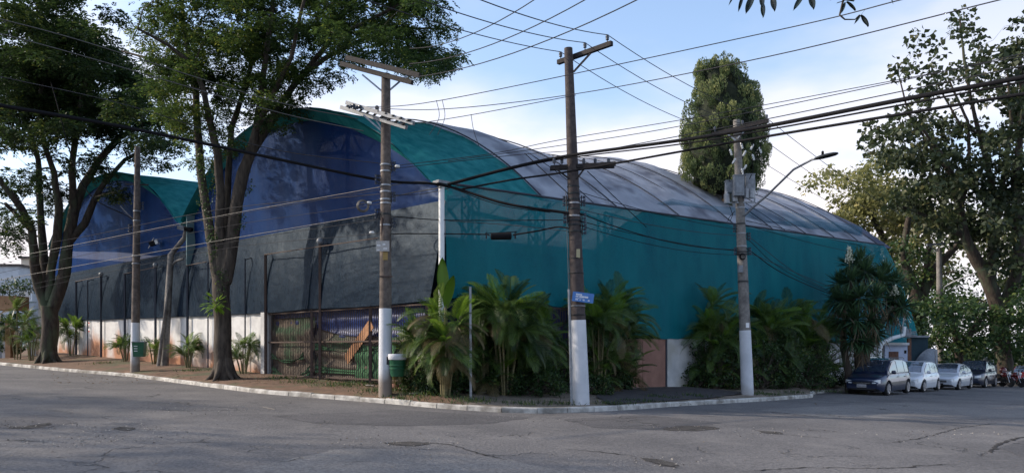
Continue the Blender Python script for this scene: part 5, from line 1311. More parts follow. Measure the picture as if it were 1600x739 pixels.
# --- trees standing up the street to the left, mostly outside the view
def simple_tree(x, y, h, spread, label, m_leaf, m_bark, seed, name='street_tree', group=None, size=0.3, per=45, z0=None, trunk_r=0.35, crown_from=0.4, flat=0.6, n=70, rm=1.1, asp=0.3, pin=4):
    random.seed(seed)
    zb = gz(x) if z0 is None else z0; b0 = Vector((x, y, zb)); r = empty(name, b0, label, 'tree', group)
    cs, rs = [], []
    for k in range(n):
        a = random.uniform(0, 6.28); q = math.sqrt(random.random()); zz = random.random()
        wd = spread * (0.45 + 0.65 * math.sin(math.pi * min(1, zz * 0.85 + 0.12)))
        cs.append(b0 + Vector((math.cos(a) * q * wd, math.sin(a) * q * wd, h * (crown_from + (1 - crown_from) * zz)))); rs.append(rm * random.uniform(0.6, 1.2))
    limbs = []; fk = b0 + Vector((random.uniform(-.3, .3), random.uniform(-.3, .3), h * crown_from * 0.85))
    limbs.append([(b0 - Vector((0, 0, 0.3)), trunk_r * 1.25), (b0 + Vector((0, 0, h * 0.1)), trunk_r), (fk, trunk_r * 0.8)])
    for k in range(5):
        a = 6.28 * k / 5 + random.uniform(-.4, .4); e = fk + Vector((math.cos(a) * spread * 0.6, math.sin(a) * spread * 0.6, h * (1 - crown_from) * 0.55))
        limbs.append([(fk, trunk_r * 0.5), (fk.lerp(e, 0.5) + Vector((0, 0, h * 0.06)), trunk_r * 0.32), (e, trunk_r * 0.12)])
    branches(r, limbs, cs, m_bark, 0.05, 'trunk', 9)
    leaf_mesh('crown', *clump_leaves(cs, rs, per, size, asp, flat=flat, droop=0.3, pinnate=pin), m_leaf, r)
    return r

# --- cypress rising beside the vault
t_c = tpx(1138, -1.6); cb = FR(t_c, -1.6, 0.2); D = cb.y
cy = empty('cypress_tree', cb, 'tall dense columnar cypress rising beside the silver tarp roof', 'tree')
branches(cy, [PL([(1136, 560, 11), (1136, 340, 9.5), (1137, 300, 8.5), (1130, 240, 5), (1128, 160, 3)], D), PL([(1137, 310, 6), (1160, 270, 4), (1165, 200, 2.5)], D)], [], M_BARK, name='trunk')
outline = [(95, 1118, 12), (105, 1122, 30), (120, 1127, 40), (150, 1131, 50), (180, 1130, 60), (210, 1130, 66), (240, 1131, 68), (265, 1130, 66), (285, 1128, 60), (300, 1140, 40)]
def prof_at(y):
    for (a, c) in zip(outline[:-1], outline[1:]):
        if a[0] <= y <= c[0]:
            k = (y - a[0]) / (c[0] - a[0]); return a[1] + (c[1] - a[1]) * k, a[2] + (c[2] - a[2]) * k
    return outline[-1][1], outline[-1][2]
kx = D / F; pp = []; cc = []
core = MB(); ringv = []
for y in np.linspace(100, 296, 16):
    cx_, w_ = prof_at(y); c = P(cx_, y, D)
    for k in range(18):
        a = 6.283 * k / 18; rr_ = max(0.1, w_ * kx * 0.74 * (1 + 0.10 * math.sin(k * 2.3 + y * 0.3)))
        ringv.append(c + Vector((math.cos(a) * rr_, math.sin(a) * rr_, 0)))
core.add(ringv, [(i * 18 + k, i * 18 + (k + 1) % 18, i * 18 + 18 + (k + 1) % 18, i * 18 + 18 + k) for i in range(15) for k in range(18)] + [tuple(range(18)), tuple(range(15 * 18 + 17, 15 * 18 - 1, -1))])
core.build('inner_crown_shade', mat('cypress_inner_shade', (0.012, 0.018, 0.010), (0.03, 0.035, 0.02), scale=6, rough=1), parent=cy, kind='stuff')  # dark core added to paint the shade between the plumes
tp_, td, tn, tl_, tw, tt = [], [], [], [], [], []
for k in range(430):
    # an upright plume of scaly sprays; plumes jut unevenly; set back ones get a darker tint as painted shade
    y = 100 + (300 - 100) * random.random() ** 0.85; cx_, w_ = prof_at(y); a = random.uniform(0, 6.283)
    jut = random.choice((0.80, 0.90, 0.98, 1.06)) + random.uniform(-0.03, 0.03)
    o_ = Vector((math.cos(a), math.sin(a), 0)); c = P(cx_, y, D) + o_ * w_ * kx * jut * 0.90
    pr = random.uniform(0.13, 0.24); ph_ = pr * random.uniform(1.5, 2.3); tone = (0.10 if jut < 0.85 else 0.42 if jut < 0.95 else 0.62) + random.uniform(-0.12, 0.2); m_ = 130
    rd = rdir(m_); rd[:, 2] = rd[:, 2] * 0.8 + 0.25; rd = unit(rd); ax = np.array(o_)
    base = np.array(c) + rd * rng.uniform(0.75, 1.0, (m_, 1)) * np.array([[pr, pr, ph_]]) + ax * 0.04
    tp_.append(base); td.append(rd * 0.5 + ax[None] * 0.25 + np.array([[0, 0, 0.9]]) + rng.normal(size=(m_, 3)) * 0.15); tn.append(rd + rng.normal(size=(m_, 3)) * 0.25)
    tl_.append(rng.uniform(0.07, 0.13, m_)); tw.append(rng.uniform(0.035, 0.06, m_)); tt.append(np.clip(tone + 0.30 * (rd @ ax) + 0.15 * rd[:, 2] + rng.normal(0, 0.08, m_), 0, 1))  # lighter tint outward and upward paints light on the plume tips
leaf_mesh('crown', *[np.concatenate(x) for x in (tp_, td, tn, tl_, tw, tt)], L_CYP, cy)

# --- trees to the right, beyond the cars
random.seed(3)
D = 54
def rt(name, label, limbs, lobes, D, dj, rm, fill, leafm, size, asp, per, pin=0, flat=0.6, bark=M_BARK, px=1550, twig=0.05, group=None, tw=0.25):
    x = P(px, 500, D).x; b0 = Vector((x, D, gz(x))); r = empty(name, b0, label, 'tree', group)
    cs, rs = lobes_to_clumps(lobes, D, dj, rm, fill)
    branches(r, [PL(l_, D) for l_ in limbs], cs, bark, twig, 'trunk', 9)
    leaf_mesh('crown', *clump_leaves(cs, rs, per, size, asp, flat=flat, droop=0.3, pinnate=pin, tintjit=tw), leafm, r); return r
rt('broadleaf_tree', 'tall dark tree with leaning forked trunk and sparse round leaves at right edge',
   [[(1572, 600, 12), (1566, 520, 11), (1556, 470, 10.5), (1540, 430, 10), (1522, 400, 8.5), (1508, 370, 7), (1500, 330, 6), (1490, 280, 4, -1), (1470, 240, 3, -1.5), (1440, 200, 2, -2)],
    [(1545, 440, 9), (1552, 390, 8), (1556, 340, 6), (1548, 280, 4.5), (1530, 210, 3.4), (1516, 150, 2.6), (1506, 90, 2), (1500, 30, 1.2)],
    [(1570, 480, 10), (1590, 420, 9), (1594, 360, 8), (1586, 300, 6.5), (1592, 220, 5), (1598, 140, 4), (1590, 60, 2)],
    [(1556, 340, 5), (1572, 260, 3.4), (1580, 190, 2.6), (1574, 110, 1.6)], [(1500, 330, 4), (1515, 260, 3), (1512, 190, 2.2), (1480, 120, 1.4)],
    [(1508, 370, 5), (1470, 350, 3.5), (1430, 330, 2.5), (1400, 320, 1.8)], [(1530, 210, 2.4), (1500, 195, 1.8), (1452, 110, 1.0)], [(1490, 280, 3, -1), (1420, 180, 1.6), (1402, 110, 0.8)]],
   [(1500, 30, 16, 18, .55), (1520, 50, 24, 20, .45), (1448, 72, 20, 16, .7), (1408, 110, 14, 14, .2), (1488, 118, 36, 18, .9), (1528, 90, 24, 30, .4), (1575, 55, 25, 26, .6), (1560, 100, 34, 26, .65), (1590, 130, 24, 50, .8), (1530, 140, 40, 24, .5), (1455, 150, 28, 14, .7), (1420, 195, 44, 20, 1.1), (1380, 205, 26, 18, .7), (1370, 222, 14, 10, .8),
    (1470, 215, 40, 28, .6), (1530, 220, 40, 32, .45), (1590, 220, 40, 50, .7), (1480, 270, 60, 30, 1.1), (1550, 290, 60, 40, 1.1), (1450, 240, 40, 22, 1.2), (1410, 250, 40, 24, 1.0), (1440, 300, 45, 26, .9), (1600, 330, 40, 50, 1.1), (1640, 200, 50, 150, .5), (1520, 345, 50, 30, .9), (1580, 400, 34, 40, .7), (1470, 330, 40, 24, .7)],
   D, 2.0, 0.85, 1.75, L_ROUND, 0.36, 0.9, 66, flat=0.8, px=1570)
rt('broadleaf_tree', 'sunlit pale yellow green tree behind the far end of the shed',
   [[(1400, 600, 10), (1402, 500, 9), (1398, 430, 7), (1380, 370, 5), (1350, 320, 3)], [(1400, 440, 6), (1430, 390, 4), (1440, 330, 3)], [(1398, 430, 5), (1340, 380, 3), (1310, 330, 2)]],
   [(1300, 268, 45, 18, .35), (1285, 290, 35, 18, .35), (1340, 300, 45, 30, 1), (1310, 335, 35, 25, .9), (1380, 270, 35, 30, .9), (1400, 320, 50, 40, 1), (1365, 350, 45, 32, 1), (1430, 370, 45, 40, .9), (1400, 400, 35, 30, .9), (1470, 330, 45, 40, .8), (1500, 390, 40, 40, .4), (1450, 420, 30, 28, .6), (1540, 380, 50, 50, .3)],
   68, 2.6, 1.2, 2.3, L_SUNNY, 0.38, 0.6, 70, flat=0.65, px=1400, twig=0.06)
rt('broadleaf_tree', 'dark green tree filling the gap behind the far lamp pole',
   [[(1440, 600, 12), (1438, 520, 11), (1430, 460, 9), (1410, 400, 6), (1420, 340, 4)], [(1438, 470, 8), (1460, 420, 6), (1500, 380, 4.5), (1530, 360, 3)], [(1436, 500, 8), (1446, 440, 6), (1452, 380, 4)]],
   [(1410, 430, 40, 30, .8), (1440, 400, 45, 35, .6), (1440, 460, 40, 30, .9), (1400, 470, 30, 25, .7), (1420, 500, 30, 30, .9), (1490, 440, 30, 24, .25), (1500, 350, 50, 25, .3)],
   60, 2.0, 1.0, 1.5, L_BUSH, 0.34, 0.65, 75, px=1440)
rt('broadleaf_tree', 'leafy mid green small tree hanging over the white sedan and dark off roader',
   [[(1500, 600, 7), (1498, 550, 6), (1490, 500, 5), (1470, 470, 3)], [(1498, 550, 5), (1530, 500, 4), (1540, 470, 2.5)]],
   [(1450, 490, 36, 26, 1), (1490, 480, 45, 32, 1.1), (1480, 530, 50, 30, 1.1), (1530, 500, 45, 36, 1.1), (1540, 540, 50, 22, 1), (1430, 545, 22, 18, 1), (1580, 500, 40, 45, 1.1), (1620, 480, 40, 60, 1), (1460, 560, 34, 14, .9)],
   52, 1.6, 0.85, 1.5, L_BUSH, 0.28, 0.65, 100, px=1500)
rt('broadleaf_tree', 'shadowy hedge tall tree closing the view behind the parked cars',
   [[(1560, 600, 8), (1560, 540, 7), (1550, 500, 5)], [(1640, 600, 8), (1640, 540, 7), (1630, 480, 5)]],
   [(1560, 560, 60, 26, 1), (1640, 540, 60, 50, 1), (1500, 570, 40, 20, 1), (1610, 440, 60, 50, .9)],
   62, 2.0, 1.1, 1.6, L_BUSH, 0.36, 0.65, 80, px=1600)

# --- yucca by the first car
random.seed(21)
D = 35.6; x = P(1345, 590, D).x; yb = Vector((x, D, vz(x, D)))
yu = empty('yucca_tree', yb, 'large many headed yucca with sword leaves behind the dark blue minivan', 'tree')
heads = [(1330, 440, 0), (1322, 470, -.5), (1352, 425, .3), (1375, 440, .2), (1345, 465, -.9), (1318, 500, -.3), (1368, 465, -.8), (1395, 470, .2), (1410, 480, -.1), (1338, 500, -1), (1360, 500, -.7), (1332, 530, -.6), (1350, 535, -.8),
         (1308, 470, .2), (1385, 430, .8), (1400, 445, .6), (1328, 415, .8), (1345, 410, 1.0), (1312, 445, .9), (1366, 520, .1), (1390, 490, .8)]
limbs = [PL([(1328, 615, 7), (1325, 580, 6), (1318, 545, 5), (1318, 500, 4)], D), PL([(1345, 615, 9), (1344, 580, 8), (1340, 530, 6), (1332, 470, 5), (1330, 440, 4)], D),
         PL([(1348, 610, 8), (1352, 570, 6), (1356, 520, 5), (1366, 470, 4), (1375, 440, 3)], D), PL([(1352, 560, 5), (1372, 510, 4), (1392, 480, 3.4), (1408, 482, 3)], D)]
hc = [P(a, c, D + o_) for a, c, o_ in heads]
branches(yu, limbs, hc, M_BARK, 0.09, 'trunk', 9)
for hp in hc:
    n_ = 120; el = rng.uniform(-1.0, 1.5, n_); az = rng.uniform(0, 6.283, n_)
    dv_ = np.stack([np.cos(az) * np.cos(el), np.sin(az) * np.cos(el), np.sin(el)], 1)
    leaf_mesh('leaf_rosette', np.tile(np.array(hp), (n_, 1)) + dv_ * 0.05, dv_, rng.normal(size=(n_, 3)) * 0.3 + np.array([[0, 0, 1.0]]), rng.uniform(0.6, 0.95, n_), rng.uniform(0.06, 0.09, n_), rng.uniform(0.1, 0.95, n_), L_YUCCA, yu, kind='stuff')
n_ = 420; hi = rng.integers(0, len(hc), n_); base = np.array([hc[i] for i in hi]) + rng.normal(size=(n_, 3)) * 0.16 - np.array([0, 0, 0.25])
dv_ = rng.normal(size=(n_, 3)) * 0.25 + np.array([[0, 0, -1.0]])
leaf_mesh('dead_skirt', base, dv_, rng.normal(size=(n_, 3)), rng.uniform(0.5, 1.0, n_), rng.uniform(0.04, 0.06, n_), rng.random(n_), L_DRY, yu)
for q, hh in (((1327, 405, D + .3), 0.75), ((1398, 456, D), 0.45)):
    c = P(*q); bb = MB(); bb.tube([c - Vector((0, 0, 0.5)), c + Vector((0, 0, hh * 0.6))], 0.02, 6); bb.build('flower_stalk', M_STEM, parent=yu)
    n_ = 170; zz = rng.random(n_); rad = 0.20 * (1 - zz * 0.75) * rng.random(n_) ** .5; az = rng.uniform(0, 6.283, n_)
    pp = np.array(c) + np.stack([np.cos(az) * rad, np.sin(az) * rad, -0.15 + zz * hh], 1)
    leaf_mesh('flower_spike', pp, rng.normal(size=(n_, 3)) + np.array([[0, 0, -0.6]]), rng.normal(size=(n_, 3)), np.full(n_, 0.09), np.full(n_, 0.06), rng.random(n_),
              leaf_mat('cream_petals', (0.55, 0.55, 0.42), (0.75, 0.75, 0.62), transl=0.3) if hh > .5 else bpy.data.materials['cream_petals'], yu)

# --- palms: fronds shared between them
def frond_mesh(name, droop, m, nl=21, wid=0.25, seed=0, vee=0.45):
    rs_ = np.random.default_rng(seed); bb = MB(); pts = []
    for k in range(11):
        s = k / 10; ang = droop * s; pts.append(Vector((math.sin(ang) / droop if droop else s, 0, 0)) * 1.0 + Vector((0, 0, -(1 - math.cos(ang)) / droop if droop else 0)))
    bb.tube(pts, [0.014 * (1 - 0.8 * k / 10) for k in range(11)], 4)
    nst = len(bb.v); tint = [0.9] * nst
    for k in range(nl):
        s = 0.16 + 0.84 * (k + 0.5) / nl; ang = droop * s
        p = Vector((math.sin(ang) / droop, 0, -(1 - math.cos(ang)) / droop)); tg = Vector((math.cos(ang), 0, -math.sin(ang))); upv = Vector((math.sin(ang), 0, math.cos(ang)))
        ln = wid * (math.sin(math.pi * min(1, 0.12 + s * 0.86)) ** 0.6) * rs_.uniform(0.85, 1.08)
        for sd in (-1, 1):
            d = (tg * (0.55 + 0.5 * s) + Vector((0, sd, 0)) * (1.15 - 0.35 * s) + upv * vee).normalized()
            q1 = p + d * ln * 0.5; q2 = p + d * ln * 0.86 + Vector((0, 0, -ln * 0.16)); q3 = p + d * ln + Vector((0, 0, -ln * 0.34)); w = 0.0135
            n0 = len(bb.v)
            bb.add([p + tg * w * 0.6, p - tg * w * 0.6, q1 - tg * w, q1 + tg * w, q2 + tg * w * 0.7, q2 - tg * w * 0.7, q3], [(0, 1, 2, 3), (3, 2, 5, 4), (4, 5, 6)])
            tv = rs_.uniform(0.25, 0.75); tint += [tv] * 7
    me = bb.mesh(name, m); at = me.attributes.new('tint', 'FLOAT', 'POINT'); at.data.foreach_set('value', tint[:len(me.vertices)])
    return me
FR_G = [frond_mesh('frond', dr, L_FROND, seed=i, wid=w_) for i, (dr, w_) in enumerate(((0.7, .22), (1.1, .24), (1.5, .25), (1.9, .25)))]
FR_Y = [frond_mesh('frond_young', dr, L_FRONDY, seed=9 + i) for i, dr in enumerate((0.6, 1.2))]
FR_D = [frond_mesh('frond_dry', dr, L_FRONDD, seed=19 + i, vee=0.0) for i, dr in enumerate((1.5, 2.1))]
def palm(base, h, w, nf, label, seed, dry=0.08, young=0.10, stems=6, group='bushy palms planted along the walls', low=0.0, name='areca_palm'):
    random.seed(seed); r = empty(name, base, label, 'palm', group)
    heads = []
    for k in range(stems):
        a = 6.283 * k / stems + random.uniform(-.4, .4); q = random.uniform(0.12, 0.40) * w; hh = h * random.uniform(0.30, 0.66)
        p0 = Vector(base) + Vector((math.cos(a) * q * 0.35, math.sin(a) * q * 0.35, -0.05)); p1 = Vector(base) + Vector((math.cos(a) * q, math.sin(a) * q, hh))
        MB().tube([p0, p0.lerp(p1, 0.5) + Vector((0, 0, 0.05)), p1], [0.035, 0.03, 0.026], 7).build('cane', M_STEM, parent=r, smooth=60); heads.append(p1 - Vector(base))
    for k in range(nf):
        hd = heads[k % len(heads)]; u = random.random()
        if random.random() < low: hd = Vector((hd.x, hd.y, hd.z * random.uniform(0.1, 0.5)))
        az = math.atan2(hd.y, hd.x) + random.gauss(0, 1.25); el = random.uniform(0.15, 1.40) if u < 0.85 else random.uniform(-0.3, 0.3)
        x_ = random.random()
        if x_ < dry: me = random.choice(FR_D); el = random.uniform(-0.4, 0.5)
        elif x_ < dry + young: me = random.choice(FR_Y); el = random.uniform(0.8, 1.4)
        else: me = FR_G[min(3, int((1.4 - el) * 2.2 + random.random()))] if el < 1.4 else FR_G[0]
        if hd.z < w * 0.9 and x_ >= dry: el = max(el, 0.55 + 0.5 * random.random())
        s = w * random.uniform(0.65, 1.15) * (0.95 if el > 0.9 else 1.0)
        M_ = Matrix.Translation(hd) @ Matrix.Rotation(az, 4, 'Z') @ Matrix.Rotation(-el, 4, 'Y') @ Matrix.Rotation(random.gauss(0, 0.35), 4, 'X') @ Matrix.Scale(s, 4)
        inst('frond', me, r, M_)
    return r
def palm_at(px, py, toppx, wpx, nf, label, seed, **kw):
    g = V(px, py); k = g.y / F; h = (py - toppx) * k * 1.12; palm(g, h, wpx * k * 0.5 * 1.28, int(nf * 2.2), label, seed, **kw)
palm_at(694, 620, 448, 95, 64, 'palm with pale canes just left of the bare sign post', 1, dry=0.12, stems=9)
palm_at(655, 613, 480, 84, 46, 'grey green palm directly behind the round green bin', 2, dry=0.12, stems=6)
palm_at(790, 616, 420, 120, 74, 'tallest corner palm just right of the bare sign post', 3, dry=0.10, stems=9)
palm_at(838, 612, 455, 95, 56, 'palm between the tallest corner palm and the dark pole', 4, stems=7, low=0.3)
palm_at(760, 614, 500, 80, 40, 'lower palm filling the foot of the bare sign post', 5, stems=6, low=0.6)
palm_at(935, 612, 430, 90, 58, 'palm immediately right of the dark corner pole', 6, stems=7, low=0.3)
palm_at(968, 607, 432, 92, 60, 'palm with orange brown dead frond beside the brown gate', 7, dry=0.10, young=0.12, stems=8, low=0.2)
palm_at(1105, 602, 432, 88, 60, 'palm with a bright yellow green top right of the white wall piece', 8, dry=0.08, young=0.16, stems=8, low=0.2)
palm_at(1138, 604, 448, 85, 54, 'palm just left of the pale concrete pole', 9, dry=0.06, stems=7, low=0.2)
palm_at(1195, 603, 455, 90, 56, 'palm just right of the pale concrete pole', 10, dry=0.06, stems=7, low=0.2)
palm_at(1238, 602, 458, 85, 54, 'palm with brownish fronds midway between pale pole and yucca', 11, dry=0.10, stems=7, low=0.2)
palm_at(1278, 600, 462, 80, 54, 'palm with drooping dry fronds next to the yucca', 12, dry=0.06, stems=7, low=0.2)
palm_at(111, 553, 488, 46, 30, 'small young palm against the wall right of the big left tree', 13, stems=3, dry=0.0, young=0.3)
palm_at(196, 562, 518, 40, 24, 'small palm just behind the pole with square green bin', 14, stems=4, dry=0.0)
palm_at(241, 566, 522, 34, 22, 'small palm left of the leaning lamp pole foot', 15, stems=4, dry=0.1)
palm_at(294, 570, 520, 48, 30, 'low bushy palm between the leaning lamp pole and the ivy tree', 16, stems=5, dry=0.0)
palm_at(380, 576, 516, 50, 32, 'low bushy palm just right of the ivy covered trunk', 17, stems=5, dry=0.06)
palm_at(28, 561, 452, 56, 30, 'tall dark palm left of the big left tree', 18, stems=5, dry=0.1)
palm_at(48, 563, 500, 40, 22, 'lower palm tucked against the left side of the big trunk', 19, stems=5, dry=0.15)
# banana leaf
g = V(694, 616); bn_ = empty('banana_plant', g, 'young banana plant with one upright bright leaf before the white corner post', 'plant')
MB().tube([g, g + Vector((0.05, 0, 2.0)), P(696, 470, g.y)], [0.07, 0.05, 0.03], 8).build('stem', M_STEM, parent=bn_, smooth=60)
def blade(p0, p1, w, bend, nm, m=L_FRONDY):
    p0, p1 = Vector(p0), Vector(p1); d = p1 - p0; sd = Vector((1, 0.3, 0)).normalized(); bb = MB()
    bb.slab(lambda a, v: p0 + d * a + Vector(bend) * a * a + sd * (v - 0.5) * 2 * w * math.sin(math.pi * min(1, 0.06 + a * 0.94)) ** 0.7 + Vector((0, -abs(v - 0.5) * 0.12, 0)), 12, 6, (0, 0.004, 0))
    o = bb.build(nm, m, parent=bn_, smooth=70); at = o.data.attributes.new('tint', 'FLOAT', 'POINT'); at.data.foreach_set('value', [0.75] * len(o.data.vertices)); return o
blade(P(696, 470, g.y), P(686, 402, g.y), 0.17, (0.1, 0, 0), 'leaf'); blade(P(697, 480, g.y), P(704, 425, g.y - .2), 0.15, (0.1, -0.1, -0.1), 'leaf')

# shrubs and undergrowth along the walls
def shrub(px, py, rx, hgt, label, m, seed, size=0.10, asp=0.55, per=330, cat='shrub', name='shrub'):
    random.seed(seed); g = V(px, py); k = g.y / F; r = empty(name, g, label, cat)
    cs, rs = [], []
    for _ in range(int(rx * hgt / 50) + 8):
        a = random.uniform(0, 6.28); q = math.sqrt(random.random()) * rx * k
        cs.append(g + Vector((math.cos(a) * q, math.sin(a) * q * 0.5, random.uniform(0.08, 1) * hgt * k * (1 - 0.4 * (q / (rx * k)) ** 2)))); rs.append(random.uniform(0.14, 0.26))
    bb = MB()
    for c in cs: 
        b0 = g + Vector((random.uniform(-.1, .1), random.uniform(-.1, .1), 0)); bb.tube([b0, b0.lerp(c, .5) + Vector((0, 0, .06)), c], [0.018, 0.012, 0.006], 5)
    bb.build('stems', M_BARK2, parent=r, kind='stuff')
    leaf_mesh('foliage', *clump_leaves(cs, rs, per * 3, size, asp, flat=0.9, droop=0.2), m, r)
shrub(682, 616, 36, 55, 'leafy bright shrub at the foot of the corner palms by the round bin', L_BUSH, 31)
shrub(648, 610, 20, 50, 'small pale leaved shrub touching the round green bin', L_BUSH, 32)
shrub(770, 615, 45, 38, 'low dark shrub right of the bare sign post', L_BUSH, 33)
shrub(840, 618, 50, 40, 'low leafy shrub left of the dark pole foot', L_BUSH, 34)
shrub(930, 616, 28, 34, 'weedy shrub just right of the dark pole foot', L_BUSH, 35)
shrub(975, 607, 20, 66, 'bright stemmed shrub at the left edge of the brown gate', L_BUSH, 36)
shrub(1088, 604, 34, 36, 'low weedy shrub at the foot of the white wall piece', L_BUSH, 37)
shrub(1135, 606, 28, 46, 'dark shrub left of the pale pole foot', L_BUSH, 38)
shrub(1200, 606, 40, 60, 'dense shrub right of the pale pole foot', L_BUSH, 39)
shrub(1255, 606, 45, 55, 'dense shrub midway along the palm row to the yucca', L_BUSH, 40)
shrub(1300, 604, 30, 45, 'dense shrub beside the front of the dark blue minivan', L_BUSH, 41)
shrub(1345, 600, 40, 60, 'bushy shrub behind the roof of the dark blue minivan', L_BUSH, 42)
shrub(18, 558, 18, 90, 'bushy plant in front of the brown entrance pillar', L_BUSH, 43, size=0.16)
for k, (px, wd, hh, tx) in enumerate(((705, 40, 95, 'tall dark bush filling the gap left of the bare sign post'), (752, 40, 120, 'tall dark bush filling the gap right of the bare sign post'), (815, 45, 110, 'tall dark bush under the tallest corner palm'),
        (866, 38, 105, 'tall dark bush just left of the dark corner pole'), (948, 36, 105, 'tall dark bush right of the dark corner pole'), (1118, 36, 90, 'tall dark bush between white wall piece and pale pole'),
        (1150, 34, 90, 'tall dark bush directly behind the pale pole'), (1188, 36, 90, 'tall dark bush close right of the pale pole'), (1226, 38, 95, 'tall dark bush in the middle of the right palm row'), (1272, 36, 90, 'tall dark bush at the end of the palm row by the yucca'))):
    shrub(px, 607 if px > 900 else 612, wd, hh, tx, L_BUSH, 80 + k, size=0.13, per=200)
# grass and fallen leaves
def tufts(name, spots, h, n, m, spread):
    pp, dd, nn2, ll, ww, tt = [], [], [], [], [], []
    for (px, py) in spots:
        g = V(px, py)
        for _ in range(n):
            x = g.x + random.gauss(0, spread); y = g.y + random.gauss(0, spread * 0.6); pp.append((x, y, vz(x, y))); dd.append((random.gauss(0, .5), random.gauss(0, .5), 1)); nn2.append((random.gauss(0, 1), random.gauss(0, 1), 0.1))
            ll.append(random.uniform(0.5, 1.2) * h); ww.append(0.012 + h * 0.05); tt.append(random.random())
    o = leaf_mesh(name, *[np.array(v, dtype=float) for v in (pp, dd, nn2, ll, ww, tt)], m, None); return o
tufts('grass', [(640, 620), (655, 622), (560, 583), (545, 584), (730, 628), (748, 627), (820, 633), (870, 632), (1030, 622), (1090, 620), (1185, 617), (1240, 614), (1200, 616), (440, 592), (480, 598), (520, 604), (1290, 612), (700, 620), (590, 612), (620, 612), (300, 580), (160, 568), (960, 632), (1000, 628)], 0.16, 90, L_BUSH, 0.35)
tufts('grass', [(x_, y_) for x_, y_ in zip(range(420, 640, 14), [590 + i * 1.6 for i in range(16)])], 0.07, 50, L_BUSH, 0.4)
def litter(name, n, xr, yr, m, size, road_=False):
    pp, dd, nn2, ll, ww, tt = [], [], [], [], [], []
    for _ in range(n):
        px, py = random.uniform(*xr), random.uniform(*yr)
        g = G(px, py) if road_ else V(px, py)
        pp.append((g.x, g.y, g.z + 0.015)); a = random.uniform(0, 6.28); dd.append((math.cos(a), math.sin(a), random.uniform(0, .4))); nn2.append((random.gauss(0, .3), random.gauss(0, .3), 1)); s = random.uniform(0.5, 1.3) * size
        ll.append(s); ww.append(s * 0.5); tt.append(random.random())
    return leaf_mesh(name, *[np.array(v, dtype=float) for v in (pp, dd, nn2, ll, ww, tt)], m, None)
litter('fallen_leaves', 500, (80, 640), (585, 600), L_DRY, 0.08); litter('fallen_leaves', 260, (640, 1290), (610, 635), L_DRY, 0.08)
litter('fallen_leaves', 160, (0, 1600), (632, 735), L_DRY, 0.045, True)
M_GRIT = leaf_mat('pale_grit', (0.16, 0.15, 0.14), (0.34, 0.31, 0.27), transl=0.0)
gp_ = []
for _ in range(900):
    c = random.choice(((1075, 669), (190, 669), (50, 666), (640, 693), (1040, 722), (1200, 676), (300, 640), (800, 652), (1450, 680), (100, 690), (230, 685)))
    gp_.append(G(c[0] + random.gauss(0, 55), c[1] + random.gauss(0, 5)))
n_ = len(gp_); leaf_mesh('gravel', np.array([tuple(g + Vector((0, 0, .012))) for g in gp_]), rng.normal(size=(n_, 3)) * np.array([[1, 1, .3]]), rng.normal(size=(n_, 3)) * .4 + np.array([[0, 0, 1.0]]), rng.uniform(.015, .05, n_), rng.uniform(.015, .04, n_), rng.random(n_), M_GRIT, None)
# stones and broken bits under the palms
random.seed(5)
for k, (px, py, s, lb) in enumerate(((616, 596, .16, 'left round reddish stone under the round green bin'), (628, 598, .12, 'right round reddish stone under the round green bin'), (708, 610, .22, 'pale flat rock at the foot of the corner palms'), (744, 588, .26, 'grey dome shaped rock behind the bare sign post'))):
    g = V(px, py); bm_v = []; n1, n2 = 7, 10; bb = MB()
    for i in range(1, n1):
        th = math.pi * i / n1
        for j in range(n2):
            ph = 6.283 * j / n2; q = s * random.uniform(0.82, 1.1); bm_v.append(g + Vector((math.sin(th) * math.cos(ph) * q, math.sin(th) * math.sin(ph) * q, (math.cos(th) * 0.65 + 0.35) * q)))
    fs = [(i * n2 + j, (i + 1) * n2 + j, (i + 1) * n2 + (j + 1) % n2, i * n2 + (j + 1) % n2) for i in range(n1 - 2) for j in range(n2)] + [tuple(range(n2)), tuple((n1 - 2) * n2 + j for j in range(n2 - 1, -1, -1))]
    tag(bb.add(bm_v, fs).build('rock', [mat('red_stone', (0.16, 0.07, 0.05), (0.24, 0.12, 0.08), scale=8), M_CONC][k > 1], smooth=70), lb, 'rock')
for k, (a, c, lb) in enumerate((((640, 617), (655, 616), 'pale broken strip lying on red soil right of the bin'), ((700, 613), (720, 612), 'pale stick lying at the foot of the corner palms'), ((748, 616), (770, 613), 'pale stick lying right of the bare sign post'), ((572, 602), (585, 603), 'pale stick lying on the verge left of the gate pole'))):
    A, B = V(*a), V(*c); tag(MB().beam(A + Vector((0, 0, .04)), B + Vector((0, 0, .05)), 0.05, 0.03).build('stick', M_CONCL), lb, 'stick')
g = V(548, 598); ln_ = tag(MB().beam(G(411, 636) + Vector((0, 0, .012)), G(430, 640) + Vector((0, 0, .012)), 0.02, 0.012).build('stick', M_CONCL), 'thin pale twig lying on the asphalt below the gate', 'stick')

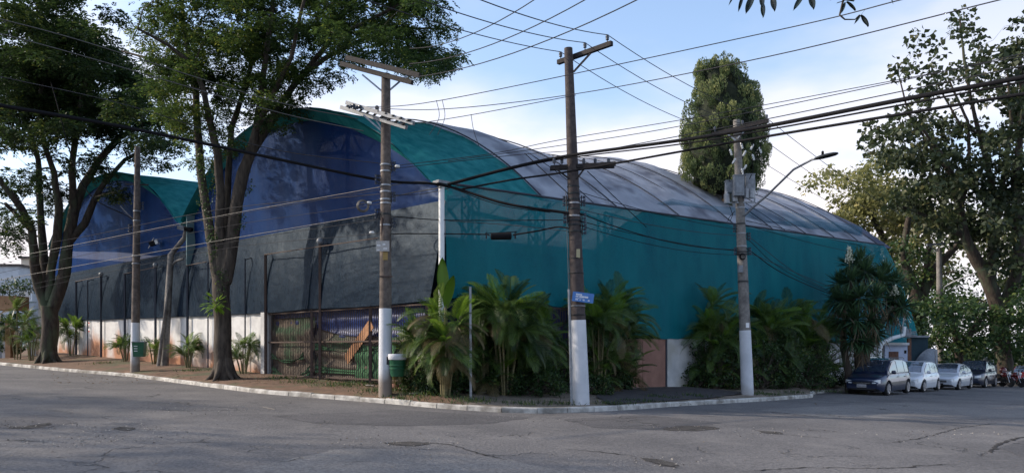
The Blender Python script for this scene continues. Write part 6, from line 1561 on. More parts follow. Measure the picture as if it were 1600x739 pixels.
# --- overhanging street tree on this side: its hanging twigs reach into the top of the view
random.seed(77)
ot_b = Vector((6.6, 3.2, gz(6.6)))
ot = empty('street_tree', ot_b, 'near tree whose glossy dark leaves hang into the top of the view', 'tree')
D = 5.0
limbs = [[(ot_b - Vector((0, 0, .2)), 0.2), (ot_b + Vector((0, 0, 2.5)), 0.16), (ot_b + Vector((-.2, .3, 4.2)), 0.12), (Vector((4.6, 4.4, 5.0)), 0.07), (Vector((3.2, 4.9, 4.75)), 0.04), (Vector((2.0, 5.0, 4.35)), 0.02)],
         [(Vector((3.2, 4.9, 4.75)), 0.02), (P(1240, -30, D), 0.012), (P(1170, -22, D), 0.010), (P(1150, -12, D), 0.006)],
         [(Vector((3.2, 4.9, 4.75)), 0.02), (P(1310, -40, D), 0.010), (P(1318, 0, D), 0.007), (P(1312, 24, D), 0.006), (P(1320, 31, D), 0.005), (P(1336, 31, D), 0.004), (P(1343, 24, D), 0.004)]]
cs = [Vector((random.uniform(2.6, 7.5), random.uniform(2.8, 6.2), random.uniform(4.7, 7.0))) for _ in range(60)]
branches(ot, limbs, cs, M_BARK2, 0.02, 'trunk', 8)
leaf_mesh('crown', *clump_leaves(cs, [0.5] * 60, 90, 0.13, 0.36, flat=0.8, droop=0.8), L_DARK, ot)
def big_leaf(p0, p1, w):
    p0, p1 = Vector(p0), Vector(p1); d = p1 - p0; sd = Vector((d.z, 0.25, -d.x)).normalized() if d.length else Vector((1, 0, 0)); bb = MB()
    bb.slab(lambda a, v: p0 + d * a + sd * (v - 0.5) * w * math.sin(math.pi * min(1, 0.03 + 0.97 * a)) ** 0.75 + Vector((0, -abs(v - 0.5) * 0.03, 0)), 8, 4, (0, 0.002, 0))
    o = bb.build('leaf', L_DARK, parent=ot, smooth=70); at = o.data.attributes.new('tint', 'FLOAT', 'POINT'); at.data.foreach_set('value', [random.random()] * len(o.data.vertices))
for (ax, ay, bx, by, w) in ((1147, -8, 1138, 10, 6), (1160, -8, 1153, 20, 8), (1158, -2, 1166, -12, 8), (1176, -10, 1165, 23, 15), (1188, -8, 1191, 14, 11), (1190, 5, 1192, 29, 10), (1205, -6, 1210, 19, 12), (1255, -10, 1239, 18, 12),
                         (1264, -8, 1271, 16, 12), (1320, 2, 1307, 6, 4), (1322, 4, 1336, 18, 6), (1320, 1, 1334, 3, 3), (1319, 5, 1314, 22, 7), (1343, 25, 1334, 39, 7), (1344, 25, 1356, 43, 8), (1345, 24, 1352, 15, 5), (1290, -4, 1298, 1, 5)):
    big_leaf(P(ax, ay, D), P(bx, by, D - 0.05), w * D / F)

# ---------------------------------------------------------------- parked cars
M_TYRE = mat('tyre_rubber', (0.018, 0.018, 0.019), rough=0.85)
M_RIM = mat('alloy_rim', (0.5, 0.5, 0.52), rough=0.3, metal=0.8)
M_GLASS = glass_mat('car_glass', (0.030, 0.045, 0.075))
M_CHROME = mat('chrome', (0.6, 0.6, 0.62), rough=0.2, metal=0.9)
M_BLACKPL = mat('black_plastic', (0.02, 0.02, 0.022), rough=0.55)
M_LAMP = mat('lamp_glass', (0.55, 0.58, 0.60), rough=0.1, spec=0.8, coat=0.8)
M_PLATE = mat('licence_plate', (0.42, 0.42, 0.44), rough=0.5)
M_UNDER = mat('underbody', (0.012, 0.012, 0.012), rough=1.0)
def paint(name, c, rough=0.28, metal=0.3): return mat(name, c, rough=rough, metal=metal, spec=0.5, coat=1.0)
P_BLUE = paint('dark_blue_paint', (0.012, 0.022, 0.060)); P_WHITE = paint('white_paint', (0.72, 0.74, 0.78), metal=0.0)
P_SILVER = paint('silver_white_paint', (0.60, 0.63, 0.68), metal=0.1); P_BLACK = paint('blue_black_paint', (0.012, 0.018, 0.042)); P_RED = paint('red_paint', (0.13, 0.010, 0.012), metal=0.1)

def interp(tab, x):
    if x <= tab[0][0]: return tab[0][1]
    for a, c in zip(tab[:-1], tab[1:]):
        if x <= c[0]: 
            k = (x - a[0]) / (c[0] - a[0]); k = k * k * (3 - 2 * k) * 0.35 + k * 0.65
            return a[1] + (c[1] - a[1]) * k
    return tab[-1][1]
def wheel(parent, x, y, r, s, nsp=5):
    """wheel on side s; tyre with rim, spokes and hub"""
    R = Matrix.Rotation(math.pi / 2, 3, 'X')
    t = MB(); w = 0.10
    t.lathe([(r * 0.66, -w), (r * 0.93, -w), (r, -w * 0.7), (r, w * 0.7), (r * 0.93, w), (r * 0.66, w)], (x, y, r), 24, M=R)
    to = t.build('wheel', M_TYRE, parent=parent, local=True, smooth=40)
    bb = MB(); yo = y + s * 0.092
    for k in range(nsp * 1):
        a = 2 * math.pi * k / nsp
        for da in (-0.13, 0.13):
            d0 = Vector((math.cos(a), 0, math.sin(a))); d1 = Vector((math.cos(a + da), 0, math.sin(a + da)))
            bb.beam(Vector((x, yo + s * 0.02, r)) + d0 * r * 0.10, Vector((x, yo + s * 0.012, r)) + d1 * r * 0.66, 0.035, 0.035)
    bb.lathe([(r * 0.62, -0.02), (r * 0.69, -0.025), (r * 0.69, 0.03), (r * 0.62, 0.03), (r * 0.6, -0.02)], (x, yo, r), 24, M=R)
    bb.lathe([(r * 0.17, -0.03), (r * 0.17, 0.03), (r * 0.08, 0.04)], (x, yo, r), 12, M=R)
    bb.build('rim', M_RIM, parent=to, local=True, smooth=40)
    MB().lathe([(r * 0.6, -0.01), (r * 0.6, 0.01)], (x, yo - s * 0.04, r), 20, M=R).build('brake_disc', M_UNDER, parent=to, local=True)
def car(label, loc, rz, Ln, W, H, wb, fo, hood, belt, roof, P_, r=0.31, face='van', rails=False, cls='car', rear_red=False):
    """x runs forward. hood: body top line (x, z); roof: glasshouse line (x, z); fo: front overhang"""
    root = empty('parked_car', loc, label, cls, 'cars parked nose to tail along the kerb', rz)
    hw = W / 2; xf = Ln / 2; xr = -Ln / 2; fx = xf - fo; rx = fx - wb
    def wx(x):                                    # plan shape
        e = min(1, max(0, (xf - x) / 0.75)); e2 = min(1, max(0, (x - xr) / 0.6))
        return hw * (0.74 + 0.26 * math.sin(e * math.pi / 2) ** 0.8) * (0.84 + 0.16 * math.sin(e2 * math.pi / 2))
    def zb(x):
        z = 0.20 + 0.10 * max(0, 1 - (xf - x) / 0.4) ** 2 + 0.08 * max(0, 1 - (x - xr) / 0.4)
        for cx in (fx, rx):
            dx = abs(x - cx); R = r + 0.065
            if dx < R: z = max(z, r + math.sqrt(R * R - dx * dx) * 0.98)
        return z
    stations = sorted(set([xf - 0.0, xf - 0.03, xf - 0.10, xf - 0.22] + [xr, xr + 0.03, xr + 0.1] + list(np.linspace(xr + 0.2, xf - 0.3, 56))))
    body = MB(); rows = []
    for x in stations:
        w = wx(x); zt = interp(hood, x); z0 = zb(x); nose = max(0, 1 - (xf - x) / 0.12)
        zm = min(zt - 0.10, max(z0 + 0.02, 0.52)); sh = zt - 0.085
        sec = [(w * 0.80, z0), (w * 0.965, z0), (w, z0 + (zm - z0) * 0.35), (w * 1.0, zm), (w * 0.985, (zm + sh) / 2 + .02), (w * 0.955, sh), (w * 0.90, zt - 0.025), (w * 0.78, zt), (w * 0.4, zt + 0.02), (0, zt + 0.028)]
        if nose > 0: sec = [(y_, z0 + 0.03 + (z_ - z0) * (1 - 0.10 * nose)) for y_, z_ in sec]
        full = [(x, y_, z_) for y_, z_ in sec] + [(x, -y_, z_) for y_, z_ in reversed(sec[:-1])]
        rows.append(full)
    m = len(rows[0]); vs = [p for rw in rows for p in rw]
    fs = [(i * m + k, i * m + k + 1, (i + 1) * m + k + 1, (i + 1) * m + k) for i in range(len(rows) - 1) for k in range(m - 1)]
    fs += [tuple(range(m - 1, -1, -1)), tuple((len(rows) - 1) * m + k for k in range(m))]
    body.add(vs, fs)
    # glasshouse
    gx = np.linspace(roof[0][0], roof[-1][0], 40); grow = []
    def gsec(x):
        w = wx(x); zs = interp(hood, x) - 0.05; zr = max(zs + 0.005, interp(roof, x)); k = min(1, (zr - zs) / (H - belt))
        wt = w * (0.90 - 0.17 * k)
        return w * 0.90, zs, wt, zr
    for x in gx:
        wb_, zs, wt, zr = gsec(x)
        sec = [(wb_, zs), (wb_ + (wt - wb_) * 0.5 + 0.01, zs + (zr - zs) * 0.5), (wt, zr - 0.05 * min(1, (zr - zs) * 3)), (wt * 0.88, zr - 0.005), (wt * 0.5, zr + 0.018), (0, zr + 0.026)]
        grow.append([(x, y_, z_) for y_, z_ in sec] + [(x, -y_, z_) for y_, z_ in reversed(sec[:-1])])
    m2 = len(grow[0])
    body.add([p for rw in grow for p in rw], [(i * m2 + k, i * m2 + k + 1, (i + 1) * m2 + k + 1, (i + 1) * m2 + k) for i in range(len(grow) - 1) for k in range(m2 - 1)] + [tuple(range(m2 - 1, -1, -1)), tuple((len(grow) - 1) * m2 + k for k in range(m2))])
    body.build('body', P_, parent=root, local=True, smooth=38)
    MB().box((0, 0, 0.30), (Ln * 0.90, W * 0.78, 0.2)).build('underbody', M_UNDER, parent=root, local=True)
    for cx in (fx, rx):
        for s in (-1, 1): wheel(root, cx, s * (hw - 0.11), r, s)
    # windscreen and rear window lie on the sloping ends of the glasshouse
    def top_x(z_frac, front):
        zs = belt; best = None
        rng_x = np.linspace(0, roof[-1][0], 80) if front else np.linspace(roof[0][0], 0, 80)
        tgt = belt + (H - belt) * z_frac
        for x in (rng_x if front else rng_x[::-1]):
            if interp(roof, x) <= tgt: return x
        return rng_x[-1]
    for front in (True, False):
        xa, xb = top_x(0.10, front), top_x(0.93, front)
        def fn(a, v, front=front, xa=xa, xb=xb):
            x = xa + (xb - xa) * a; _, zs, wt, zr = gsec(x); y = (v * 2 - 1) * wt * 0.86
            z = zr - 0.005 + 0.026 * (1 - (abs(v * 2 - 1)) ** 2) + 0.006; return (x + (0.012 if front else -0.012), y, z)
        MB().slab(fn, 8, 8, (0.004 if front else -0.004, 0, 0.004)).build('windscreen' if front else 'rear_window', M_GLASS, parent=root, local=True, smooth=60)
    # side windows between the pillars
    fa = top_x(0.3, True); ra = top_x(0.35, False); span = fa - ra
    cuts = [ra + 0.10, ra + span * 0.30, ra + span * 0.63, fa - 0.02]
    for s in (-1, 1):
        for a_, c_ in zip(cuts[:-1], cuts[1:]):
            def fn(a, v, a_=a_, c_=c_, s=s):
                x = a_ + 0.03 + (c_ - a_ - 0.06) * a; wb_, zs, wt, zr = gsec(x); zlo = interp(hood, x) + 0.015; zhi = max(zlo + 0.02, zr - 0.085)
                z = zlo + (zhi - zlo) * v; kk = (z - zs) / max(0.01, (zr - zs)); y = wb_ + (wt - wb_) * kk + 0.013 * math.sin(math.pi * min(1, kk)) + 0.008
                return (x, s * y, z)
            MB().slab(fn, 6, 5, (0, s * 0.004, 0)).build('side_window', M_GLASS, parent=root, local=True, smooth=60)
        # door gaps and handles
        for c_ in cuts[1:]:
            zt = interp(hood, c_) - 0.06; bb = MB(); w = wx(c_)
            bb.add([(c_ - 0.006, s * (w * 0.985 + 0.004), 0.34), (c_ + 0.006, s * (w * 0.985 + 0.004), 0.34), (c_ + 0.006, s * (w + 0.004), 0.52), (c_ - 0.006, s * (w + 0.004), 0.52), (c_ + 0.006, s * (w * 0.96 + 0.004), zt), (c_ - 0.006, s * (w * 0.96 + 0.004), zt)], [(0, 1, 2, 3), (3, 2, 4, 5)])
            bb.build('door_gap', M_UNDER, parent=root, local=True)
        for c_ in cuts[1:3]:
            MB().box((c_ + 0.14, s * (wx(c_) * 0.985 + 0.012), belt - 0.16), (0.17, 0.03, 0.03)).build('door_handle', P_, parent=root, local=True)
        MB().slab(lambda a, v, s=s: (rx + r + 0.1 + (wb - 2 * r - 0.2) * a, s * (wx(0) + 0.004), 0.44 + 0.06 * v), 4, 1, (0, s * 0.012, 0)).build('side_moulding', P_ if face != 'suv' else M_BLACKPL, parent=root, local=True)
        xm = fa - 0.02; bb = MB(); bb.lathe([(0.03, -0.11), (0.085, -0.09), (0.095, 0.0), (0.085, 0.09), (0.03, 0.11)], (xm, s * (hw + 0.10), belt + 0.06), 12, M=Matrix.Rotation(math.pi / 2, 3, 'X') @ Matrix.Scale(0.9, 3))
        bb.beam((xm, s * (hw - 0.06), belt + 0.01), (xm, s * (hw + 0.06), belt + 0.04), 0.05, 0.03); bb.build('mirror', P_, parent=root, local=True, smooth=50)
        # head and tail lamps wrap round the corners
        zt = interp(hood, xf - 0.12)
        def hl(a, v, s=s):
            y = hw * (0.50 + 0.36 * a); x = xf + 0.012 - 0.02 - 0.30 * max(0, (a - 0.45)) ** 1.3 - 0.03 * v
            return (x, s * y, zt - 0.20 + 0.02 * a + (0.13 + 0.03 * a) * v)
        MB().slab(hl, 6, 3, (0.02, 0, 0)).build('headlight', M_LAMP, parent=root, local=True, smooth=60)
        MB().slab(lambda a, v, s=s: (xr - 0.01 + 0.05 * a, s * hw * (0.62 + 0.22 * a), belt - 0.28 + 0.24 * v), 3, 3, (-0.02, 0, 0)).build('tail_light', mat('tail_lamp', (0.35, 0.02, 0.02), rough=0.15, coat=0.8) if 'tail_lamp' not in bpy.data.materials else bpy.data.materials['tail_lamp'], parent=root, local=True)
        if rails: MB().tube([(fa - 0.45, s * gsec(fa - .45)[2] * 0.92, H - 0.02), (fa - 0.55, s * gsec(0)[2] * 0.93, H + 0.045), (ra + 0.5, s * gsec(0)[2] * 0.93, H + 0.045), (ra + 0.35, s * gsec(0)[2] * 0.92, H - 0.02)], 0.018, 6).build('roof_rail', M_CHROME if P_ is not P_BLACK else M_BLACKPL, parent=root, local=True)
        if face != 'van': MB().lathe([(0.02, -0.01), (0.06, 0), (0.055, 0.02), (0.02, 0.025)], (xf - 0.075, s * hw * 0.66, 0.40), 10, M=Matrix.Rotation(math.pi / 2, 3, 'Y')).build('fog_lamp', M_LAMP, parent=root, local=True)
    zt = interp(hood, xf - 0.05)
    bb = MB(); bb.slab(lambda a, v: (xf + 0.006 - 0.05 * abs(a - .5) ** 2, (a - 0.5) * W * 0.44, zt - 0.20 + 0.11 * v), 6, 1, (0.02, 0, 0)); bb.build('grille', M_BLACKPL, parent=root, local=True)
    MB().slab(lambda a, v: (xf + 0.03 - 0.05 * abs(a - .5) ** 2, (a - 0.5) * W * 0.42, zt - 0.155 + 0.02 * v), 6, 1, (0.012, 0, 0)).build('grille_bar', M_CHROME, parent=root, local=True)
    if face == 'van':
        MB().box((xf + 0.05, 0, zt - 0.14), (0.01, 0.10, 0.025)).build('emblem', M_CHROME, parent=root, local=True)
        MB().box((xf + 0.05, 0, zt - 0.14), (0.012, 0.04, 0.045)).build('emblem', M_CHROME, parent=root, local=True)
    MB().slab(lambda a, v: (xf - 0.02 - 0.10 * abs(a * 2 - 1) ** 3, (a - 0.5) * W * 0.74, 0.27 + 0.13 * v), 8, 1, (0.025, 0, 0)).build('bumper_intake', M_BLACKPL, parent=root, local=True)
    if face == 'van':
        pl_ = MB().box((xf + 0.03, 0, 0.45), (0.012, 0.40, 0.13)).build('number_plate', M_PLATE, parent=root, local=True)
        bb = MB(); y = 0.16
        for k in range(7):
            bb.box((xf + 0.038, y, 0.44), (0.004, 0.022, 0.06)); y -= 0.05 if k != 2 else 0.075
        bb.build('plate_lettering', M_BLACKPL, parent=pl_, local=True)
    MB().slab(lambda a, v: (xr - 0.03, (a - 0.5) * W * 0.26, 0.72 + 0.12 * v), 1, 1, (-0.01, 0, 0)).build('rear_plate', M_PLATE, parent=root, local=True)
    return root
HD = Vector((-0.69, -0.72, 0)).normalized()            # the way the parked cars face
CA = math.atan2(HD.y, HD.x)
def place(px_f, py_f, off_y, wb, fo, Ln, d_front, W):
    """from the street-side front wheel: centre of the car"""
    p = P(px_f, 500, d_front); lf = Vector((p.x, p.y, 0)); kerbside = Vector((HD.y, -HD.x, 0)) 
    if kerbside.x > 0: kerbside = -kerbside
    c = lf + kerbside * (W / 2 - 0.11) - HD * (Ln / 2 - fo)
    return Vector((c.x, c.y, gz(c.x)))
Lv, Wv = 4.32, 1.74
car('dark blue minivan with roof rails parked first in the row by the yucca', place(1385, 0, 0, 2.70, 0.86, Lv, 34.2, Wv), CA, Lv, Wv, 1.63, 2.70, 0.86,
    [(-2.16, 0.96), (-2.0, 1.02), (-0.5, 1.02), (0.95, 0.98), (1.35, 0.93), (1.85, 0.83), (2.08, 0.74), (2.16, 0.66)], 0.98,
    [(-2.10, 0.92), (-1.98, 1.25), (-1.75, 1.52), (-1.1, 1.61), (-0.2, 1.63), (0.30, 1.58), (0.72, 1.36), (1.30, 0.94)], P_BLUE, rails=True, face='van', r=0.315)
Lh, Wh = 3.90, 1.68
car('white compact hatchback parked between the dark minivan and the silver sedan', place(1441, 0, 0, 2.47, 0.78, Lh, 38.9, Wh), CA, Lh, Wh, 1.55, 2.47, 0.78,
    [(-1.95, 0.9), (-1.8, 0.98), (0, 0.98), (0.85, 0.94), (1.3, 0.88), (1.75, 0.77), (1.95, 0.62)], 0.95,
    [(-1.90, 0.90), (-1.72, 1.25), (-1.45, 1.47), (-0.6, 1.55), (0.1, 1.53), (0.55, 1.32), (1.10, 0.92)], P_WHITE, face='hatch', rails=False, r=0.305)
Ls, Ws = 4.10, 1.70
car('silver white sedan parked third, low roof, before the dark off roader', place(1496.5, 0, 0, 2.5, 0.80, Ls, 43.3, Ws), CA, Ls, Ws, 1.47, 2.50, 0.80,
    [(-2.05, 0.92), (-1.9, 1.00), (-1.4, 1.02), (0, 0.95), (0.85, 0.92), (1.35, 0.87), (1.85, 0.75), (2.05, 0.62)], 0.93,
    [(-1.75, 0.98), (-1.40, 1.22), (-0.95, 1.40), (-0.3, 1.47), (0.2, 1.44), (0.62, 1.25), (1.12, 0.90)], P_SILVER, face='sedan', r=0.305)
Lu, Wu = 4.25, 1.80
car('blue black off roader with roof rails parked fourth in the row', place(1538, 0, 0, 2.57, 0.86, Lu, 48.0, Wu), CA, Lu, Wu, 1.70, 2.57, 0.86,
    [(-2.12, 0.98), (-2.0, 1.08), (0, 1.06), (0.9, 1.04), (1.4, 1.00), (1.85, 0.92), (2.05, 0.82), (2.12, 0.7)], 1.05,
    [(-2.05, 1.0), (-1.85, 1.35), (-1.6, 1.60), (-0.8, 1.68), (0.1, 1.69), (0.55, 1.45), (1.05, 1.02)], P_BLACK, face='suv', rails=True, r=0.35)
Lq = 4.1
car('red car with a pale windscreen parked last at the right edge', place(1617, 0, 0, 2.5, 0.8, Lq, 54.5, 1.70), CA, Lq, 1.70, 1.45, 2.50, 0.80,
    [(-2.05, 0.9), (-1.9, 0.98), (0, 0.95), (0.85, 0.92), (1.35, 0.87), (1.85, 0.75), (2.05, 0.62)], 0.93,
    [(-1.95, 0.90), (-1.70, 1.22), (-1.35, 1.40), (-0.5, 1.45), (0.2, 1.43), (0.62, 1.25), (1.12, 0.90)], P_RED, face='sedan', r=0.305)

# motorcycle with a round red top case, between the off roader and the last car
def motorcycle(loc, rz, label, case):
    r = empty('motorcycle', loc, label, 'motorcycle', rz=rz)
    for x in (-0.65, 0.65):
        t = MB().lathe([(0.20, -0.05), (0.27, -0.055), (0.30, -0.02), (0.30, 0.02), (0.27, 0.055), (0.20, 0.05)], (x, 0, 0.30), 20, M=Matrix.Rotation(math.pi / 2, 3, 'X')).build('wheel', M_TYRE, parent=r, local=True, smooth=40)
        bb = MB()
        for k in range(8):
            a = 6.283 * k / 8; bb.beam((x, 0, 0.30), (x + math.cos(a) * 0.21, 0, 0.30 + math.sin(a) * 0.21), 0.012, 0.012)
        bb.build('spokes', M_RIM, parent=t, local=True, kind='stuff')
    bb = MB(); 
    for s in (-1, 1): bb.tube([(0.65, s * 0.08, 0.30), (0.42, s * 0.08, 0.95)], 0.025, 8)
    bb.build('fork', M_CHROME, parent=r, local=True)
    MB().tube([(0.42, 0, 0.9), (0.30, 0, 0.62), (0.0, 0, 0.42), (-0.25, 0, 0.45), (-0.35, 0, 0.68), (0.3, 0, 0.72)], 0.03, 8).build('frame', M_BLACKPL, parent=r, local=True, smooth=50)
    MB().lathe([(0.02, -0.26), (0.10, -0.2), (0.15, 0), (0.13, 0.18), (0.03, 0.26)], (0.15, 0, 0.80), 14, M=Matrix.Rotation(math.pi / 2, 3, 'Y')).build('tank', P_RED, parent=r, local=True, smooth=50)
    MB().slab(lambda a, v: (-0.75 + 0.7 * a, (v - 0.5) * 0.26, 0.80 + 0.05 * math.sin(a * 4)), 8, 2, (0, 0, -0.09)).build('seat', M_BLACKPL, parent=r, local=True, smooth=60)
    MB().box((0.05, 0, 0.45), (0.36, 0.26, 0.30)).box((0.05, 0, 0.62), (0.2, 0.18, 0.12)).build('engine', M_UNDER, parent=r, local=True)
    MB().tube([(0.35, -0.36, 1.02), (0.42, -0.15, 1.0), (0.42, 0.15, 1.0), (0.35, 0.36, 1.02)], 0.016, 8).build('handlebar', M_CHROME, parent=r, local=True)
    MB().lathe([(0.04, -0.08), (0.10, -0.03), (0.105, 0.04), (0.02, 0.06)], (0.56, 0, 0.88), 12, M=Matrix.Rotation(math.pi / 2, 3, 'Y')).build('headlight', M_LAMP, parent=r, local=True, smooth=50)
    MB().tube([(0.0, -0.14, 0.32), (-0.4, -0.16, 0.28), (-0.85, -0.16, 0.36)], [0.025, 0.035, 0.04], 8).build('exhaust', M_CHROME, parent=r, local=True)
    MB().slab(lambda a, v: (0.65 + 0.36 * math.cos(0.5 + a * 2.0), (v - .5) * 0.13, 0.30 + 0.36 * math.sin(0.5 + a * 2.0)), 8, 1, (0, 0, 0.01)).build('front_fender', P_RED, parent=r, local=True)
    MB().slab(lambda a, v: (-0.65 + 0.37 * math.cos(1.2 + a * 2.0), (v - .5) * 0.15, 0.30 + 0.37 * math.sin(1.2 + a * 2.0)), 8, 1, (0, 0, 0.01)).build('rear_fender', M_BLACKPL, parent=r, local=True)
    if case: MB().lathe([(0.05, -0.20), (0.17, -0.17), (0.22, -0.05), (0.22, 0.08), (0.15, 0.2), (0.04, 0.24)], (-0.62, 0, 1.08), 16).build('top_case', P_RED, parent=r, local=True, smooth=50)
q = P(1581, 500, 51.5); motorcycle((q.x, q.y, gz(q.x)), CA + 1.15, 'dark motorcycle with round red top case beside the pale car at right edge', True)
q = P(1566, 500, 51.5); motorcycle((q.x, q.y, gz(q.x)), CA + 1.0, 'dark motorcycle standing right behind the dark off roader', False)

# ---------------------------------------------------------------- the shack and gates behind the cars
D = 42.5
def pt(px, py, d=D): return P(px, py, d)
sh = empty('service_shack', Vector((pt(1400, 560).x, D, gz(20))), 'small pale blue shack with brown door and white roof edge under the netting', 'shack')
def wallq(xa, ya, xb, yb, m, name, d=D, th=0.12, par=None):
    A, B = pt(xa, ya, d), pt(xb, yb, d)
    return MB().box(((A.x + B.x) / 2, d + th / 2, (A.z + B.z) / 2), (abs(B.x - A.x), th, abs(B.z - A.z))).build(name, m, parent=par or sh)
M_PALEBLUE = mat('pale_blue_render', (0.40, 0.45, 0.58), (0.50, 0.55, 0.66), scale=3, rough=0.8)
M_BRICK = mat('rough_red_brick', (0.10, 0.05, 0.035), (0.18, 0.09, 0.06), scale=6, rough=0.9, bump=0.3)
wallq(1383, 538, 1418, 600, M_PALEBLUE, 'front_wall'); wallq(1389.5, 549, 1404, 600, M_BRICK, 'door', d=D - 0.05, th=0.06); wallq(1380, 535, 1421, 539, M_WHITE, 'roof_edge', d=D - 0.25, th=0.9)
wallq(1418.5, 528, 1424, 600, M_BRICK, 'brick_pier'); wallq(1413, 547, 1416.5, 552, M_UNDER, 'vent_hole', d=D - 0.02, th=0.04); wallq(1352, 534, 1376, 600, M_WHITE, 'side_panel', d=D - 0.3)
wallq(1424, 527, 1450, 600, mat('dark_teal_shutter', (0.010, 0.03, 0.045), (0.015, 0.04, 0.055), scale=2), 'shutter', d=D + 0.3); wallq(1420, 524, 1452, 527, M_GREYBOX, 'shutter_lintel', d=D + 0.1)
MB().tube([pt(1374, 600, D - .5), pt(1375, 545, D - .5), pt(1379, 535, D - .5), pt(1395, 528, D - .5), pt(1412, 523, D - .5), pt(1413, 510, D - .5)], 0.11, 8).build('white_pipe', M_POSTWHITE, parent=sh, smooth=60)
wallq(1414, 513, 1424, 526, M_GREYBOX, 'junction_box', d=D - .3)
MB().tube([pt(1410, 520, D - .4), pt(1403, 500, D - .4), pt(1400, 488, D - .4)], 0.03, 6).build('thin_pipe', M_POSTWHITE, parent=sh, smooth=60)
MB().tube([pt(1410, 512, D - .4), pt(1412, 497, D - .4), pt(1420, 482, D - .4)], 0.03, 6).build('thin_pipe', M_POSTWHITE, parent=sh, smooth=60)
for k in range(4): MB().tube([pt(1412, 519 + k * 2.4, D - .2), pt(1432, 518 + k * 2.6, D)], 0.03, 6).build('roof_batten', M_GREYBOX, parent=sh)
# pale sheet roof of a shelter, low
aw = empty('curved_awning', pt(1440, 570, 41.5), 'pale grey curved canopy rising behind the white hatchback', 'canopy')
MB().slab(lambda a, v: pt(1424 + 41 * a, 573 - 29 * math.sin(min(1, a * 1.35) * 1.57) * (1 - v) + (0 if a < .75 else (a - .75) * 8), 41.0 + 1.6 * math.sin((1 - v) * 1.57)), 14, 6, (0, 0.03, 0)).build('sheet', M_GREYBOX, parent=aw, smooth=50)
for px in (1428, 1462): MB().beam(pt(px, 567 if px < 1440 else 548, 41.3), pt(px, 603, 41.3), 0.06, 0.06).build('leg', M_GALV, parent=aw)
gt = empty('grey_gate', pt(1560, 580, 59), 'grey panelled gate behind the off roader', 'gate')
for (xa, xb) in ((1552, 1563), (1564, 1579)):
    wallq(xa, 558 if xa < 1560 else 556, xb, 604, M_GREYBOX, 'gate_leaf', d=59, th=0.06, par=gt)
for xa in (1551, 1563, 1580): wallq(xa, 556, xa + 1.4, 604, M_POSTWHITE, 'gate_post', d=58.95, th=0.1, par=gt)
ww = empty('white_gate_wall', pt(1545, 580, 60), 'short white wall piece left of the grey gate', 'wall')
wallq(1538, 557, 1547, 604, M_WHITE, 'wall_panel', d=60, par=ww); wallq(1548, 557, 1550.5, 604, M_WHITE, 'wall_pillar', d=59.9, par=ww)

# ---------------------------------------------------------------- houses and entrance at the far left
def house(name, label, x0, x1, y0, y1, z0, z1, m, wins, cat='house'):
    r = empty(name, ((x0 + x1) / 2, (y0 + y1) / 2, z0), label, cat)
    MB().box(((x0 + x1) / 2, (y0 + y1) / 2, (z0 + z1) / 2), (x1 - x0, y1 - y0, z1 - z0)).build('wall', m, parent=r)
    MB().box(((x0 + x1) / 2, (y0 + y1) / 2, z1 + 0.1), (x1 - x0 + 0.4, y1 - y0 + 0.4, 0.2)).build('roof', M_CONC, parent=r)
    for (wx_, wz, ww_, wh) in wins:
        f = MB().box((wx_, y0 - 0.03, wz), (ww_, 0.10, wh)).build('window', M_POSTWHITE, parent=r)
        MB().box((wx_, y0 - 0.07, wz), (ww_ - 0.16, 0.06, wh - 0.16)).build('pane', M_GLASS, parent=f)
    return r
d = 75
a, c = P(33, 404, d), P(52, 404, d); M_CREAM = mat('cream_render', (0.62, 0.52, 0.40), (0.72, 0.62, 0.50), scale=2, rough=0.85)
house('apartment_block', 'cream rendered block seen left of the big tree trunk', a.x, c.x + 3, d, d + 8, gz(-60), a.z, M_CREAM, [], 'building')
a, c = P(-60, 416, d - 3), P(34, 416, d - 3)
house('apartment_block', 'pale grey flat roofed building at the far left edge', a.x, c.x - 0.3, d - 3, d + 6, gz(-60), a.z, mat('pale_grey_render', (0.50, 0.52, 0.55), (0.6, 0.62, 0.65), scale=2, rough=0.85), [(a.x + 3.2, 6.6, 1.2, 1.0), (a.x + 6.0, 6.6, 1.2, 1.0)], 'building')
en = empty('entrance_gate', P(20, 556, 47), 'brown pillared entrance with planted roof at the far left', 'gate')
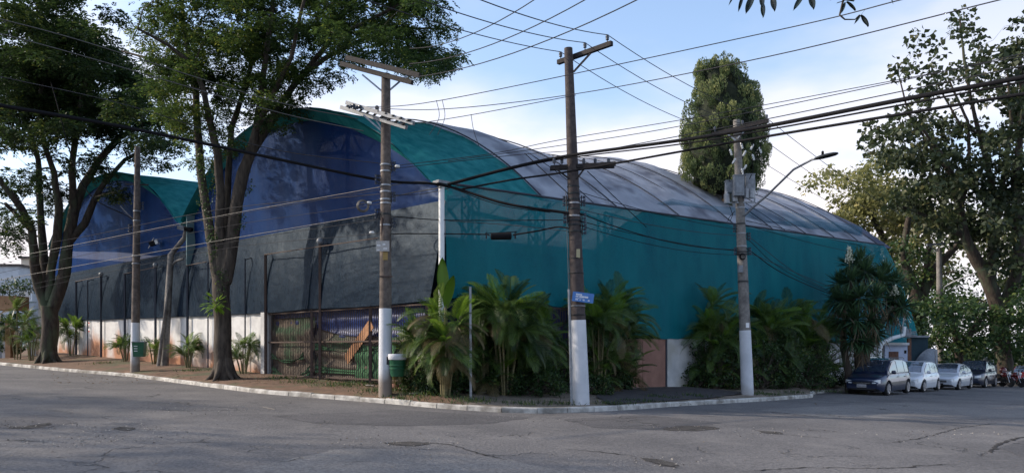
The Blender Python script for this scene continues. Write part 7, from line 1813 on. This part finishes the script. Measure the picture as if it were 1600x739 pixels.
def eb(xa, ya, xb, yb, d_, th, m, nm):
    A, B = P(xa, ya, d_), P(xb, yb, d_); return MB().box(((A.x + B.x) / 2, d_ + th / 2, (A.z + B.z) / 2), (abs(B.x - A.x), th, abs(A.z - B.z))).build(nm, m, parent=en)
M_OCHRE = mat('ochre_render', (0.30, 0.17, 0.09), (0.42, 0.25, 0.14), scale=2, rough=0.85)
eb(8, 500, 16, 562, 46, 0.5, M_OCHRE, 'pillar'); eb(-40, 462, 26, 484, 46.2, 1.2, M_OCHRE, 'lintel'); eb(3, 500, 8, 562, 46.3, 0.12, M_WHITE, 'white_panel'); eb(-40, 490, 3, 562, 46.4, 0.1, M_GREYBOX, 'gate_leaf'); eb(44, 506, 56, 560, 46.6, 0.3, M_WHITE, 'wall_panel')
cs = [P(random.uniform(-20, 48), random.uniform(440, 462), 46.5 + random.uniform(-.4, .8)) for _ in range(30)]
leaf_mesh('roof_plants', *clump_leaves(cs, [0.4] * 30, 160, 0.2, 0.4, flat=0.8), L_BUSH, en)
# trees and low houses on the near side of the left street: outside the view, they stand between the sun and the junction
simple_tree(-66, 62, 13, 6, 'distant tree at the end of the left street behind the entrance', L_BUSH, M_BARK, 51, n=60, rm=1.4, size=0.5, per=26, pin=0)
simple_tree(-58, 78, 12, 6, 'distant tree behind the pale grey building', L_BUSH, M_BARK, 52, n=60, rm=1.4, size=0.5, per=26, pin=0)
for k, (x, y, h_) in enumerate(((-24, 10.5, 13), (-23, 3, 12), (-33, 19, 13))):
    simple_tree(x, y, h_, 5.5, ('street tree across the left street, outside the view, middle one', 'street tree across the left street, outside the view, nearest', 'street tree across the left street, outside the view, farthest')[k], L_TIPU, M_BARK2, 60 + k, n=80, rm=1.3, size=0.5, per=30, pin=0, crown_from=0.3)
for k, (x, y) in enumerate(((42, 78), (56, 70), (70, 92), (30, 88))):
    simple_tree(x, y, 11 + k, 6, ('background tree behind the end of the car row', 'background tree at far right', 'background tree beyond the far right', 'background tree behind the shed end')[k], L_BUSH, M_BARK, 70 + k, n=60, rm=1.5, size=0.5, per=26, pin=0, crown_from=0.15)
